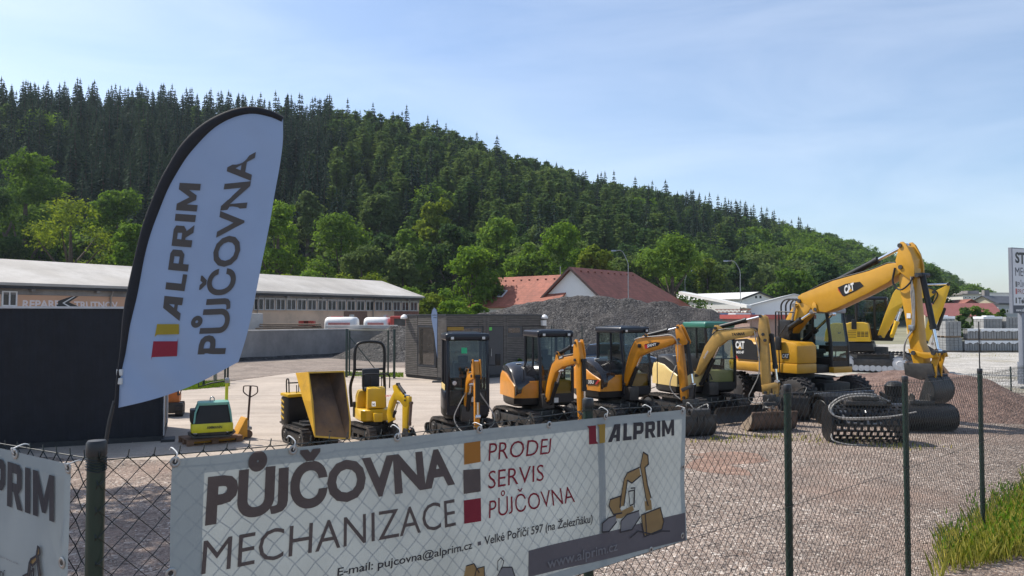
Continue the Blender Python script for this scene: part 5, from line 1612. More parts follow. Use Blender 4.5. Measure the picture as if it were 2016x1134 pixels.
def pipes(x, y, z, w_, h, n, label, wave):
    t = thing('pipe_pallet', label, 'pallet', (x, y, z), 0, 'pallets of upright concrete pipes'); mb = MB(); pallet_base(mb, w_, w_, 0); mb.build('pallet', M_wood, t, smooth=0)
    mb = MB(); r = w_ / n / 2
    for i in range(n):
        for j in range(3):
            cx = -w_ / 2 + r * (2 * i + 1); cy = -w_ / 2 + r * (2 * j + 1)
            mb.lathe([(r * .7, .13), (r * .96, .13), (r * .96, h - .05), (r * .7, h - .05)], (cx, cy, 0), 'Z', 12)
    mb.build('pipes', M_block, t, smooth=40)
    mb = MB(); nn = 16; vs = []
    for s_ in (0, 1):
        for i in range(nn + 1):
            a = -w_ / 2 - .02 + (w_ + .04) * i / nn; dz_ = wave * (math.sin(i * .9) * .5 + hash01(i + x) * .5)
            for (yy_, zz_) in ((-w_ / 2 - .03, h - .16 - dz_), (-w_ / 2 - .03, h), (w_ / 2 + .03, h)):
                if s_ == 0: vs.append((a, yy_, zz_))
    mb.add(vs, [(i * 3 + k, (i + 1) * 3 + k, (i + 1) * 3 + k + 1, i * 3 + k + 1) for i in range(nn) for k in range(2)])
    mb.build('film', M_film, t, smooth=0)


DP = 60
def X(px, D=DP): return at(px, 650, D).x
u = DP / F
blocks(X(1868), DP, 0, 34 * u, 1.3, 27 * u + .05, 4, 5, M_blockd, 'dark grey block pallet on the ground at the left end of the pallet row')
blocks(X(1867), DP, 27 * u + .06, 32 * u, 1.3, 32 * u, 4, 4, M_block, 'light grey block pallet stacked on the dark one at the left end of the row')
blocks(X(1880), DP + 1.8, 0, 34 * u, 1.3, 2.75, 4, 8, M_block, 'tall block pallet topped with white film behind the left end of the row', True)
blocks(X(1903), DP + 2.4, 0, 28 * u, 1.3, 2.35, 3, 6, M_blockd, 'grey block pallet half hidden behind the first pipe pallets')
PX = [(1905, 31), (1937, 32), (1968, 31), (1999, 31), (2031, 32)]
PLb = ['the block pallets', 'second from the block pallets', 'third from the block pallets', 'fourth from the block pallets, behind the sign post', 'right-hand end beyond the picture edge']
for i, (px, wd) in enumerate(PX):
    pipes(X(px), DP, 0, wd * u - .05, 22.5 * u, 6, 'lower pallet of upright grey pipes, ' + ('next to ' if i == 0 else '') + PLb[i], .14)
    if i: pipes(X(px), DP, 22.5 * u + .03, wd * u - .05, 22 * u, 6, 'upper pallet of upright grey pipes, ' + PLb[i], .06)
    else: pipes(X(px + 4), DP, 22.5 * u + .03, 22 * u, 22 * u, 4, 'narrow upper pallet of upright pipes nearest the block pallets', .06)
for i, (px, wd, h) in enumerate([(1945, 38, 2.72), (1990, 40, 2.75), (2030, 40, 2.75)]):
    blocks(X(px, 64), 64, 0, wd * 64 / F, 1.3, h, 6, 7, M_block, ['block pallet under white film behind the upright pipes', 'long pale block pallet behind the pipes, left of the sign post', 'long pale block pallet behind the pipes at the picture edge'][i], i == 0)
for i, (px, yt, wd) in enumerate([(1898, 606, 40), (1925, 603, 46), (1950, 606, 40), (1972, 610, 26)]):
    p = at(px, yt, 78); o = crown(520 + i, p.z, wd * 78 / F / 2, 10, 200, .3, z0=.05).build('garden_shrub', [M_leafC, M_leafA, M_leafB, M_leafC][i], None, smooth=0, norm=False, loc=(p.x, 78, 0))
    tag(o, ['dark green shrub behind the block pallets', 'tallest dark shrub before the long red roof', 'yellow-green shrub between darker ones before the long red roof', 'small dark shrub near the grey wall and sign'][i], 'shrub')

# --- village houses far right
p = at(1968, 599, 112)
t_, *_ = gable_hall('village_house', 'long low building with dull red roof behind the block pallets', (p.x, 114, p.z + .1), (-1, .06), 11, 3, 1.8, mat('dull_red_roof', (0.24, 0.085, 0.075), 0.75, var=0.12, scale=1), M_cream)
p = at(1912, 590, 122); gable_hall('village_house', 'small red-roofed house gable peeping over the long red roof', (p.x, 122, p.z), (.15, 1), 8, 2.6, 1.6, M_tileB, mat('brick_gable', (0.24, 0.10, 0.08), 0.9, var=0.15))
p = at(1934, 583, 134); t_, ap, r_, gg = gable_hall('village_house', 'house with dark slate roof and cream gable left of the sign', (p.x, 134, p.z), (.86, .5), 12, 4.0, 2.2, M_slate, M_cream)
mb = MB(); mb.b2(ap.x + 1, ap.x + 1.9, ap.y + 1, ap.y + 1.8, ap.z - .8, ap.z + 1.1); mb.build('chimney', M_conw, t_, smooth=0)
p0, p1 = at(1966, 612, 118), at(2040, 612, 118); GWl = Wall((p0.x, 118), (p1.x, 120)); t_ = thing('village_house', 'grey rendered building with small windows directly left of the sign', 'house')
mb = MB(); GWl.slab(mb, 0, GWl.len, 0, 4.5, -6, 0); mb.build('wall', mat('grey_render', (0.36, 0.38, 0.40), 0.85, var=0.06), t_, smooth=0)
mb = MB(); GWl.slab(mb, -.2, GWl.len, 4.502, 4.75, -6.2, .2); mb.build('roof', M_slate, t_, smooth=0)
window(GWl, 1971, 609, 1976, 616, 1, t_, .1); window(GWl, 1980, 609, 1985, 616, 1, t_, .1)
p0, p1 = at(1932, 590, 170), at(2080, 590, 170); GWl = Wall((p0.x, 170), (p1.x, 172)); t_ = thing('village_hall', 'large white flat hall far behind the slate roof house', 'hall')
mb = MB(); GWl.slab(mb, 0, GWl.len, 0, at(1950, 578, 170).z, -12, 0); mb.build('wall', M_whitew, t_, smooth=0)
mb = MB(); GWl.slab(mb, -.2, GWl.len, at(1950, 578, 170).z + .002, at(1950, 577, 170).z + .12, -12.2, .15); mb.build('roof', M_trim, t_, smooth=0)
p0, p1 = at(1896, 590, 160), at(1933, 590, 160); GWl = Wall((p0.x, 160), (p1.x, 160)); t_ = thing('village_house', 'pale two-storey house with a grey roof box at the foot of the far hill', 'house')
mb = MB(); GWl.slab(mb, 0, GWl.len, 0, at(1910, 580, 160).z, -8, 0); mb.build('wall', mat('pale_wall', (0.55, 0.54, 0.50), 0.85, var=0.05), t_, smooth=0)
mb = MB(); GWl.slab(mb, -.3, GWl.len, at(1910, 580, 160).z + .002, at(1910, 578, 160).z, -8, .3); GWl.slab(mb, 1.6, 4.0, at(1910, 578, 160).z + .002, at(1910, 572, 160).z, -4, -1); mb.build('roof', M_conw, t_, smooth=0)
for x in (1899, 1907, 1916, 1925): window(GWl, x, 584, x + 4, 588, 1, t_, .12)

# --- company sign on posts, right edge
p0 = at(1992.5, 550, 30.6); SG = Wall((p0.x, 30.6), (p0.x + 4.0, 32.6)); sg = thing('sign_board', 'tall pale sign board on grey posts cut by the right picture edge', 'sign')
M_sign = mat('sign_white', (0.66, 0.68, 0.71), 0.5, var=0.03); M_signs = mat('sign_edge', (0.20, 0.22, 0.26), 0.5, var=0.08); M_signb = mat('sign_dark_blue', (0.05, 0.06, 0.085), 0.5, var=0.08)
zt = SG.sz(1990, 487)[1]; zb = SG.sz(1990, 617)[1]; zm = SG.sz(1993, 601)[1]
mb = MB(); SG.slab(mb, 0, SG.len, zb, zt, -.13, 0); mb.build('case', M_signs, sg, smooth=0)
mb = MB(); SG.slab(mb, .06, SG.len - .05, zm, zt - .04, .001, .006); mb.build('face', M_sign, sg, smooth=0)
mb = MB(); SG.slab(mb, .06, SG.len - .05, zb + .02, zm - .002, .001, .006); mb.build('footer_band', M_signb, sg, smooth=0)


def sgt(txt, px, y0, y1, m, bold, sc=1.0):
    a, z0 = SG.sz(px, y1); _, z1 = SG.sz(px, y0); asp = textgeo(txt, bold)[2]; w_ = asp * (z1 - z0) * sc
    mb = MB(); put_text(mb, txt, V((a, z0, 0)), V((a + w_, z0, 0)), V((a + w_, z1, 0)), V((a, z1, 0)), bold=bold, warp=lambda q: SG.w(q.x, q.y, .010)); mb.build('lettering', m, sg, smooth=0)


sgt('STAVEBNÍ', 1998.5, 497, 518, M_blackp, .04); sgt('MECHANIZACE', 1998.5, 526, 543, M_signb, 0.0, .9)
sgt('PŮJČOVNA', 2003, 555, 564.5, M_signb, .0); sgt('PRODEJ', 2003, 569, 578.5, mat('sign_red', (0.30, 0.09, 0.09), .5), .0); sgt('Tel. 7', 2004.5, 586, 597, M_blackp, .03); sgt('www.alprim.cz', 1999.5, 607, 613, M_sign, .03)
mb = MB(); SG.pslab(mb, 1999, 554, 2001.5, 565, .0065, .012); SG.pslab(mb, 1999, 586, 2001.5, 597, .0065, .012); mb.build('square_mark', M_blackp, sg, smooth=0)
mb = MB(); SG.pslab(mb, 1999, 568, 2001.5, 579, .0065, .012); mb.build('square_mark', M_redp, sg, smooth=0)
for a in (.72, 3.5):
    mb = MB(); mb.box(SG.w(a, zb / 2 + .05, -.10), (.17, .17, zb - .1), .01, rot=math.atan2(SG.d.y, SG.d.x)); mb.build('post', M_signs, sg)
    mb = MB(); mb.add([SG.w(a - .05, .1, -.26), SG.w(a + .5, .1, -.26), SG.w(a - .05, 1.0, -.26), SG.w(a - .05, .1, -.1), SG.w(a + .5, .1, -.1), SG.w(a - .05, 1.0, -.1)], [(0, 1, 2), (5, 4, 3), (0, 3, 4, 1), (1, 4, 5, 2), (2, 5, 3, 0)]); mb.build('gusset', M_signs, sg, smooth=0)
mb = MB(); SG.slab(mb, -.5, SG.len, 0, .1, -1, .5); mb.build('base_slab', M_conl, sg, smooth=0)
# ------------------------------------------------------------------ machines
M_oran = mat('machine_orange', (0.62, 0.235, 0.006), 0.42, var=0.12, scale=2.5, dirt=0.3, dirtcol=(0.16, 0.075, 0.022), coat=0.15)
M_yell = mat('machine_yellow', (0.56, 0.285, 0.016), 0.4, var=0.1, scale=2.0, dirt=0.26, dirtcol=(0.26, 0.14, 0.05), coat=0.2)
M_kyel = mat('bright_yellow', (0.70, 0.42, 0.012), 0.36, var=0.07, scale=2.0, dirt=0.14, dirtcol=(0.38, 0.26, 0.07), coat=0.25)
M_sand = mat('faded_sand_yellow', (0.60, 0.35, 0.085), 0.5, var=0.14, scale=3.0, dirt=0.42, dirtcol=(0.26, 0.19, 0.11))
M_crm = mat('cream_yellow', (0.68, 0.50, 0.19), 0.45, var=0.06, dirt=0.2, dirtcol=(0.4, 0.3, 0.15))
M_nav = mat('cab_dark_navy', (0.008, 0.010, 0.019), 0.3, var=0.2, dirt=0.08, dirtcol=(0.05, 0.045, 0.04), coat=0.15, spec=0.35)
M_blk = mat('machine_black', (0.010, 0.010, 0.011), 0.45, var=0.25, scale=4, dirt=0.2, dirtcol=(0.06, 0.05, 0.042), spec=0.4)
M_gloss = mat('gloss_black_hood', (0.012, 0.012, 0.014), 0.16, var=0.2, dirt=0.1, dirtcol=(0.08, 0.07, 0.06), coat=0.5)
M_rub = mat('track_rubber', (0.035, 0.032, 0.031), 0.85, var=0.3, scale=6, dirt=0.55, dirtcol=(0.17, 0.135, 0.105), bump=0.15)
M_chr = mat('chrome_rod', (0.75, 0.76, 0.78), 0.12, 1.0, var=0.05)
M_hos = mat('hydraulic_hose', (0.022, 0.022, 0.023), 0.5, var=0.3)
M_hosl = mat('pale_hose', (0.30, 0.29, 0.27), 0.5, var=0.2)
M_rust = mat('worn_rusty_steel', (0.14, 0.095, 0.07), 0.7, 0.3, var=0.35, scale=5, dirt=0.4, dirtcol=(0.20, 0.14, 0.10))
M_stl = mat('dark_steel', (0.055, 0.053, 0.052), 0.5, 0.4, var=0.3, scale=5, dirt=0.35, dirtcol=(0.16, 0.125, 0.10))
M_grn = mat('green_cab_roof', (0.02, 0.155, 0.105), 0.35, var=0.1, coat=0.3)
M_cgl = glass('cab_glass', (0.62, 0.74, 0.71), refl=0.75, thru=0.9)
M_cgd = glass('cab_glass_dark', (0.30, 0.36, 0.36), thru=0.6)
M_lens = mat('lamp_lens', (0.62, 0.63, 0.62), 0.15, var=0.1)
M_seat = mat('seat_vinyl', (0.03, 0.032, 0.036), 0.6, var=0.15)
M_wht = mat('white_decal', (0.72, 0.72, 0.70), 0.5, var=0.04)
M_red = mat('red_decal', (0.50, 0.03, 0.03), 0.4, var=0.05)
M_gdec = mat('green_decal', (0.02, 0.42, 0.17), 0.4, var=0.05)
M_dirt = mat('dried_mud', (0.30, 0.235, 0.175), 0.95, var=0.15, bump=0.3)


class Mach:
    def __init__(s, name, label, cat, loc, th, group=None):
        """th: heading, 0 faces the camera, 90 faces the right of the picture"""
        f = (math.sin(R(th)), -math.cos(R(th))); rz = math.atan2(f[1], f[0])
        s.root = thing(name, label, cat, loc, rz, group)
        s.th = th; s.M = Matrix.Translation(V(loc)) @ Matrix.Rotation(rz, 4, 'Z')

    def frame(s, x, y, dth):            # a sub-frame turned by dth (towards the picture's right)
        return Matrix.Translation(V((x, y, 0))) @ Matrix.Rotation(R(dth), 4, 'Z')

    def tr(s, px, py, y=0.0, fr=None):  # pixel -> (x, z) on the frame's upright plane at lateral y
        M = s.M @ (fr if fr is not None else Matrix())
        n = (M.to_3x3() @ V((0, 1, 0))); p0 = M @ V((0, y, 0))
        q = M.inverted() @ onplane(px, py, p0, n); return (q.x, q.z)

    def trs(s, pts, y=0.0, fr=None): return [s.tr(a, b, y, fr) for a, b in pts]

    def fx(s, px, py, x=0.0, fr=None):  # pixel -> (y, z) on the cross plane at x
        M = s.M @ (fr if fr is not None else Matrix())
        n = (M.to_3x3() @ V((1, 0, 0))); p0 = M @ V((x, 0, 0))
        q = M.inverted() @ onplane(px, py, p0, n); return (q.y, q.z)


def xf(mb, M):
    mb.v = [tuple(M @ V(p)) for p in mb.v]; return mb


def stadium(Lh, h, n=9):
    r = h / 2; o = []
    for k in range(n + 1): a = R(-90 + 180 * k / n); o.append((Lh - r + r * math.cos(a), r + r * math.sin(a)))
    for k in range(n + 1): a = R(90 + 180 * k / n); o.append((-Lh + r + r * math.cos(a), r + r * math.sin(a)))
    return o


def tracks(m, ln, gauge, tw, h, fr, m_belt=None, m_wheel=None):
    for s in (1, -1):
        y = s * gauge / 2; Lh = ln / 2
        o = stadium(Lh, h); i_ = [(x * (Lh - .05) / Lh, .045 + z * (h - .09) / h) for x, z in stadium(Lh, h)]
        mb = MB(); n = len(o); vs = [(x, y - tw / 2, z) for x, z in o] + [(x, y + tw / 2, z) for x, z in o] + [(x, y - tw / 2, z) for x, z in i_] + [(x, y + tw / 2, z) for x, z in i_]
        fs = []
        for k in range(n):
            q = (k + 1) % n; fs += [(k, q, n + q, n + k), (2 * n + k, 3 * n + k, 3 * n + q, 2 * n + q), (k, 2 * n + k, 2 * n + q, q), (n + k, n + q, 3 * n + q, 3 * n + k)]
        mb.add(vs, fs)
        # grousers all round
        per = []; pts = [V((x, 0, z)) for x, z in o]; tot = sum((pts[(k + 1) % n] - pts[k]).length for k in range(n)); step = .095 * max(1, h / .5); d = 0; k = 0; acc = 0
        cnt = int(tot / step)
        for g_ in range(cnt):
            t_ = tot * g_ / cnt
            while acc + (pts[(k + 1) % n] - pts[k]).length < t_: acc += (pts[(k + 1) % n] - pts[k]).length; k = (k + 1) % n
            a, b = pts[k], pts[(k + 1) % n]; u = (b - a).normalized(); p = a + u * (t_ - acc); nn = V((u.z, 0, -u.x))
            w_ = step * .28; hh = .022 * max(1, h / .5)
            q = [p - u * w_, p + u * w_, p + u * w_ * .6 + nn * hh, p - u * w_ * .6 + nn * hh]
            mb.add([V((v.x, y - tw / 2 + .01, v.z)) for v in q] + [V((v.x, y + tw / 2 - .01, v.z)) for v in q], [(0, 1, 2, 3), (7, 6, 5, 4), (0, 4, 5, 1), (1, 5, 6, 2), (2, 6, 7, 3), (3, 7, 4, 0)])
        tk = xf(mb, fr).build('track', m_belt or M_rub, m.root, smooth=30)
        mb = MB(); r = h / 2 - .06
        for x, rr in ((Lh - h / 2, r), (-Lh + h / 2, r)):
            mb.lathe([(rr * .35, -tw * .56), (rr * .4, -tw * .5), (rr * .8, -tw * .46), (rr * .88, -tw * .3), (rr, -tw * .28), (rr, tw * .28), (rr * .88, tw * .3), (rr * .8, tw * .46), (rr * .35, tw * .5)], (x, y, h / 2), 'Y', 18)
        k = max(3, int(ln / .45))
        for j in range(k):
            x = -Lh + h * .95 + (ln - 1.9 * h) * j / (k - 1); mb.lathe([(h * .12, -tw * .4), (h * .16, -tw * .4), (h * .16, tw * .4), (h * .12, tw * .4)], (x, y, h * .24), 'Y', 12)
        xf(mb, fr).build('wheel', m_wheel or M_stl, tk)
        mb = MB(); mb.b2(-Lh + h * .55, Lh - h * .55, y - tw * .36, y + tw * .36, h * .36, h * .74, .02); xf(mb, fr).build('track_frame', M_stl, tk)
    mb = MB(); mb.b2(-ln * .22, ln * .22, -gauge / 2, gauge / 2, h * .45, h * .95, .04); mb.cyl((0, 0, h * .9), (0, 0, h * 1.32), ln * .17, 20); xf(mb, fr).build('undercarriage', M_stl, m.root)


def blade(m, x, w_, h, z0, fr, mt=None, arm=.7):
    mb = MB(); p = [(x + .10, z0), (x + .02, z0 + h * .3), (x, z0 + h * .55), (x + .04, z0 + h * .85), (x + .1, z0 + h), (x + .06, z0 + h), (x - .03, z0 + h * .8), (x - .06, z0 + h * .5), (x - .03, z0 + h * .25), (x + .06, z0)]
    mb.prism(p, -w_ / 2, w_ / 2)
    for s in (-1, 1): mb.box((x - arm / 2, s * w_ * .22, z0 + h * .4), (arm, .08, .1), .01)
    xf(mb, fr).build('dozer_blade', mt or M_stl, m.root)


def zloft(mb, outline, levels):
    """top-view outline stacked over (z, scale, dx)"""
    cx = sum(p[0] for p in outline) / len(outline); cy = sum(p[1] for p in outline) / len(outline)
    mb.loft([[V((cx + (x - cx) * s + dx, cy + (y - cy) * s, z)) for x, y in outline] for z, s, dx in levels]); return mb


def cab(m, x0, x1, y0, y1, z0, z1, mf=None, mr=None, gl=None, slope=.12, belt=.42, post=.07, fr=None, lights=True, decal=None, knee=.45, mb_panel=None):
    mf = mf or M_nav; mr = mr or mf; gl = gl or M_cgl; fr = fr if fr is not None else Matrix(); zb = z0 + belt; zk = z0 + (z1 - z0) * knee; xt = x1 - slope
    mb = MB()
    for y in (y0 + post / 2, y1 - post / 2):
        mb.tube([(x1 - post / 2, y, z0), (x1 - post / 2, y, zk), (xt - post / 2, y, z1 - .06)], post * .62, 8)
        mb.tube([(x0 + post / 2, y, z0), (x0 + post / 2, y, z1 - .06)], post * .62, 8)
        xm = x0 + (x1 - x0) * .52; mb.tube([(xm, y, z0), (xm, y, z1 - .06)], post * .42, 8)
        mb.b2(x0 + .01, x1 - .02, y - .02, y + .02, z0, zb, .01)
    mb.b2(x1 - .05, x1 - .01, y0 + .02, y1 - .02, z0, z0 + .16); mb.b2(x0 + .01, x0 + .05, y0 + .02, y1 - .02, z0, zb + .25)
    mb.b2(x0, x1 - .02, y0 + .01, y1 - .01, z0 - .05, z0 + .02)
    mb.tube([(x1 - post * .5, y0 + .03, zk), (x1 - post * .5, y1 - .03, zk)], .018, 6)
    shell = xf(mb, fr).build('cab_frame', mf, m.root)
    mb = MB(); mb.box(((x0 + xt) / 2 + .01, (y0 + y1) / 2, z1 - .05), (xt - x0 + .10, y1 - y0 + .05, .17), .07, seg=3); mb.b2(x0 + .15, xt - .15, y0 + .15, y1 - .15, z1 + .02, z1 + .055, .02)
    rf = xf(mb, fr).build('cab_roof', mr, m.root)
    if lights:
        for y in (y0 + .13, y1 - .13):
            mb = MB(); mb.box((xt + .075, y, z1 - .07), (.05, .12, .10), .015); lo_ = xf(mb, fr).build('work_light', M_blk, rf)
            mb = MB(); mb.box((xt + .102, y, z1 - .07), (.01, .07, .06), .004); xf(mb, fr).build('lens', M_lens, lo_)
    e = .004
    mb = MB(); mb.add([(x1 - e, y0 + post, z0 + .16), (x1 - e, y1 - post, z0 + .16), (x1 - e, y1 - post, zk), (x1 - e, y0 + post, zk)], [(0, 1, 2, 3)]); mb.add([(x1 - e, y0 + post, zk), (x1 - e, y1 - post, zk), (xt - e, y1 - post, z1 - .12), (xt - e, y0 + post, z1 - .12)], [(0, 1, 2, 3)]); xf(mb, fr).build('window', gl, m.root, smooth=0)
    for y in (y0 + post * .5, y1 - post * .5):
        mb = MB(); mb.add([(x0 + post, y, zb), (x1 - post, y, zb), (x1 - post, y, zk), (xt - post, y, z1 - .1), (x0 + post, y, z1 - .1)], [(0, 1, 2, 3, 4)]); xf(mb, fr).build('window', gl, m.root, smooth=0)
    mb = MB(); mb.add([(x0 + .03, y0 + post, zb + .25), (x0 + .03, y1 - post, zb + .25), (x0 + .03, y1 - post, z1 - .12), (x0 + .03, y0 + post, z1 - .12)], [(0, 1, 2, 3)]); xf(mb, fr).build('window', gl, m.root, smooth=0)
    yc = (y0 + y1) / 2; xs_ = x0 + (x1 - x0) * .32; mb = MB()
    mb.box((xs_ + .05, yc, z0 + .42), (.48, .46, .14), .05); mb.box((xs_ - .16, yc, z0 + .78), (.13, .44, .62), .05); mb.box((xs_ - .17, yc, z0 + 1.16), (.10, .26, .17), .04); mb.b2(xs_ - .2, xs_ + .2, yc - .2, yc + .2, z0 + .02, z0 + .36)
    xf(mb, fr).build('seat', M_seat, m.root)
    mb = MB()
    for y in (yc - .33, yc + .33): mb.box((xs_ + .15, y, z0 + .5), (.4, .12, .2), .03); mb.cyl((xs_ + .3, y, z0 + .58), (xs_ + .33, y, z0 + .82), .022, 8)
    for y in (yc - .1, yc + .1): mb.cyl((x1 - .3, y, z0), (x1 - .25, y, z0 + .45), .014, 6)
    xf(mb, fr).build('controls', M_blk, m.root)
    if decal:
        yq = y0 + (y1 - y0) * .35; mb = MB(); zz = z1 - .42; u = (z1 - zz) / (z1 - zk); xx = lambda z: x1 + (xt - x1) * (z - zk) / (z1 - zk) + .004
        mb.add([(xx(zz), yq, zz), (xx(zz), yq + .13, zz), (xx(zz + .13), yq + .13, zz + .13), (xx(zz + .13), yq, zz + .13)], [(0, 1, 2, 3)]); xf(mb, fr).build('sticker', M_gdec, m.root, smooth=0)


def ram(m, a, b, r, fr=None, f=.55, mt=None, name='hydraulic_cylinder', y=0.0):
    fr = fr if fr is not None else Matrix(); a = V((a[0], y, a[1])) if len(a) == 2 else V(a); b = V((b[0], y, b[1])) if len(b) == 2 else V(b)
    c = a.lerp(b, f); d = (b - a).normalized(); mb = MB(); mb.cyl(a, c, r, 14); mb.cyl(c - d * r * 1.2, c + d * .03, r * 1.18, 14); mb.cyl(a - V((0, r * 1.1, 0)), a + V((0, r * 1.1, 0)), r * .9, 12)
    o = xf(mb, fr).build(name, mt or M_blk, m.root)
    mb = MB(); mb.cyl(c, b, r * .55, 12); mb.cyl(b - V((0, r, 0)), b + V((0, r, 0)), r * .85, 12); xf(mb, fr).build('rod', M_chr, o)
    return o


def arm(m, name, pts, w_, mt, fr=None, bev=.012, y=0.0):
    mb = MB(); mb.prism(pts, y - w_ / 2, y + w_ / 2, bev); return xf(mb, fr if fr is not None else Matrix()).build(name, mt, m.root, smooth=22)


def plates(m, name, pts, gap, th, mt, fr=None, y=0.0):
    mb = MB()
    for s in (-1, 1): mb.prism(pts, y + s * gap / 2 - th / 2, y + s * gap / 2 + th / 2, .004)
    return xf(mb, fr if fr is not None else Matrix()).build(name, mt, m.root)


def pins(m, pts, ln, r, fr=None, mt=None):
    mb = MB()
    for x, z in pts: mb.cyl((x, -ln / 2, z), (x, ln / 2, z), r, 12)
    return xf(mb, fr if fr is not None else Matrix()).build('pivot_pin', mt or M_stl, m.root)


def hoses(m, paths, r, fr=None, mt=None):
    mb = MB()
    for p in paths: mb.hose(p, r, 6, 5)
    return xf(mb, fr if fr is not None else Matrix()).build('hose', mt or M_hos, m.root)


def bucket_mesh(w_, d_, h, th=.03, teeth=0):
    """open bucket: x depth forward, y width, z up; curved back"""
    prof = [(0, h), (-.02 * d_, h * .62), (d_ * .10, h * .22), (d_ * .38, 0.0), (d_ * .75, .02 * h), (d_, h * .16)]
    p = spline([V((a, 0, b)) for a, b in prof], 4); mb = MB(); n = len(p)
    vs = []
    for q in p:
        vs += [(q.x, -w_ / 2, q.z), (q.x, w_ / 2, q.z)]
    inn = []
    for i, q in enumerate(p):
        t_ = (p[min(i + 1, n - 1)] - p[max(i - 1, 0)]).normalized(); nn = V((-t_.z, 0, t_.x)) * -1
        nn = V((t_.z, 0, -t_.x)) * -1
        inn += [(q.x + nn.x * th, -w_ / 2 + th, q.z + nn.z * th), (q.x + nn.x * th, w_ / 2 - th, q.z + nn.z * th)]
    mb.add(vs, [(2 * i, 2 * i + 1, 2 * i + 3, 2 * i + 2) for i in range(n - 1)]); mb.add(inn, [(2 * i, 2 * i + 2, 2 * i + 3, 2 * i + 1) for i in range(n - 1)])
    side = [(q.x, q.z) for q in p]
    for s in (-1, 1): mb.prism(side, s * w_ / 2 - (th if s > 0 else 0), s * w_ / 2 + (0 if s > 0 else th))
    mb.b2(d_ - .05, d_ + .05, -w_ / 2 - .004, w_ / 2 + .004, h * .16 - .02, h * .16 + .012)
    mb.b2(-.03, .05, -w_ / 2, w_ / 2, h - .03, h + .02)
    for k in range(teeth):
        y = -w_ / 2 + w_ * (k + .5) / teeth; mb.loft([[V((d_ + .03 + dx, y + a * ww, h * .16 + b * ww)) for a, b in ((-.5, -.3), (.5, -.3), (.5, .3), (-.5, .3))] for dx, ww in ((0, .07), (.06, .06), (.13, .02))])
    for y in (-.09, .09): mb.prism([(-.02, h * .62), (-.05, h + .02), (.02, h + .16), (.12, h + .14), (.22, h + .0), (.05, h * .95)], y - .015, y + .015)
    return mb


def decal(m, name, txt, quad, mt, y, fr=None, bold=.03, back=None, mback=None, eps=.004):
    """writing on a side plate (pixel corners bl, br, tr, tl on the plane at lateral y, towards the camera)"""
    fr = fr if fr is not None else Matrix()
    if back:
        mb = MB(); q = [m.tr(*p, y, fr) for p in back]; mb.add([(a, y - eps * .5, b) for a, b in q], [tuple(range(len(q)))]); xf(mb, fr).build('label_plate', mback or M_blk, m.root, smooth=0, norm=False)
    q = [V((a, y - eps, b)) for a, b in (m.tr(*p, y, fr) for p in quad)]
    mb = MB(); put_text(mb, txt, *q, bold=bold); return xf(mb, fr).build(name, mt, m.root, smooth=0, norm=False)


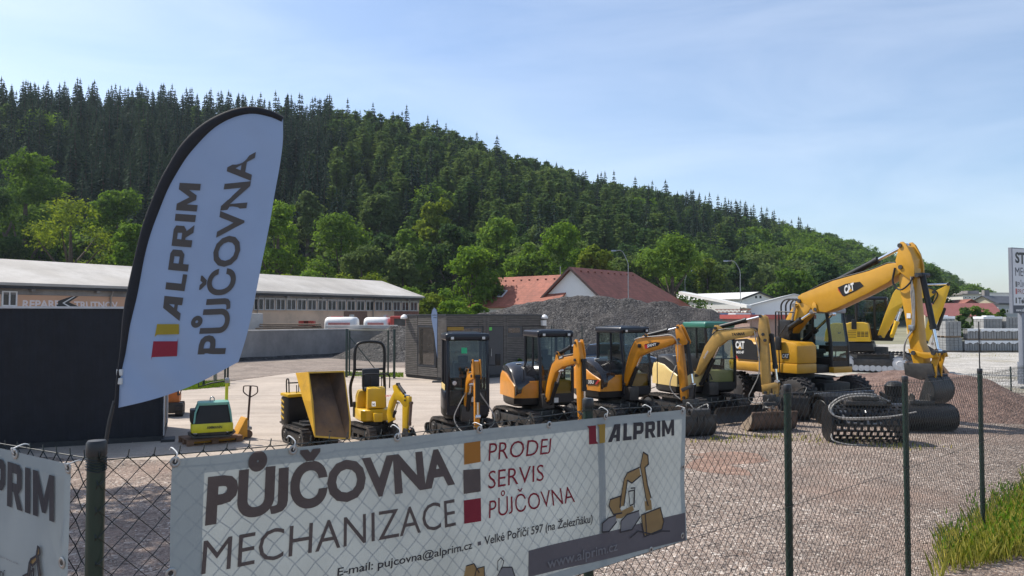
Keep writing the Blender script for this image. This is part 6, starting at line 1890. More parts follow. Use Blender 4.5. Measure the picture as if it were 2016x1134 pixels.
TH = 30
def mini(m, k, cabw, body_l, trk, bodymat, hl=0, skirt=True, hood=True, cabx=(.0, 0), roofm=None, framem=None, zf=.62, top=2.45, lights=True, dec=None, rear=.8, wid=1.4, gl=None, skirtm=None, hoodm=None, cab_y=None):
    """house of a compact excavator: rounded rear, cab on its left side"""
    o = []
    hw_ = wid / 2
    for a in range(13):
        q = R(90 + 180 * a / 12); cc = abs(math.cos(q)) ** .75; ss = math.copysign(abs(math.sin(q)) ** .75, math.sin(q)); o.append((-rear * .15 - rear * .85 * cc, hw_ * ss))
    o += [(.45, -hw_ * .98), (.62, -hw_ * .75), (.66, -hw_ * .3), (.66, hw_ * .98)]
    mb = MB(); zloft(mb, o, [(zf, .9, 0), (zf + .06, .98, 0), (zf + .22, 1.0, 0)]); mb.build('counterweight', skirtm or M_blk, m.root, smooth=40)
    mb = MB(); zloft(mb, o, [(zf + .222, 1.0, 0), (zf + .42, 1.0, 0), (zf + .60, .99, 0), (zf + .64, .96, 0)])
    if hood:
        y0, y1 = -hw_, hw_ * .12; prof = [(-1.0, .30), (-.99, .72), (-.90, .90), (-.70, .99), (-.15, .93), (.20, .78), (.52, .68), (.60, .64), (.60, .30)]
        mb.loft([[V((x * (rear if x < 0 else 1) * (sx if x < 0 else 1 - (1 - sx) * .3), y, zf + .222 + (z - .30) * sz)) for x, z in prof] for y, sx, sz in ((y0, .66, .86), (y0 + .03, .72, .94), (y0 + .10, .82, .98), (y0 + .25, .93, 1), (y1, 1, 1))])
    mb.build('body', bodymat, m.root, smooth=40)
    if hood:
        # sloping engine hood on the machine's right rear
        mb = MB(); y0, y1 = -hw_ * .97, hw_ * .15
        zz = zf + .70; mb.loft([[V((x, y, z)) for x, z in ((-rear * .93, zz - .08), (-rear * .90, zz + .20), (-rear * .62, zz + .36), (-rear * .1, zz + .34), (.22, zz + .16), (.45, zz - .02), (.45, zz - .1))] if 0 else [V((x, y, z + sh)) for x, z in ((-rear * .82 * sx, zz + .12), (-rear * .78 * sx, zz + .20), (-rear * .60 * sx, zz + .35), (-rear * .1, zz + .36), (.24, zz + .24), (.50, zz + .05), (.63, zz - .12), (.60, zz - .36), (.15, zz - .34 + .1 * (1 - hl)), (-.25 - .25 * hl, zz - .22 * hl))] for y, sx, sh in ((y0 - .006, .74, -.06), (y0 + .05, .80, -.015), (y0 + .2, .9, .02), (y1, 1, .03))])
        mb.build('engine_hood', hoodm or M_gloss, m.root, smooth=50)
        mb = MB(); mb.box((-.05, y0 + .28, zz + .345), (.2, .14, .012), .004); mb.build('warning_label', M_wht, m.root)
    cy = cab_y or (hw_ - cabw - .0, hw_)
    cab(m, -.42, .74, cy[0], cy[1], zf + .16, top, mf=framem, mr=roofm, lights=lights, decal=dec, gl=gl)
    mb = MB()
    for i in range(5): mb.box((-rear * .62, -hw_ * .2 + i * .1, zf + .45), (.02, .05, .1))
    mb.cyl((-.3, hw_ - .1, top), (-.34, hw_ - .1, top + .32), .006, 5)
    mb.tube([(.66, -hw_ * .72, zf + .66), (.68, -hw_ * .74, zf + .95), (.55, -hw_ * .74, zf + 1.0)], .012, 6)
    mb.tube([(.58, -.1, zf + .34), (.64, -.06, zf + .5), (.72, -.05, zf + .36)], .018, 6); mb.tube([(.58, .1, zf + .34), (.66, .08, zf + .55), (.78, .06, zf + .4)], .018, 6)
    mb.build('fittings', M_blk, m.root)
    mb = MB(); mb.b2(.55, .95, -.16, .16, zf - .02, zf + .34, .04); mb.build('swing_bracket', M_stl, m.root)


def sboom(m, fr, s=1.0, px=None, wB=.16, wS=.13, mt=None, mcyl=None, low=0.35, chr_f=.6):
    """boom and stick of a compact excavator in local metres (reach along x)"""
    mt = mt or M_oran
    B = [(0.0, .80), (.10, .74), (.22, .82), (.33, 1.22), (.52, 1.56), (.85, 1.72), (1.42, 1.84), (1.50, 1.93), (1.46, 2.02), (1.36, 2.04), (.95, 1.98), (.62, 1.93), (.36, 1.78), (.16, 1.40), (.0, .92)]
    P = lambda pts: [(x * s, z if s == 1 else .8 + (z - .8) * s) for x, z in pts]
    arm(m, 'boom', P(B), wB, mt, fr, .018)
    plates(m, 'boom_bracket', P([(.48, 1.86), (.56, 2.10), (.64, 2.10), (.74, 1.94)]), .11, .025, mt, fr)
    St = [(1.40, 2.38), (1.50, 2.38), (1.60, 2.05), (1.62, 1.75), (1.62, 1.0), (1.60, low), (1.50, low), (1.44, 1.0), (1.40, 1.7), (1.38, 1.95)]
    arm(m, 'stick', P(St), wS, mt, fr, .014)
    plates(m, 'stick_head', P([(1.33, 1.90), (1.36, 2.36), (1.42, 2.44), (1.52, 2.44), (1.62, 2.08), (1.60, 1.84)]), .155, .028, mt, fr)
    ram(m, P([(.60, 2.06)])[0], P([(1.43, 2.36)])[0], .045, fr, .62, mcyl or M_blk)
    ram(m, P([(.18, .72)])[0], P([(.66, 1.62)])[0], .05, fr, .6, M_blk)
    ram(m, P([(1.66, 1.92)])[0], P([(1.70, .72)])[0], .05, fr, chr_f, mcyl or M_blk)
    pins(m, P([(1.43, 1.93), (.08, .84), (1.43, 2.36), (1.55, low + .06), (.60, 2.06)]), .24, .035, fr)
    z0 = P([(0, low)])[0][1]
    plates(m, 'link', P([(1.52, low + .30), (1.56, low + .34), (1.74, low + .30), (1.72, low + .24)]), .15, .02, M_stl, fr)
    plates(m, 'link', P([(1.66, low + .30), (1.74, low + .30), (1.70, low - .02), (1.64, low - .02)]), .10, .02, M_stl, fr)
    mb = MB(); mb.prism(P([(1.46, low + .04), (1.72, low + .04), (1.78, low - .10), (1.72, low - .17), (1.5, low - .17), (1.44, low - .08)]), -.12, .12, .01); mb.cyl(P([(1.5, low - .12)])[0][:1] + (-.16, P([(1.5, low - .12)])[0][1]), P([(1.5, low - .12)])[0][:1] + (.16, P([(1.5, low - .12)])[0][1]), .03, 10); xf(mb, fr).build('quick_coupler', M_stl, m.root)
    H = []
    for y in (-.05, -.02, .02, .05): H.append([(P([q])[0][0], y, P([q])[0][1]) for q in ((.42, 1.86), (.62, 1.975), (.95, 2.02), (1.28, 2.08), (1.40, 2.20), (1.47 + y, 1.9), (1.43, 1.6))])
    hoses(m, H, .010, fr, M_hosl)
    hoses(m, [[(P([q])[0][0], s_ * .08, P([q])[0][1]) for q in ((.02, .86), (.1, 1.25), (.3, 1.72), (.44, 1.86))] for s_ in (-1, 1)], .011, fr, M_hos)
    return P


# 1 --- small excavator, cab seen from the front
m1 = Mach('mini_excavator', 'smallest dark-cab mini excavator with the green sticker on its windscreen, seen straight from the front', 'excavator', (-1.16, 18.15, 0), 11, 'dark-cab mini excavators')
f30 = m1.frame(0, 0, 20); tracks(m1, 1.62, .78, .23, .45, f30); blade(m1, -1.05, 1.0, .26, .02, Matrix.Rotation(R(20), 4, 'Z'), arm=-.5)
mini(m1, 1, .98, 1, 0, M_nav, hood=False, zf=.52, top=2.44, rear=.62, wid=1.04, dec=True, cab_y=(-.47, .51))
fr = m1.frame(.78, -.02, 4)
sboom(m1, fr, .70, wB=.14, wS=.11, low=.10)
mb = MB(); mb.box((.80, -.30, 1.36), (.06, .13, .13), .02); l_ = mb.build('work_light', M_blk, m1.root); mb = MB(); mb.lathe([(.0, .834), (.045, .832), (.05, .83)], (0, -.30, 1.36), 'X', 12); mb.build('lens', M_lens, l_)
hoses(m1, [[(.98, -.04, 1.2), (1.05, -.22, .9), (1.1, -.34, .62), (1.25, -.25, .4), (1.5, -.05, .25)], [(1.2, .1, 1.35), (1.15, .3, 1.05), (1.2, .52, .7), (1.35, .5, .5), (1.6, .15, .28)]], .014, None, M_hosl)
mb = MB(); mb.box((.765, .12, .98), (.01, .12, .12), 0); mb.build('label_plate', M_wht, m1.root)
mb = MB(); mb.cyl((.70, .5, 1.75), (.78, .66, 1.75), .012, 6); mb.box((.78, .70, 1.88), (.05, .13, .28), .03); mb.build('mirror', M_blk, m1.root)
mb = MB(); mb.box((.05, -.475, .98), (.72, .012, .62), .004); mb.build('side_panel', M_crm, m1.root)
mb = MB()
for z in (.86, .97, 1.08): mb.box((-.05, -.483, z), (.22, .008, .055), .003)
mb.build('vent_slot', M_blk, m1.root)

# 2 --- second excavator
m2 = Mach('mini_excavator', 'dark-cab mini excavator with orange rear and glossy black hood, next to the smallest one', 'excavator', (.60, 19.85, 0), 19, 'dark-cab mini excavators')
tracks(m2, 2.05, 1.15, .26, .50, m2.frame(0, 0, 13)); blade(m2, 1.35, 1.45, .32, .03, m2.frame(0, 0, 13))
mini(m2, 1, .95, 1, 0, M_oran, hl=1, zf=.60, top=2.47, rear=.92, wid=1.52, cab_y=(-.16, .78))
fr = m2.frame(.88, -.02, 12); sboom(m2, fr, .93, low=.32)
mb = MB(); mb.b2(.74, .76, .2, .34, .70, .82); mb.build('label_plate', M_wht, m2.root)
mb = MB(); mb.tube([(.72, .80, 1.75), (.74, .98, 1.75), (.74, .98, .95), (.72, .80, .92)], .012, 6); mb.build('hand_rail', M_blk, m2.root)
decal(m2, 'lettering', 'SANY', [(1101, 706), (1108, 704), (1108, 700), (1101, 702)], M_wht, -.082, fr, .02, back=[(1099.5, 708), (1109.5, 705), (1109.5, 698), (1099.5, 701)])

# 3 --- third, boom reaching right
m3 = Mach('mini_excavator', 'dark-cab mini excavator lettered 35U on its orange rear, its long orange boom reaching right', 'excavator', (2.74, 21.04, 0), 32, 'dark-cab mini excavators')
tracks(m3, 2.2, 1.3, .30, .54, m3.frame(0, 0, 2)); blade(m3, 1.5, 1.7, .36, .03, m3.frame(0, 0, 2))
mini(m3, 1, .98, 1, 0, M_oran, zf=.66, top=2.54, rear=1.12, wid=1.66, cab_y=(-.20, .78))
fr = m3.frame(.92, -.04, 16)
z6 = lambda *q: [(1080 + x / 6.3, 630 + y / 6.3) for x, y in q]
T = lambda *q: m3.trs(z6(*q), 0, fr)
arm(m3, 'boom', T((935, 795), (985, 815), (1060, 640), (1150, 450), (1260, 395), (1420, 350), (1575, 292), (1590, 240), (1560, 200), (1500, 198), (1300, 215), (1170, 225), (1100, 245), (1060, 310), (1015, 430), (975, 590), (950, 720)), .17, M_oran, fr, .02)
plates(m3, 'boom_bracket', T((1160, 225), (1215, 170), (1240, 178), (1260, 215)), .12, .03, M_oran, fr)
arm(m3, 'stick', T((1600, 300), (1660, 310), (1700, 640), (1735, 970), (1655, 1000), (1640, 830), (1610, 560), (1580, 300)), .14, M_oran, fr, .015)
plates(m3, 'stick_head', T((1595, 130), (1610, 62), (1640, 55), (1670, 95), (1745, 270), (1735, 300), (1680, 315), (1610, 230)), .17, .03, M_oran, fr)
ram(m3, T((1225, 190))[0], T((1625, 90))[0], .05, fr, .62); ram(m3, T((1000, 840))[0], T((1150, 420))[0], .055, fr, .6)
ram(m3, T((1715, 280))[0], T((1790, 800))[0], .058, fr, .72)
pins(m3, T((1640, 240), (1625, 90), (965, 790), (1225, 190), (1700, 960)), .24, .035, fr)
plates(m3, 'link', T((1660, 850), (1790, 795), (1810, 830), (1680, 890)), .16, .025, M_stl, fr); plates(m3, 'link', T((1760, 800), (1820, 800), (1800, 1010), (1750, 1010)), .11, .025, M_stl, fr)
hoses(m3, [[(a[0], y, a[1]) for a in T((1090, 240), (1170, 215), (1400, 195), (1530, 185), (1600, 240), (1625, 330), (1625, 520))] for y in (-.09, -.05, .04)], .011, fr, M_hosl)
hoses(m3, [[(a[0], -.10, a[1]) for a in T((1610, 560), (1560, 680), (1530, 800), (1570, 900), (1660, 980))]], .014, fr, M_hosl)
hoses(m3, [[(a[0], s * .10, a[1]) for a in T((940, 780), (975, 600), (1030, 390), (1090, 260))] for s in (-1, 1)], .012, fr)
decal(m3, 'lettering', 'SANY', z6((1222, 340), (1340, 312), (1338, 282), (1228, 302)), M_wht, -.087, fr, .03, back=z6((1200, 358), (1360, 318), (1385, 280), (1330, 272), (1195, 300)))
mb = MB(); q = m3.trs(z6((1186, 310), (1200, 360), (1240, 350), (1218, 302)), -.087, fr); mb.add([(a, -.0895, b) for a, b in q], [(0, 1, 2, 3)]); xf(mb, fr).build('stripe', M_red, m3.root, smooth=0, norm=False)
mb = MB(); q = T((1150, 318))[0]; mb.box((q[0], -.093, q[1]), (.1, .02, .1), .01); xf(mb, fr).build('work_light', M_blk, m3.root)
mb = MB(); q = T((1720, 790))[0]; q2 = T((1740, 1010))[0]; zc = T((1740, 1060))[0]
mb.prism([(q2[0] - .12, q2[1] + .05), (q2[0] + .2, q2[1] + .08), (q2[0] + .24, q2[1] - .1), (q2[0] - .1, q2[1] - .12)], -.13, .13, .01); xf(mb, fr).build('quick_coupler', M_stl, m3.root)
# its trenching bucket lying on the gravel
bq = m3.M @ fr @ V((q2[0] + .02, 0, q2[1] - .12))
mb = bucket_mesh(.62, .58, max(.4, bq.z - .03), .03, 4); xf(mb, fr @ Matrix.Translation(V((q2[0] - .1, 0, 0.02)))).build('bucket', M_rust, m3.root)
# writing on the orange rear: a curved panel, so each piece sits just off the surface
def rearmark(m, txt, px, bold, mt, y=-.845, back=None, mback=None): decal(m, 'lettering', txt, px, mt, y, None, bold, back, mback)
rearmark(m3, 'ALPRIM', z6((492, 600), (590, 640), (594, 612), (500, 568)), .03, M_blackp)
rearmark(m3, '35U', z6((492, 790), (562, 792), (562, 752), (492, 745)), .04, M_wht, back=z6((470, 800), (585, 800), (625, 742), (470, 735)), mback=M_blk)
mb = MB(); q = m3.trs(z6((575, 800), (600, 800), (638, 742), (612, 742)), -.845); mb.add([(a, -.851, b) for a, b in q], [(0, 1, 2, 3)]); mb.build('stripe', M_red, m3.root, smooth=0, norm=False)
mb = MB(); mb.tube([(.72, .80, 1.8), (.74, 1.0, 1.8), (.74, 1.0, .95), (.72, .80, .9)], .013, 6); mb.build('hand_rail', M_blk, m3.root)

# 4 --- sand-coloured excavator with the green cab roof
m4 = Mach('compact_excavator', 'faded sand yellow excavator with green cab roof, its worn boom lettered YANMAR', 'excavator', (5.28, 22.2, 0), 22)
tracks(m4, 2.4, 1.55, .40, .60, m4.frame(0, 0, 10)); blade(m4, 1.75, 2.0, .42, .03, m4.frame(0, 0, 10))
mini(m4, 1, 1.0, 1, 0, M_crm, zf=.68, top=2.66, rear=1.06, wid=1.9, cab_y=(-.06, .94), roofm=M_grn, framem=M_blk, lights=False, hoodm=M_blk, skirtm=M_blk)
mb = MB()
for i in range(3):
    for z in (1.02, 1.2, 1.36): mb.box((-.72 + i * .0, -.80, z), (.02, .05, .09), .0)
fr = m4.frame(1.0, -.05, 31)
z1 = lambda *q: [(1280 + x / 4.7238, 620 + y / 4.7238) for x, y in q]
T = lambda *q: m4.trs(z1(*q), 0, fr)
arm(m4, 'boom', T((430, 545), (470, 565), (560, 430), (640, 300), (720, 235), (860, 212), (960, 190), (985, 150), (960, 125), (880, 125), (700, 140), (640, 150), (590, 190), (520, 290), (470, 420)), .21, M_sand, fr, .02)
plates(m4, 'boom_bracket', T((585, 175), (610, 95), (640, 95), (700, 135), (650, 160)), .16, .03, M_sand, fr)
arm(m4, 'stick', T((1000, 200), (1095, 210), (1110, 400), (1118, 640), (1118, 735), (1050, 735), (1035, 560), (1010, 380)), .17, M_sand, fr, .018)
plates(m4, 'stick_head', T((1015, 160), (1028, 25), (1050, 0), (1085, 20), (1115, 200), (1110, 260), (1075, 275), (1030, 200)), .21, .035, M_sand, fr)
ram(m4, T((640, 112))[0], T((1040, 12))[0], .06, fr, .62); ram(m4, T((480, 640))[0], T((650, 270))[0], .062, fr, .62); ram(m4, T((1130, 190))[0], T((1180, 620))[0], .062, fr, .7)
pins(m4, T((1065, 180), (1083, 235), (620, 122), (1040, 12), (445, 560), (1085, 720)), .30, .042, fr)
plates(m4, 'link', T((1045, 650), (1170, 625), (1200, 645), (1185, 670), (1060, 700)), .2, .03, M_sand, fr); plates(m4, 'link', T((1140, 650), (1195, 650), (1190, 760), (1155, 775)), .13, .03, M_sand, fr)
hoses(m4, [[(a[0], y, a[1]) for a in T((590, 180), (650, 140), (850, 118), (950, 115), (1010, 150), (1030, 280), (1020, 400))] for y in (-.1, -.05, .04)], .014, fr)
hoses(m4, [[(a[0], -.11, a[1]) for a in T((985, 150), (995, 230), (1020, 330), (1028, 440), (1020, 560), (960, 690), (930, 760), (960, 810), (1060, 815))]], .016, fr, M_hosl)
decal(m4, 'lettering', 'YANMAR', z1((756, 193), (882, 186), (882, 160), (756, 168)), M_blackp, -.107, fr, .035)
decal(m4, 'lettering', 'ALPRIM', z1((505, 410), (545, 340), (530, 330), (492, 400)), M_wht, -.107, fr, .02)
c_ = T((1110, 770))[0]; mb = MB(); mb.prism([(c_[0] - .14, c_[1] + .07), (c_[0] + .2, c_[1] + .1), (c_[0] + .26, c_[1] - .12), (c_[0] - .12, c_[1] - .15)], -.16, .16, .012); xf(mb, fr).build('quick_coupler', M_stl, m4.root)
b4 = m4.M @ fr @ V((c_[0], 0, 0))
mb = bucket_mesh(1.25, .55, .46, .03, 0)
Bm = m4.M.inverted() @ Matrix.Translation(gnd(1513, 846)) @ Matrix.Rotation(R(103), 4, 'Z') @ Matrix.Translation(V((-.3, 0, .01)))
xf(mb, Bm).build('bucket', M_rust, m4.root)
q = MB(); q.prism([(0, .44), (-.01, .30), (.06, .10), (.20, .008), (.40, .015), (.54, .08)], -.01, .01); mb = MB(); mb.add([(v[0], v[1] + .637, v[2]) for v in q.v], q.f); xf(mb, Bm).build('side_plate', M_dirt, m4.root, smooth=0)
wq = m4.M @ fr @ V((c_[0] + .05, 0, c_[1] - .1)); bq = gnd(1513, 846); bq.z = .5
mb = MB()
for k in (-.1, .1):
    a = wq + V((k, 0, .02)); b = bq + V((k, .02, .0)); mb.tube([a, a.lerp(b, .5), b], .045, 6)
mb.box(wq.lerp(bq, .55), (.34, .16, .2), .02)
xf(mb, m4.M.inverted()).build('tilt_bracket', M_stl, m4.root)
hoses(m4, [[m4.M.inverted() @ p for p in (wq + V((-.1, -.1, .1)), wq + V((-.25, -.2, -.1)), bq + V((-.15, -.3, .1)), bq + V((.1, -.2, .05)))]], .016, None, M_hosl)

# 5 --- big wheeled excavator
m5 = Mach('wheeled_excavator', 'big yellow wheeled excavator lettered CAT M314F with its boom raised above the row', 'excavator', (8.74, 23.65, 0), 28)
fc = m5.frame(-.05, 0, -5)
M_tyre = mat('tyre_rubber', (0.028, 0.026, 0.026), 0.85, var=0.3, dirt=0.4, dirtcol=(0.15, 0.11, 0.09), bump=0.2)
for x in (1.32, -1.32):
    for s in (-1, 1):
        y = s * 1.05; mb = MB(); r = .535
        mb.lathe([(.29, -.24), (.46, -.25), (.51, -.22), (.53, -.16), (.53, .16), (.51, .22), (.46, .25), (.29, .24)], (x, y, r), 'Y', 32)
        for k in range(22):
            for q in (-1, 1):
                a = 2 * math.pi * (k + (.5 if q > 0 else 0)) / 22; c, s_ = math.cos(a), math.sin(a)
                mb.box((x + c * .535, y + q * .12, r + s_ * .535), (.06, .23, .075), .012, rot=Matrix.Rotation(-a, 4, 'Y') @ Matrix.Rotation(q * .55, 4, 'X'))
        t_ = xf(mb, fc).build('wheel', M_tyre, m5.root, smooth=40)
        mb = MB(); o_ = s * .13; mb.lathe([(.05, o_ - s * .02), (.13, o_ + s * .06), (.17, o_ + s * .04), (.2, o_), (.26, o_ + s * .02), (.295, o_ + s * .10), (.30, o_ + s * .115), (.30, o_ - s * .3)], (x, y, r), 'Y', 24); xf(mb, fc).build('rim', M_stl, t_)
mb = MB(); mb.b2(-1.75, 1.75, -.5, .5, .55, .95, .05); mb.b2(-1.35, -1.28, -.95, .95, .45, .62); mb.b2(1.28, 1.35, -.95, .95, .45, .62); mb.cyl((0, 0, .9), (0, 0, 1.18), .62, 28)
for y in (-.9, .62): mb.b2(-.75, .75, y, y + .28, .5, .98, .03)
xf(mb, fc).build('chassis', M_blk, m5.root)
mb = MB()
for y in (-.8, .8): mb.tube([(-.7, y * 1.25, 1.02), (.7, y * 1.25, 1.02)], .02, 6); mb.b2(-.75, .75, y - .3, y + .3, .985, 1.01)
xf(mb, fc).build('step', M_stl, m5.root)
M_gblue = mat('grey_blue_steel', (0.10, 0.115, 0.135), 0.55, 0.2, var=0.15, dirt=0.2, dirtcol=(0.2, 0.17, 0.14))
mb = MB(); mb.prism([(2.08, .14), (1.98, .34), (1.97, .52), (2.05, .70), (2.00, .72), (1.90, .54), (1.91, .32), (2.02, .12)], -1.12, 1.12, .006); mb.b2(1.75, 1.93, -.35, .35, .4, .62, .02); xf(mb, fc).build('dozer_blade', M_gblue, m5.root)
# house
z5 = lambda *q: [(1400 + x / 6.3, 600 + y / 6.3) for x, y in q]
yS = -1.24
o = []
for a in range(13):
    q = R(90 + 180 * a / 12); cc = abs(math.cos(q)) ** .6; ss = math.copysign(abs(math.sin(q)) ** .6, math.sin(q)); o.append((-1.05 - .85 * cc, 1.22 * ss))
o += [(-.2, -1.24), (.75, -1.24), (1.18, -1.22), (1.22, -1.15), (1.22, -.42), (.2, -.42), (.2, .3), (.2, 1.24), (-.2, 1.24)]
mb = MB(); zloft(mb, o[:13] + [(-.3, -1.22), (-.3, 1.22)], [(1.16, .97, 0), (1.2, 1.0, 0), (1.42, 1.02, -.01), (1.46, 1.0, 0)]); mb.build('counterweight', M_yell, m5.root, smooth=40)
mb = MB(); zloft(mb, o[:13] + [(-.3, -1.22), (-.3, 1.22)], [(1.462, .985, 0), (1.7, .98, 0), (1.98, .95, .03), (2.12, .86, .08), (2.15, .8, .1)]); mb.build('engine_cover', M_yell, m5.root, smooth=40)
mb = MB(); mb.prism([(-.33, 1.20), (1.2, 1.20), (1.2, 1.48), (-.33, 1.48)], -1.24, -.42, .03); mb.build('side_skirt', M_yell, m5.root)
mb = MB(); mb.prism([(-.33, 1.485), (1.2, 1.485), (1.2, 2.0), (1.08, 2.1), (.2, 2.12), (-.1, 2.2), (-.33, 2.2)], -1.225, -.42, .04); mb.build('tool_box', M_yell, m5.root)
mb = MB(); mb.b2(-.33, 1.15, -.36, 1.2, 1.18, 1.42, .03); mb.b2(-.5, -.22, -.36, 1.15, 1.42, 2.1, .04); mb.build('floor_frame', M_blk, m5.root)
mb = MB(); mb.b2(-.25, 1.32, .16, .98, 1.18, 1.36, .03); mb.build('cab_base', M_yell, m5.root)
cab(m5, -.20, 1.24, .17, .96, 1.36, 3.08, mf=M_blk, mr=mat('cab_roof_grey', (0.33, 0.37, 0.42), .3, var=.06), gl=M_cgl, slope=.16, belt=.25, post=.075, lights=False, knee=.36)
mb = MB(); mb.box((1.12, .32, 3.14), (.1, .16, .1), .02); mb.box((1.12, .82, 3.14), (.1, .16, .1), .02); mb.build('work_light', M_blk, m5.root)
# black side panel with the logo
dk = z5((272, 430), (440, 420), (495, 440), (530, 490), (600, 490), (605, 690), (345, 670), (275, 560))
mb = MB(); q = m5.trs(dk, yS); mb.add([(a, yS - .012, b) for a, b in q] + [(a, yS + .02, b) for a, b in q], [tuple(range(8))] + [(i, 8 + i, 8 + (i + 1) % 8, (i + 1) % 8) for i in range(8)]); mb.build('side_panel', M_blk, m5.root, smooth=0, norm=False)
mb = MB(); q = m5.trs(z5((275, 560), (345, 670), (320, 668), (275, 600)), yS); mb.add([(a, yS - .016, b) for a, b in q], [(0, 1, 2, 3)]); mb.build('stripe', M_red, m5.root, smooth=0, norm=False)


def catlogo(m, quad, tri, y, fr=None, eps=.018):
    decal(m, 'lettering', 'CAT', quad, M_wht, y, fr, .05, eps=eps)
    mb = MB(); fr = fr if fr is not None else Matrix(); q = m.trs(tri, y, fr); mb.add([(a, y - eps - .003, b) for a, b in q], [tuple(range(len(q)))]); xf(mb, fr).build('logo', M_yell, m.root, smooth=0, norm=False)


catlogo(m5, z5((308, 540), (418, 548), (418, 455), (308, 455)), z5((340, 548), (385, 550), (362, 512)), yS)
decal(m5, 'lettering', 'M314F', z5((320, 603), (412, 606), (412, 572), (320, 572)), M_wht, yS, None, .035, eps=.018)
mb = MB(); q = m5.trs(z5((878, 672), (968, 672), (968, 600), (878, 600)), -1.228); mb.add([(a, -1.232, b) for a, b in q], [(0, 1, 2, 3)]); mb.build('label_plate', M_blk, m5.root, smooth=0, norm=False)
catlogo(m5, z5((884, 660), (962, 660), (962, 612), (884, 612)), z5((905, 662), (935, 662), (920, 640)), -1.228, eps=.008)
mb = MB(); q = m5.trs(z5((165, 672), (205, 672), (205, 632), (165, 632)), yS); mb.add([(a, yS - .016, b) for a, b in q], [(0, 1, 2, 3)]); mb.build('label_plate', M_blk, m5.root, smooth=0, norm=False)
# rails, exhaust, mirrors
mb = MB()
for a, b in (((800, 280), (800, 90)), ((840, 330), (840, 88))):
    p, q = m5.trs(z5(a, b), -1.0); mb.tube([(p[0], -1.0, p[1] - .4), (q[0], -1.0, q[1])], .02, 6)
p, q, r2 = m5.trs(z5((800, 85), (840, 85), (900, 95)), -1.0); mb.tube([(p[0], -1.0, p[1]), (q[0], -1.0, q[1]), (r2[0] + .3, -.9, r2[1])], .02, 6); mb.build('hand_rail', M_blk, m5.root)
mb = MB(); q = m5.tr(*z5((845, 480))[0], -1.28); mb.box((q[0], -1.32, q[1]), (.2, .09, .40), .04); mb.tube([(q[0], -1.3, q[1] - .15), (q[0], -1.27, q[1] - .85)], .018, 6); mb.tube([(q[0], -1.3, q[1] + .2), (q[0] + .2, -1.2, q[1] + .55)], .016, 6); mb.build('mirror', M_blk, m5.root)
mb = MB(); mb.cyl((-.75, .2, 2.1), (-.75, .2, 2.55), .07, 12); mb.b2(-.35, .1, -.3, .2, 2.08, 2.75, .06); mb.build('exhaust', M_blk, m5.root)
# boom: traced on the upright plane through its middle
zb = lambda *q: [(1380 + x / 3.5429, 460 + y / 3.5429) for x, y in q]
fb = m5.frame(0, -.05, 0)
T = lambda *q: m5.trs(zb(*q), 0, fb)
arm(m5, 'boom_foot', T((570, 700), (640, 560), (690, 480), (705, 455), (760, 480), (795, 520), (770, 560), (715, 620), (660, 690), (640, 780), (600, 775)), .38, M_yell, fb, .02)
arm(m5, 'boom', T((705, 440), (735, 418), (820, 385), (950, 330), (1200, 262), (1330, 212), (1385, 205), (1430, 225), (1420, 275), (1340, 340), (1180, 425), (980, 520), (900, 550), (830, 540), (770, 500), (715, 470)), .40, M_yell, fb, .02)
arm(m5, 'stick', T((1440, 230), (1515, 240), (1518, 420), (1550, 760), (1580, 830), (1575, 935), (1515, 940), (1490, 850), (1444, 560), (1410, 380), (1402, 290)), .30, M_yell, fb, .02)
plates(m5, 'stick_head', T((1392, 190), (1416, 100), (1424, 62), (1442, 58), (1466, 78), (1500, 140), (1522, 215), (1524, 300), (1490, 320), (1412, 260)), .38, .05, M_yell, fb)
arm(m5, 'stick_web', T((1410, 180), (1440, 80), (1460, 92), (1505, 180), (1512, 300), (1425, 270)), .32, M_yell, fb, .01)
ram(m5, T((940, 335))[0], T((1425, 85))[0], .085, fb, .62); ram(m5, T((660, 660))[0], T((830, 545))[0], .08, fb, .5, y=-.3); ram(m5, T((660, 760))[0], T((870, 560))[0], .075, fb, .45, y=.30)
ram(m5, T((660, 700))[0], T((700, 500))[0], .075, fb, .45, y=-.26)
ram(m5, T((1545, 290))[0], T((1655, 820))[0], .075, fb, .70)
pins(m5, T((720, 470), (1430, 235), (1425, 85), (1545, 290), (1520, 830), (1660, 830), (835, 530)), .50, .06, fb)
plates(m5, 'boom_lug', T((815, 545), (812, 490), (825, 478), (840, 490), (850, 545)), .44, .03, M_yell, fb)
plates(m5, 'link', T((1480, 800), (1560, 825), (1680, 830), (1690, 860), (1600, 870), (1490, 830)), .40, .04, M_yell, fb)
plates(m5, 'link', T((1640, 830), (1690, 835), (1665, 920), (1660, 1010), (1610, 1015), (1625, 920)), .22, .05, M_yell, fb)
H = []
for i, y in enumerate((-.16, -.08, 0, .08, .16)):
    H.append([(a[0], y, a[1]) for a in T((590 + i * 22, 640), (585 + i * 20, 540), (588 + i * 20, 490), (620 + i * 16, 460), (680, 462), (705, 490))])
hoses(m5, H, .026, fb)
hoses(m5, [[(a[0], y, a[1]) for a in T((720, 440), (820, 375), (950, 322), (1200, 255), (1330, 205), (1390, 215))] for y in (-.14, -.08, .08)], .018, fb)
hoses(m5, [[(a[0], y, a[1]) for a in T((1390, 240), (1375, 330), (1400, 380), (1440, 390), (1490, 350), (1520, 300))] for y in (-.23, -.21)], .02, fb)
hoses(m5, [[(a[0], -.20 - .01 * i, a[1]) for a in T((1500, 300), (1500 + i * 12, 420), (1510 + i * 8, 560), (1500 + i * 10, 660), (1460, 760), (1450, 880))] for i in range(3)], .017, fb, M_hosl)
catlogo(m5, zb((1003, 425), (1072, 395), (1066, 342), (1000, 368)), zb((1030, 412), (1062, 398), (1045, 380)), -.205, fb, eps=.012)
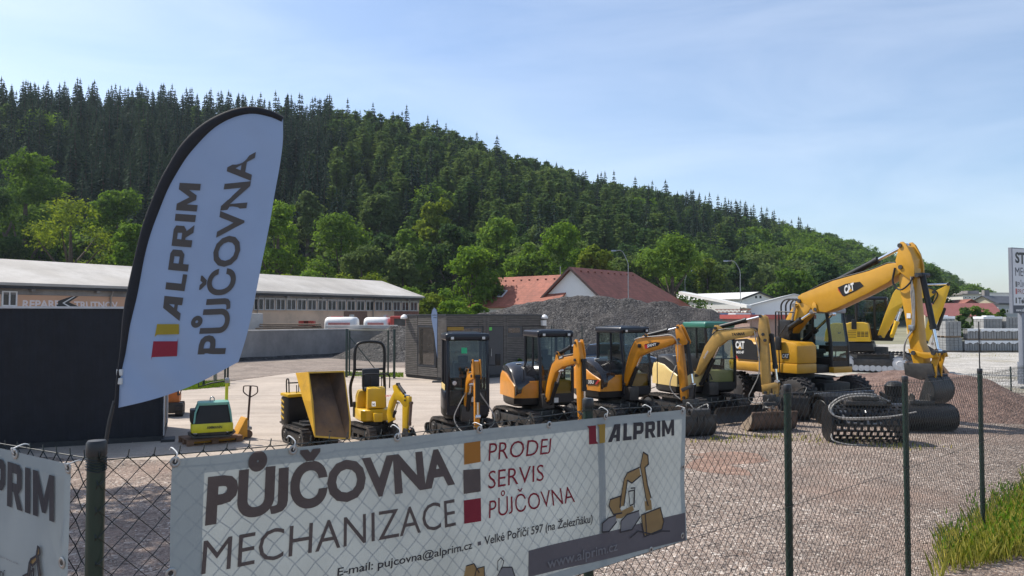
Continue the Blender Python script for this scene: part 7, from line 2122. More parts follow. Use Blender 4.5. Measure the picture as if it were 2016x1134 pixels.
mb = MB(); q = m5.trs(zb((955, 375), (1010, 350), (1110, 335), (1137, 365), (1080, 400), (1000, 438), (985, 430)), -.2, fb); mb.add([(a, -.206, b) for a, b in q], [tuple(range(7))]); xf(mb, fb).build('label_plate', M_blk, m5.root, smooth=0, norm=False)
mb = MB(); q = m5.trs(zb((955, 375), (985, 430), (1000, 438), (990, 436), (958, 395)), -.2, fb); mb.add([(a, -.209, b) for a, b in q], [tuple(range(5))]); xf(mb, fb).build('stripe', M_red, m5.root, smooth=0, norm=False)
mb = MB(); q = m5.trs(zb((1435, 590), (1463, 590), (1463, 555), (1435, 555)), -.16, fb); mb.add([(a, -.164, b) for a, b in q], [(0, 1, 2, 3)]); xf(mb, fb).build('warning_label', M_wht, m5.root, smooth=0, norm=False)
mb = MB(); mb.box((m5.trs(zb((1470, 655)), -.2, fb)[0][0], -.2, m5.trs(zb((1470, 655)), -.2, fb)[0][1]), (.14, .1, .14), .02); xf(mb, fb).build('valve', M_zinc, m5.root)
# black clamshell-like bucket hanging on the stick
bp = T((1530, 960))[0]
arm(m5, 'coupler', T((1440, 900), (1640, 905), (1660, 990), (1560, 1020), (1450, 985)), .34, M_stl, fb, .02)
mb = bucket_mesh(.85, .72, .55, .04, 0)
xf(mb, fb @ Matrix.Translation(V((bp[0] + .35, 0, bp[1] - .12))) @ Matrix.Rotation(R(180), 4, 'Z') @ Matrix.Rotation(R(38), 4, 'Y') @ Matrix.Translation(V((-.1, 0, -.57)))).build('bucket', M_stl, m5.root)

# 6 --- bright yellow crawler excavator behind
m6 = Mach('crawler_excavator', 'bright yellow crawler excavator with black cab, parked behind the arm of the big wheeled one', 'excavator', (18.55, 39.5, 0), 62)
K = 1.3
tracks(m6, 3.4, 2.3, .55, .95, m6.frame(.25, 0, -4), None, M_trim); blade(m6, 2.25, 2.9, .55, .08, m6.frame(0, 0, -4))
z7 = lambda *q: [(1640 + x / 5.154, 560 + y / 5.154) for x, y in q]
yR = -1.35
body = m6.trs(z7((-90, 580), (385, 580), (350, 400), (300, 385), (160, 385), (150, 395), (0, 392), (-50, 410), (-80, 480)), yR)
mb = MB(); mb.prism(body, yR, .15, .08, seg=3); mb.build('body', M_kyel, m6.root)
mb = MB(); q = m6.trs(z7((-85, 590), (400, 590), (420, 680), (-60, 680)), yR); mb.prism(q, yR + .05, 1.3, .05); mb.build('floor_frame', M_blk, m6.root)
mb = MB()
for i in range(3):
    for j in range(4):
        q = m6.trs(z7((245 + i * 40, 480 + j * 14), (278 + i * 40, 480 + j * 14), (278 + i * 40, 488 + j * 14), (245 + i * 40, 488 + j * 14)), yR); mb.add([(a, yR - .006, b) for a, b in q], [(0, 1, 2, 3)])
for j in range(5):
    q = m6.trs(z7((150, 470 + j * 17), (235, 470 + j * 17), (235, 474 + j * 17), (150, 474 + j * 17)), yR); mb.add([(a, yR - .006, b) for a, b in q], [(0, 1, 2, 3)])
mb.build('grille', M_blk, m6.root, smooth=0, norm=False)
decal(m6, 'lettering', '57', z7((50, 500), (82, 500), (82, 485), (50, 485)), M_blackp, yR, None, .04, eps=.01)
q0 = m6.trs(z7((130, 600), (555, 600), (555, 140), (130, 140)), .2)
cab(m6, m6.tr(*z7((150, 400))[0], .1)[0] + .35, m6.tr(*z7((540, 400))[0], .1)[0] + .3, .16, 1.35, m6.tr(*z7((300, 560))[0], .2)[1], m6.tr(*z7((300, 136))[0], .3)[1], mf=M_blk, mr=M_nav, gl=M_cgl, slope=.3, belt=.5, post=.11, lights=False)
mb = MB(); q = m6.tr(*z7((290, 110))[0], .6); mb.cyl((q[0], .6, q[1] - .1), (q[0], .6, q[1] + .12), .09, 12); mb.build('beacon', mat('orange_beacon', (0.7, 0.2, 0.02), .3), m6.root)
fk = m6.frame(0, -.1, 0); T = lambda *q: m6.trs(z7(*q), 0, fk)
arm(m6, 'boom', T((452, 515), (520, 545), (640, 330), (700, 210), (770, 130), (960, 60), (1010, 70), (1000, 130), (1010, 110), (960, -20 + 10), (900, 0), (720, 20), (655, 30), (610, 80), (540, 260)), .36, M_kyel, fk, .03) if 0 else arm(m6, 'boom', T((452, 515), (520, 545), (640, 330), (705, 215), (790, 150), (990, 130), (1040, 90), (1020, 50), (960, 40), (780, 20), (655, 30), (610, 90), (540, 270)), .36, M_kyel, fk, .03)
arm(m6, 'stick', T((1050, 60), (1150, 10), (1185, 0), (1182, 40), (1110, 270), (1010, 500), (960, 600), (905, 600), (930, 470), (1010, 200)), .28, M_kyel, fk, .02)
ram(m6, T((780, 8))[0], T((1165, -4))[0], .09, fk, .45); ram(m6, T((600, 520))[0], T((690, 260))[0], .11, fk, .55, M_kyel, y=-.2); ram(m6, T((1130, 250))[0], T((1010, 600))[0], .08, fk, .6)
pins(m6, T((1020, 80), (1168, 0), (480, 530), (950, 585)), .5, .08, fk)
hoses(m6, [[(a[0], y, a[1]) for a in T((800, 20), (940, 30), (1030, 60), (1060, 110), (1010, 200))] for y in (-.22, -.18)], .03, fk)
mb = MB(); a = m6.trs(z7((625, 350), (660, 270), (672, 276), (640, 354)), -.18, fk); put_text(mb, 'KOMATSU', V((a[0][0], -.19, a[0][1])), V((a[1][0], -.19, a[1][1])), V((a[2][0], -.19, a[2][1])), V((a[3][0], -.19, a[3][1])), bold=.03); xf(mb, fk).build('lettering', M_wht, m6.root, smooth=0, norm=False)
mb = MB(); a = T((920, 590))[0]; xf(bucket_mesh(.9, .95, .8, .04, 4), fk @ Matrix.Translation(V((a[0] - .1, 0, a[1] - .75)))).build('bucket', M_stl, m6.root)
mb = MB(); a = m6.tr(*z7((215, 415))[0], yR); mb.box((a[0], yR - .1, a[1] + .05), (.24, .1, .5), .04); mb.tube([(a[0], yR, a[1] - .2), (a[0] - .1, yR + .3, a[1] - .1)], .025, 6); mb.build('mirror', M_blk, m6.root)

# 7 --- micro excavator with roll hoop
m7 = Mach('micro_excavator', 'tiny yellow excavator without cab under a tall black roll hoop', 'excavator', (-3.28, 18.0, 0), 24)
tracks(m7, 1.3, .58, .18, .36, m7.frame(0, 0, 12))
z8 = lambda *q: [(680 + x / 5.4, 660 + y / 5.4) for x, y in q]
o = []
for a in range(11):
    q = R(90 + 180 * a / 10); o.append((-.18 - .36 * abs(math.cos(q)) ** .7, .36 * math.copysign(abs(math.sin(q)) ** .7, math.sin(q))))
o += [(.30, -.34), (.40, -.24), (.40, .30), (.32, .36)]
mb = MB(); zloft(mb, o, [(.44, .9, 0), (.47, 1, 0), (.70, 1.02, 0), (.72, .98, 0)]); mb.build('base_body', M_kyel, m7.root, smooth=40)
mb = MB(); zloft(mb, [(x, y) for x, y in o[:11]] + [(-.05, -.36), (-.05, .36)], [(.722, .97, 0), (.98, .95, 0), (1.10, .85, .02), (1.12, .78, .02)]); mb.build('engine_cover', M_kyel, m7.root, smooth=45)
mb = MB(); mb.box((-.36, -.33, .66), (.10, .10, .36), .02); mb.build('counterweight', M_stl, m7.root)
mb = MB(); mb.prism([(.14, .72), (.34, .74), (.36, 1.20), (.20, 1.24)], -.20, .22, .03); mb.build('console', M_kyel, m7.root)
decal(m7, 'label_text', 'KOMATSU', [(m7.M @ V(p)) and q for p, q in zip([(0, 0, 0)] * 4, z8((425, 655), (495, 650), (495, 632), (425, 638)))], M_red, -.205, None, .03)
mb = MB(); mb.box((-.02, 0, 1.16), (.36, .42, .10), .04); mb.box((-.20, 0, 1.40), (.10, .42, .46), .05); mb.build('seat', M_seat, m7.root)
mb = MB(); xh = -.36
path = [(xh + .02, -.42, .72), (xh - .02, -.44, 1.2), (xh + .06, -.37, 1.55), (xh + .06, -.36, 1.95), (xh + .06, -.33, 2.14), (xh + .06, -.24, 2.23), (xh + .06, 0, 2.26), (xh + .06, .24, 2.23), (xh + .06, .33, 2.14), (xh + .06, .36, 1.95), (xh + .06, .35, 1.5), (xh, .38, 1.2), (xh, .38, .74)]
mb.tube(spline(path, 4), .036, 10); mb.tube([(xh + .06, -.36, 1.60), (xh + .06, .35, 1.60)], .028, 8); mb.build('roll_hoop', M_blk, m7.root, smooth=60)
mb = MB(); mb.tube(spline([(.1, -.24, 1.15), (.12, -.24, 1.45), (.16, -.2, 1.52), (.3, .1, 1.53), (.35, .3, 1.5), (.32, .32, 1.2)], 4), .015, 8); mb.build('hand_rail', M_blk, m7.root)
mb = MB()
for y in (-.1, .16):
    mb.cyl((.2, y, 1.2), (.22, y, 1.42), .012, 6); mb.lathe([(.005, -.03), (.022, -.015), (.022, .015), (.005, .03)], (.22, y, 1.44), 'Z', 10)
mb.build('lever', M_blk, m7.root)
mb = MB(); mb.b2(.36, .58, -.1, .1, .46, .66, .02); mb.build('swing_bracket', M_kyel, m7.root)
fr = m7.frame(.50, 0.02, 18); T = lambda *q: m7.trs(z8(*q), 0, fr)
arm(m7, 'boom', T((470, 930), (520, 900), (500, 800), (540, 680), (590, 700), (620, 740), (650, 760), (690, 730), (690, 660), (640, 640), (590, 600), (545, 520), (515, 535), (530, 600), (480, 700), (455, 830)), .09, M_kyel, fr, .01)
arm(m7, 'stick', T((620, 660), (690, 650), (690, 740), (675, 800), (668, 1045), (618, 1045), (620, 760)), .08, M_kyel, fr, .01)
ram(m7, T((560, 520))[0], T((650, 650))[0], .035, fr, .7, M_stl); ram(m7, T((480, 960))[0], T((560, 720))[0], .03, fr, .6); ram(m7, T((700, 720))[0], T((680, 1000))[0], .032, fr, .8, M_rust)
pins(m7, T((655, 690), (640, 1020), (655, 650)), .13, .022, fr)
q = T((670, 1060))[0]; xf(bucket_mesh(.24, .26, .26, .015, 3), fr @ Matrix.Translation(V((q[0] - .06, 0, .03)))).build('bucket', M_stl, m7.root)
decal(m7, 'lettering', 'H', z8((290, 748), (312, 748), (312, 722), (290, 722)), M_blackp, -.366, None, .05, back=z8((282, 756), (322, 756), (322, 706), (282, 706)), mback=M_wht)

# 8 --- tracked mini dumper with tipped skip
m8 = Mach('mini_dumper', 'tracked mini dumper with its rusty yellow skip tipped forward', 'dumper', (-4.62, 17.35, 0), 36)
tracks(m8, 1.35, .62, .20, .40, m8.frame(.1, 0, 0))
mb = MB(); mb.b2(-.78, -.30, -.36, .36, .38, 1.02, .05); mb.b2(-.9, .5, -.3, .3, .34, .48, .02); mb.build('engine_housing', M_blk, m8.root)
mb = MB(); mb.b2(-.80, -.28, -.37, .37, 1.022, 1.10, .03)
for z in (.55, .68, .80, .92): mb.prism([(-.74, z), (-.55, z - .05), (-.55, z - .01), (-.74, z + .04)], -.372, -.362)
mb.b2(-.805, -.782, -.30, -.18, .46, .98, .005); mb.b2(-.805, -.782, .18, .30, .46, .98, .005)
mb.build('cover', M_kyel, m8.root)
mb = MB(); mb.tube(spline([(-.70, -.25, 1.08), (-.72, -.25, 1.36), (-.66, -.24, 1.42), (-.62, -.23, 1.36), (-.62, -.22, 1.1)], 4), .016, 8); mb.tube([(-.66, -.24, 1.32), (-.60, .1, 1.32), (-.60, .3, 1.30)], .016, 8); mb.cyl((-.6, .0, 1.08), (-.6, .0, 1.3), .012, 6); mb.cyl((-.45, -.1, 1.08), (-.47, -.1, 1.28), .012, 6); mb.build('handle_bar', M_blk, m8.root)
mb = MB(); mb.b2(-1.08, -.78, -.28, .28, .36, .40, .01); mb.build('rider_step', M_blk, m8.root)
Mi = m8.M.inverted(); rimp = [at(607, 732, 16.75), at(678, 729.5, 17.10), at(691, 828, 16.55), at(689.5, 866, 16.40), at(619.5, 861, 16.05), at(613, 790, 16.35)]
cen = sum(rimp, V()) / 6
sv_ = V((-.44, .40, .02)); nn = -sv_.normalized()
ins = [p + (cen - p) * f + sv_ * d_ for p, f, d_ in zip(rimp, (.10, .10, .06, .16, .16, .06), (1.0, 1.0, .62, .12, .12, .62))]
th_ = .03
rin = [p + (cen - p).normalized() * .045 for p in rimp]; inn = [p + nn * th_ + (cen - nn * .3 - p).normalized() * .03 for p in ins]
mb = MB(); n = 6
vs = [Mi @ p for p in rimp + ins]; mb.add(vs, [(i, (i + 1) % n, n + (i + 1) % n, n + i) for i in range(n)] + [tuple(range(n, 2 * n))])
mb.add([Mi @ p for p in rimp + rin], [(i, n + i, n + (i + 1) % n, (i + 1) % n) for i in range(n)])
sk = mb.build('skip', mat('worn_yellow_skip', (0.68, 0.37, 0.025), .5, var=.12, scale=3, dirt=.36, dirtcol=(.26, .14, .05)), m8.root, smooth=0)
mb = MB(); mb.add([Mi @ p for p in rin + inn], [(i, n + i, n + (i + 1) % n, (i + 1) % n) for i in range(n)] + [tuple(range(n, 2 * n))])
mb.build('skip_lining', mat('rust_scraped_inside', (0.12, 0.072, 0.045), .75, var=.45, scale=2.2, dirt=.5, dirtcol=(.30, .15, .05), stretch=(1, 1, .4)), sk, smooth=0)
p0_ = rimp[0].lerp(ins[0], .15); p1_ = rimp[4].lerp(ins[4], .15); q0_ = rimp[0].lerp(ins[0], .75); q1_ = rimp[4].lerp(ins[4], .75)
on = (q0_ - p0_).cross(p1_ - p0_).normalized(); on = on if on.dot(V((0, 0, EYE)) - p0_) > 0 else -on
mb = MB(); bl_, br_ = p0_.lerp(p1_, .22), p0_.lerp(p1_, .50); tl_, tr_ = bl_.lerp(q0_.lerp(q1_, .22), .40), br_.lerp(q0_.lerp(q1_, .50), .40)
put_text(mb, 'ALPRIM', *[Mi @ (p + on * .012) for p in (tl_, tr_, br_, bl_)][0:4], bold=.03); mb.build('lettering', M_blackp, m8.root, smooth=0, norm=False)
mb = MB(); mb.tube([Mi @ ins[4].lerp(ins[3], .5), (.35, 0, .5)], .05, 8); mb.tube([(-.1, 0, .5), Mi @ ((ins[0] + ins[1] + ins[4] + ins[3]) / 4)], .04, 8); mb.build('tipping_frame', M_stl, m8.root)

# 9 --- pallet, plate compactor, pallet truck
pc = gnd(369, 880); d1 = V((.80, .60, 0)); d2 = V((-.60, .80, 0)); pa = pc + d1 * .6 + d2 * .4
M_pal = mat('dark_pallet_wood', (0.20, 0.115, 0.07), .85, var=.3, scale=4, stretch=(1, 5, 5), bump=.2)
pl_ = thing('wooden_pallet', 'brown wooden pallet carrying the plate compactor in front of the dark container', 'pallet', pa, math.atan2(d1.y, d1.x))
mb = MB()
for i in range(7): mb.b2(-.6, .6, -.4 + i * .1167, -.4 + i * .1167 + .092, .122, .144, .003)
mb.build('deck', M_pal, pl_)
for y in (-.35, 0, .35):
    mb = MB()
    for x in (-.53, 0, .53): mb.b2(x - .07, x + .07, y - .05, y + .05, .022, .10, .004)
    mb.b2(-.6, .6, y - .05, y + .05, .1005, .1215); mb.b2(-.6, .6, y - .05, y + .05, 0, .0215); mb.build('runner', M_pal, pl_)
mc = Mach('plate_compactor', 'yellow and black vibrating plate compactor with green top frame, standing on the pallet', 'compactor', at(417, 850, 17.25) * 1.0, 0)
mc.root.location = V((mc.root.location.x, mc.root.location.y, .146)); mc.root.rotation_euler = (0, 0, math.atan2(d1.y, d1.x) - .22)
cr = mc.root
M_cy = mat('compactor_yellow', (0.62, 0.56, 0.02), .4, var=.08, dirt=.25, dirtcol=(.3, .25, .06)); M_cg = mat('compactor_green', (0.17, 0.40, 0.33), .45, var=.08)
mb = MB(); mb.prism([(-.50, .12), (-.38, .02), (.36, .02), (.50, .12), (.46, .14), (.34, .07), (-.36, .07), (-.46, .14)], -.22, .22, .008); mb.b2(-.3, .3, -.18, .18, .07, .16, .02); mb.build('base_plate', M_stl, cr)
mb = MB(); mb.loft([[V((x * s, y * s, z)) for x, y in rrect(-.44, .44, -.26, .26, .07)] for z, s in ((.15, .97), (.17, 1), (.31, 1.0), (.345, .96))]); mb.build('lower_hood', M_cy, cr, smooth=40)
mb = MB(); mb.loft([[V((x * sx + dx, y * s, z)) for x, y in rrect(-.40, .38, -.23, .23, .05)] for z, sx, s, dx in ((.346, 1.06, 1.06, 0), (.60, .86, .96, .02), (.74, .78, .88, .03))]); mb.b2(-.46, -.30, -.2, .2, .37, .66, .03); mb.build('engine_cover', M_blk, cr, smooth=40)
mb = MB(); mb.loft([[V((x, y, z)) for x, y in rrect(-.30 - w_, .34 + w_, -.20 - w_, .20 + w_, .06)] for z, w_ in ((.742, .0), (.755, .01), (.80, .01), (.815, -.01))]); mb.build('top_frame', M_cg, cr, smooth=40)
mb = MB()
for y in (-.235, .235):
    for x0_, x1_ in ((-.38, -.28), (.40, .33)): mb.tube([(x0_, y, .36), (x0_ * .93, y * .98, .6), (x1_, y * .85, .78)], .02, 6)
mb.build('guard_tube', M_cg, cr)
mb = MB(); mb.tube(spline([(-.04, 0, .81), (-.04, 0, .88), (0, 0, .91), (.04, 0, .88), (.04, 0, .81)], 4), .012, 8); mb.build('lifting_eye', M_zinc, cr)
mb = MB(); mb.tube([(.30, .12, .34), (.31, .15, .8), (.32, .2, 1.22)], .035, 8); mb.build('handle_post', M_cy, cr)
mb = MB(); mb.box((.32, .2, 1.25), (.1, .1, .12), .02); mb.build('control_head', M_zinc, cr)
mb = MB(); mb.tube([(.30, .2, 1.24), (-.02, .22, 1.20), (-.28, .24, 1.12), (-.28, .24, 1.38)], .017, 8); mb.build('handle_bar', M_blk, cr)
mb = MB(); put_text(mb, 'AMMANN', V((-.12, -.264, .23)), V((.2, -.264, .23)), V((.2, -.264, .29)), V((-.12, -.264, .29)), bold=.03); mb.build('lettering', M_blackp, cr, smooth=0, norm=False)
pj = thing('pallet_truck', 'orange-yellow hand pallet truck with brown T handle pushed under the pallet', 'pallet truck', pc + d1 * 1.28 + d2 * .42, math.atan2(d1.y, d1.x))
M_pj = mat('pallet_truck_orange', (0.62, 0.30, 0.03), .45, var=.08, dirt=.15)
mb = MB()
for y in (-.19, .19): mb.b2(-1.16, .0, y - .075, y + .075, .028, .095, .012)
mb.build('fork', M_pj, pj)
mb = MB(); mb.prism([(-.16, .10), (-.14, .12), (.06, .50), (.10, .50), (.10, .06), (-.05, .06)], -.2, .2, .012); mb.build('body', M_pj, pj)
mb = MB(); mb.cyl((.16, 0, .2), (.16, 0, .42), .045, 12); mb.b2(.1, .24, -.09, .09, .2, .27, .01); mb.cyl((.16, .08, .30), (.16, .08, .46), .03, 10); mb.build('pump', M_zinc, pj)
for y in (-.055, .055):
    mb = MB(); mb.lathe([(.02, -.03), (.09, -.03), (.1, -.02), (.1, .02), (.09, .03), (.02, .03)], (.16, y, .1), 'Y', 18); mb.build('wheel', M_rust, pj)
mb = MB(); mb.tube([(.17, 0, .40), (.22, 0, 1.22)], .026, 8)
hy = [(.22 + .6 * a, -.8 * a, z) for a, z in ((0, .96), (.12, 1.02), (.19, 1.08), (.19, 1.17), (.15, 1.22), (-.15, 1.22), (-.19, 1.17), (-.19, 1.08), (-.12, 1.02), (0, .96))]
mb.tube(spline(hy, 3), .014, 8); mb.tube([(.22, 0, 1.1), (.2, -.06, 1.07)], .008, 6); mb.build('handle', mat('brown_handle', (0.06, 0.028, 0.02), .5, var=.2), pj)

# 10 --- orange machine glimpsed behind the dark container
mo = Mach('compact_loader', 'small orange machine half hidden behind the dark container edge', 'loader', gnd(336, 822) + V((-.28, .5, 0)), 20)
M_or2 = mat('rust_orange', (0.50, 0.15, 0.03), .5, var=.15, dirt=.3)
tracks(mo, 1.1, .6, .2, .34, Matrix()); mb = MB(); mb.b2(-.5, .35, -.3, .3, .36, .62, .05); mb.build('body', M_or2, mo.root)
mb = MB(); mb.prism([(.0, .6), (.35, .6), (.28, 1.1), (.12, 1.15)], -.25, .25, .03); mb.build('console', M_or2, mo.root)
mb = MB()
for y in (-.26, .26): mb.tube([(.3, y, .3), (.34, y, 1.0), (.2, y, 1.45)], .03, 8)
mb.tube([(.2, -.26, 1.45), (.2, .26, 1.45)], .03, 8); mb.b2(.28, .46, -.4, .4, .1, .4, .03); mb.build('mast', M_stl, mo.root)
hoses(mo, [[(.25, .3, 1.4), (.3, .42, 1.1), (.35, .36, .8), (.3, .3, .6)]], .015)

# 11 --- car behind the excavators
car = Mach('parked_car', 'dark blue hatchback parked behind the third mini excavator, facing right', 'car', (gnd(1282, 738).x - 1.40, gnd(1282, 738).y + .82, 0), 86)
M_car = mat('dark_blue_car_paint', (0.012, 0.02, 0.045), .18, var=.08, coat=.8)
sec = [(-2.0, .42, .62, .78), (-1.98, .3, .95, .82), (-1.7, .26, 1.0, .86), (-1.2, .24, 1.02, .88), (0, .24, .98, .89), (.9, .24, .95, .88), (1.5, .26, .88, .85), (1.95, .3, .74, .78), (2.05, .40, .62, .7)]
rings = []
for x, zl, zh, w_ in sec:
    rings.append([V((x, y * w_, z)) for y, z in ((-.9, zl), (-1, zl + .12), (-1, zl + (zh - zl) * .6), (-.95, zh - .04), (-.8, zh), (.8, zh), (.95, zh - .04), (1, zl + (zh - zl) * .6), (1, zl + .12), (.9, zl))])
mb = MB(); mb.loft(rings); mb.build('body', M_car, car.root, smooth=50)
gh_ = [(-1.85, .98, .80, .98), (-1.5, 1.42, .68, .98), (-.9, 1.5, .66, .98), (.0, 1.5, .66, .98), (.35, 1.42, .67, .97), (1.0, .97, .78, .95)]
rings = [[V((x, -w_ - .06, zb_)), V((x, -w_, z - .04)), V((x, -w_ * .85, z)), V((x, w_ * .85, z)), V((x, w_, z - .04)), V((x, w_ + .06, zb_))] for x, z, w_, zb_ in gh_]
mb = MB(); mb.loft(rings); mb.build('cabin_glass', M_wglass, car.root, smooth=50)
mb = MB(); mb.loft([[V((x, y, z + dz)) for y, dz in ((-w_ * .9, .0), (-w_ * .8, .02), (w_ * .8, .02), (w_ * .9, .0), (w_ * .8, -.02), (-w_ * .8, -.02))] for x, z, w_ in ((-1.5, 1.425, .68), (-.9, 1.505, .66), (0, 1.505, .66), (.34, 1.425, .67))])
for x0_, z0_, x1_, z1_ in ((.34, 1.42, .98, .98), (-1.5, 1.42, -1.82, 1.0), (-.35, 1.48, -.35, 1.0)):
    for s in (-1, 1): mb.tube([(x0_, s * .67, z0_), (x1_, s * .8, z1_)], .035, 6)
mb.build('roof', M_car, car.root)
for x in (1.28, -1.25):
    for s in (-1, 1):
        mb = MB(); y = s * .78; mb.lathe([(.2, -.1), (.31, -.1), (.33, -.07), (.33, .07), (.31, .1), (.2, .1)], (x, y, .33), 'Y', 28); w_ = mb.build('wheel', M_tyre, car.root)
        mb = MB(); mb.lathe([(.03, s * .05), (.05, s * .085), (.055, s * .05), (.2, s * .03), (.215, s * .095), (.225, s * .095), (.225, -s * .05)], (x, y, .33), 'Y', 28)
        rm_ = mb.build('rim', M_stl, w_)
        mb = MB()
        for k in range(5):
            a = 2 * math.pi * k / 5; mb.tube([(x + .03 * math.cos(a), y + s * .085, .33 + .03 * math.sin(a)), (x + .21 * math.cos(a - .12), y + s * .085, .33 + .21 * math.sin(a - .12))], .016, 5); mb.tube([(x + .03 * math.cos(a), y + s * .085, .33 + .03 * math.sin(a)), (x + .21 * math.cos(a + .12), y + s * .085, .33 + .21 * math.sin(a + .12))], .016, 5)
        mb.build('spokes', M_zinc, w_)
for s in (-1, 1):
    mb = MB(); mb.box((1.9, s * .58, .66), (.2, .3, .12), .04); mb.build('headlight', M_lens, car.root)
    mb = MB(); mb.box((.75, s * .98, .98), (.14, .16, .12), .04); mb.build('mirror', M_car, car.root)

# 12 --- attachments lying on the gravel
# roller sweeper
sv = thing('sweeper_attachment', 'black roller sweeper attachment with hood and steel push frame lying left of the perforated bucket', 'attachment', V((8.85, 20.55, 0)), R(14))
mb = MB(); mb.lathe([(.05, -.85), (.30, -.83), (.33, -.8), (.33, .8), (.30, .83), (.05, .85)], (0, 0, .33), 'X', 26)
rb = random.Random(4)
for k in range(420):
    a = rb.uniform(0, 6.28); x = rb.uniform(-.8, .8); c, s = math.cos(a), math.sin(a); mb.tube([(x, .30 * c, .33 + .30 * s), (x + rb.uniform(-.03, .03), .37 * c, max(0.0, .33 + .37 * s))], .008, 3, cap=False)
mb.build('brush_roller', M_blk, sv)
mb = MB(); pr = [(-.40, .30), (-.36, .55), (-.2, .74), (.05, .80), (.30, .72), (.42, .52), (.39, .50), (.27, .68), (.05, .75), (-.18, .70), (-.33, .53), (-.37, .30)]
mb.prism([(y, z) for y, z in pr], -.9, .9); mb.v = [(p[1], p[0], p[2]) for p in mb.v]
for k in range(9): mb.box((-.84 + k * .21, -.40, .52), (.035, .03, .36), 0, rot=Matrix.Rotation(.25, 4, 'X'))
mb.build('hood', M_blk, sv)
mb = MB(); mb.tube([(-.5, -.35, .5), (-.45, -.7, .12), (.4, -.74, .05), (.9, -.6, .05)], .03, 8); mb.tube([(-.35, -.35, .6), (-.3, -.66, .1)], .03, 8); mb.box((-.25, -.42, .62), (.4, .03, .12), .005); mb.tube([(.5, -.4, .45), (.3, -.72, .08)], .03, 8); mb.build('push_frame', M_zinc, sv)
hoses_ = MB(); hoses_.hose([(.2, -.2, .78), (.5, -.45, .6), (.6, -.6, .2), (.3, -.7, .08)], .015); hoses_.build('hose', M_hos, sv)
for o_ in sv.children: o_.scale = (.8, 1, 1)
# toothed bucket beside it
tb = thing('digging_bucket', 'dark toothed bucket standing between the muddy bucket and the roller sweeper', 'bucket', V((7.75, 20.9, 0)), R(75))
bucket_mesh(.75, .6, .62, .035, 5).build('bucket_shell', M_stl, tb)
mb = MB(); mb.cyl((.06, -.22, .74), (.06, .22, .74), .04, 10); mb.hose([(.05, -.2, .7), (.2, -.3, .9), (.4, -.1, .8), (.3, .2, .6)], .015); mb.build('mount', M_blk, tb)
# grab tines behind it
gr = thing('sorting_grab', 'black grab attachment with curved tines behind the perforated bucket', 'attachment', V((10.25, 21.0, 0)), R(10))
mb = MB()
for k in range(5):
    x = -.55 + k * .27; mb.prism([(0, .15), (.12, .5), (.32, .72), (.5, .78), (.5, .68), (.36, .62), (.22, .44), (.1, .1)], x - .035, x + .035)
mb.v = [(p[1], p[0] - .3, p[2]) for p in mb.v]; mb.b2(-.7, .75, -.15, .35, .06, .3, .03); mb.build('tines', M_blk, gr)
mb = MB(); mb.lathe([(.08, .4), (.24, .42), (.26, .7), (.16, .8), (.1, .82)], (.35, .1, .25), 'Z', 18); mb.b2(.1, .6, -.1, .3, .3, .66, .04); mb.build('rotator', M_blk, gr)
# perforated screening bucket
sb = gnd(1722, 877); sc_ = thing('screening_bucket', 'black perforated screening bucket with looping hydraulic hoses, lying on the gravel', 'bucket', sb + V((0, .5, 0)), R(-7))
Wd = .78
mb = MB(); nA = 9; nX = 11
prof = [(.46 * math.cos(R(a)) * 1.0, .50 + .50 * math.sin(R(a))) for a in [100 + 170 * k / nA for k in range(nA + 1)]]
for k in range(nA):
    (y0, z0), (y1, z1) = prof[k], prof[k + 1]
    # longitudinal bar at each profile step and short staggered webs between: leaves rectangular holes
    dy, dz = (y1 - y0) * .30, (z1 - z0) * .30
    def strip(xa, xb, ya, za, yb, zb_):
        t_ = .03; v = [(xa, ya, za), (xb, ya, za), (xb, yb, zb_), (xa, yb, zb_)]
        c = V((0, 0, .5)); vs = [V(p) for p in v]; iv = [p + (V((p.x, 0, .5)) - p).normalized() * t_ for p in vs]
        mb.add(vs + iv, [(0, 1, 2, 3), (7, 6, 5, 4), (0, 4, 5, 1), (1, 5, 6, 2), (2, 6, 7, 3), (3, 7, 4, 0)])
    strip(-Wd, Wd, y0, z0, y0 + dy, z0 + dz)
    for j in range(nX + 1):
        x = -Wd + 2 * Wd * (j + (.5 if k % 2 else 0)) / nX
        if x < Wd - .02: strip(x, min(x + .055, Wd), y0 + dy, z0 + dz, y1, z1)
mb.build('perforated_drum', M_blk, sc_, smooth=0)
mb = MB()
for s in (-1, 1): mb.prism([(y, z) for y, z in prof] + [(.34, .12), (.42, .5), (.30, .85)], -.02, .02); mb.v = mb.v
o = []
mb = MB()
for s in (-1, 1):
    q = MB(); q.prism([(y, z) for y, z in prof] + [(.36, .1), (.44, .5), (.32, .9)], -.02, .02); mb.add([(p[1] + s * (Wd + .025), p[0], p[2]) for p in q.v], q.f)
mb.build('side_plate', M_blk, sc_, smooth=0)
mb = MB(); mb.b2(-.45, .45, -.2, .25, 1.0, 1.12, .02); mb.b2(-.3, .3, -.15, .2, 1.12, 1.24, .03); mb.cyl((-.5, .05, 1.08), (.6, .05, 1.08), .06, 12); mb.build('mount', M_stl, sc_)
mb = MB(); mb.hose([(.55, .0, 1.1), (.1, -.25, 1.32), (-.5, -.3, 1.28), (-.85, -.35, 1.0), (-.75, -.45, .75), (-.3, -.52, .72), (.4, -.55, .78), (.95, -.5, .9)], .022); mb.hose([(.5, .05, 1.12), (0, -.2, 1.26), (-.5, -.25, 1.2), (-.8, -.32, .95), (-.68, -.42, .7), (-.2, -.5, .68), (.4, -.52, .74)], .022); mb.hose([(-Wd, -.3, .35), (-Wd - .05, -.5, .12), (-.5, -.62, .03), (-.2, -.6, .03)], .018)
mb.build('hose', M_hosl, sc_)
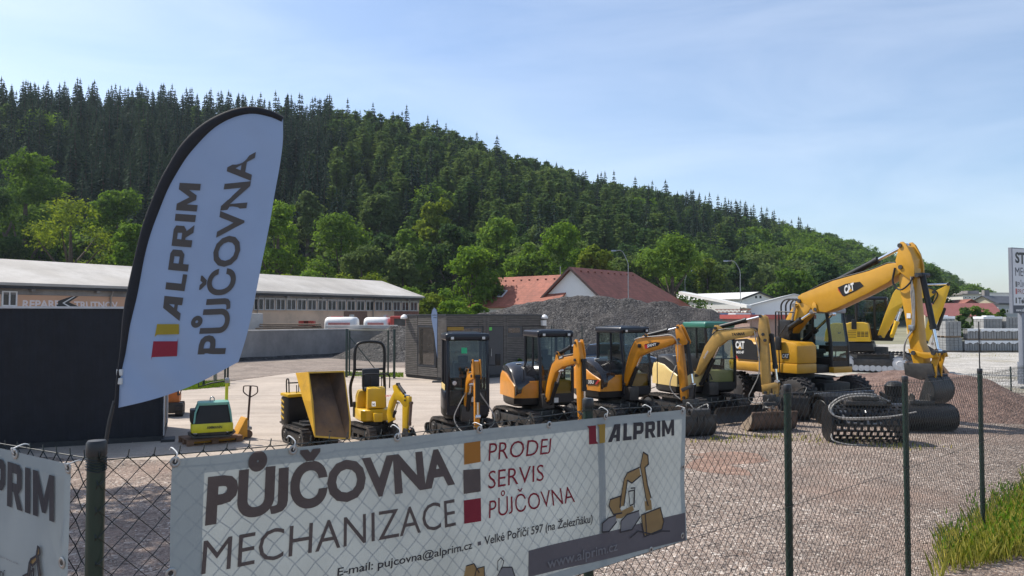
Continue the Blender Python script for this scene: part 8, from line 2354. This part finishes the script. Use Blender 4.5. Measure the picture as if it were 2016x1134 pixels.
for o_ in list(sc_.children):
    o_.scale = (1, 1, .84)
# big smooth bucket
bb_ = gnd(1838, 853); bt = thing('grading_bucket', 'wide smooth black bucket lying right of the perforated one, under the big arm', 'bucket', bb_ + V((-.05, .55, 0)), R(-4))
mb = MB(); pr = [(.42, .05), (.1, 0), (-.25, .03), (-.46, .2), (-.50, .4), (-.40, .57), (-.15, .66), (.1, .66)]
p = spline([V((0, a, b)) for a, b in pr], 4); n = len(p); vs = []
for q in p: vs += [(-.72, q.y, q.z), (.72, q.y, q.z)]
for q in p: vs += [(-.70, q.y * .94, .03 + q.z * .94), (.70, q.y * .94, .03 + q.z * .94)]
mb.add(vs, [(2 * i, 2 * i + 1, 2 * i + 3, 2 * i + 2) for i in range(n - 1)] + [(2 * n + 2 * i, 2 * n + 2 * i + 2, 2 * n + 2 * i + 3, 2 * n + 2 * i + 1) for i in range(n - 1)])
for s in (-1, 1):
    q = MB(); q.prism([(v.y, v.z) for v in p], -.02, .02); mb.add([(v[1] + s * .72, v[0], v[2]) for v in q.v], q.f)
mb.b2(-.74, .74, .38, .5, .03, .07)
mb.build('bucket_shell', M_blk, bt, smooth=40)
mb = MB(); mb.b2(-.3, .3, -.2, .1, .82, .92, .02)
for x in (-.2, .2): mb.prism([(0, 0), (.0, .2), (.15, .24), (.3, .1), (.3, 0)], x - .02, x + .02)
mb2 = MB(); mb2.b2(-.3, .3, -.2, .1, .65, .75, .02)
for x in (-.2, .2): q = MB(); q.prism([(-.2, .73), (-.2, .88), (-.05, .92), (.1, .82), (.1, .73)], -.02, .02); mb2.add([(v[1] + x, v[0], v[2]) for v in q.v], q.f)
mb2.build('mount', M_stl, bt)
# muddy bucket on the heap crest behind the stick
mbk = at(1818, 745, 26.6); tb = thing('digging_bucket', 'muddy pale-sided bucket resting on the crest of the reddish heap behind the big arm', 'bucket', (mbk.x, 26.6, mbk.z - .04), R(-80))
bucket_mesh(1.35, .62, .62, .04, 5).build('bucket_shell', M_rust, tb)
mb = MB(); q = MB(); q.prism([(0, .6), (0, .4), (.08, .15), (.25, .02), (.5, .04), (.62, .12)], -.012, .012); mb.add([(v[0], v[1] - .69, v[2]) for v in q.v], q.f); mb.build('side_plate', M_dirt, tb, smooth=0)
# dark trenching bucket by the banner edge
tq = gnd(1383, 866); tb = thing('trenching_bucket', 'dark narrow bucket on the gravel just right of the banner edge', 'bucket', tq + V((.05, .35, 0)), R(108))
bucket_mesh(.85, .55, .50, .03, 0).build('bucket_shell', M_stl, tb)
mb = MB(); mb.hose([(0, -.2, .6), (.2, -.3, .75), (.4, -.1, .6), (.3, .2, .5)], .016); mb.hose([(.05, .1, .62), (.25, .2, .8), (.45, .15, .55)], .016); mb.build('hose', M_hosl, tb)
mb = MB(); mb.b2(-.05, .25, -.25, .25, .5, .66, .03); mb.cyl((.1, -.3, .62), (.1, .3, .62), .05, 10); mb.build('mount', M_stl, tb)
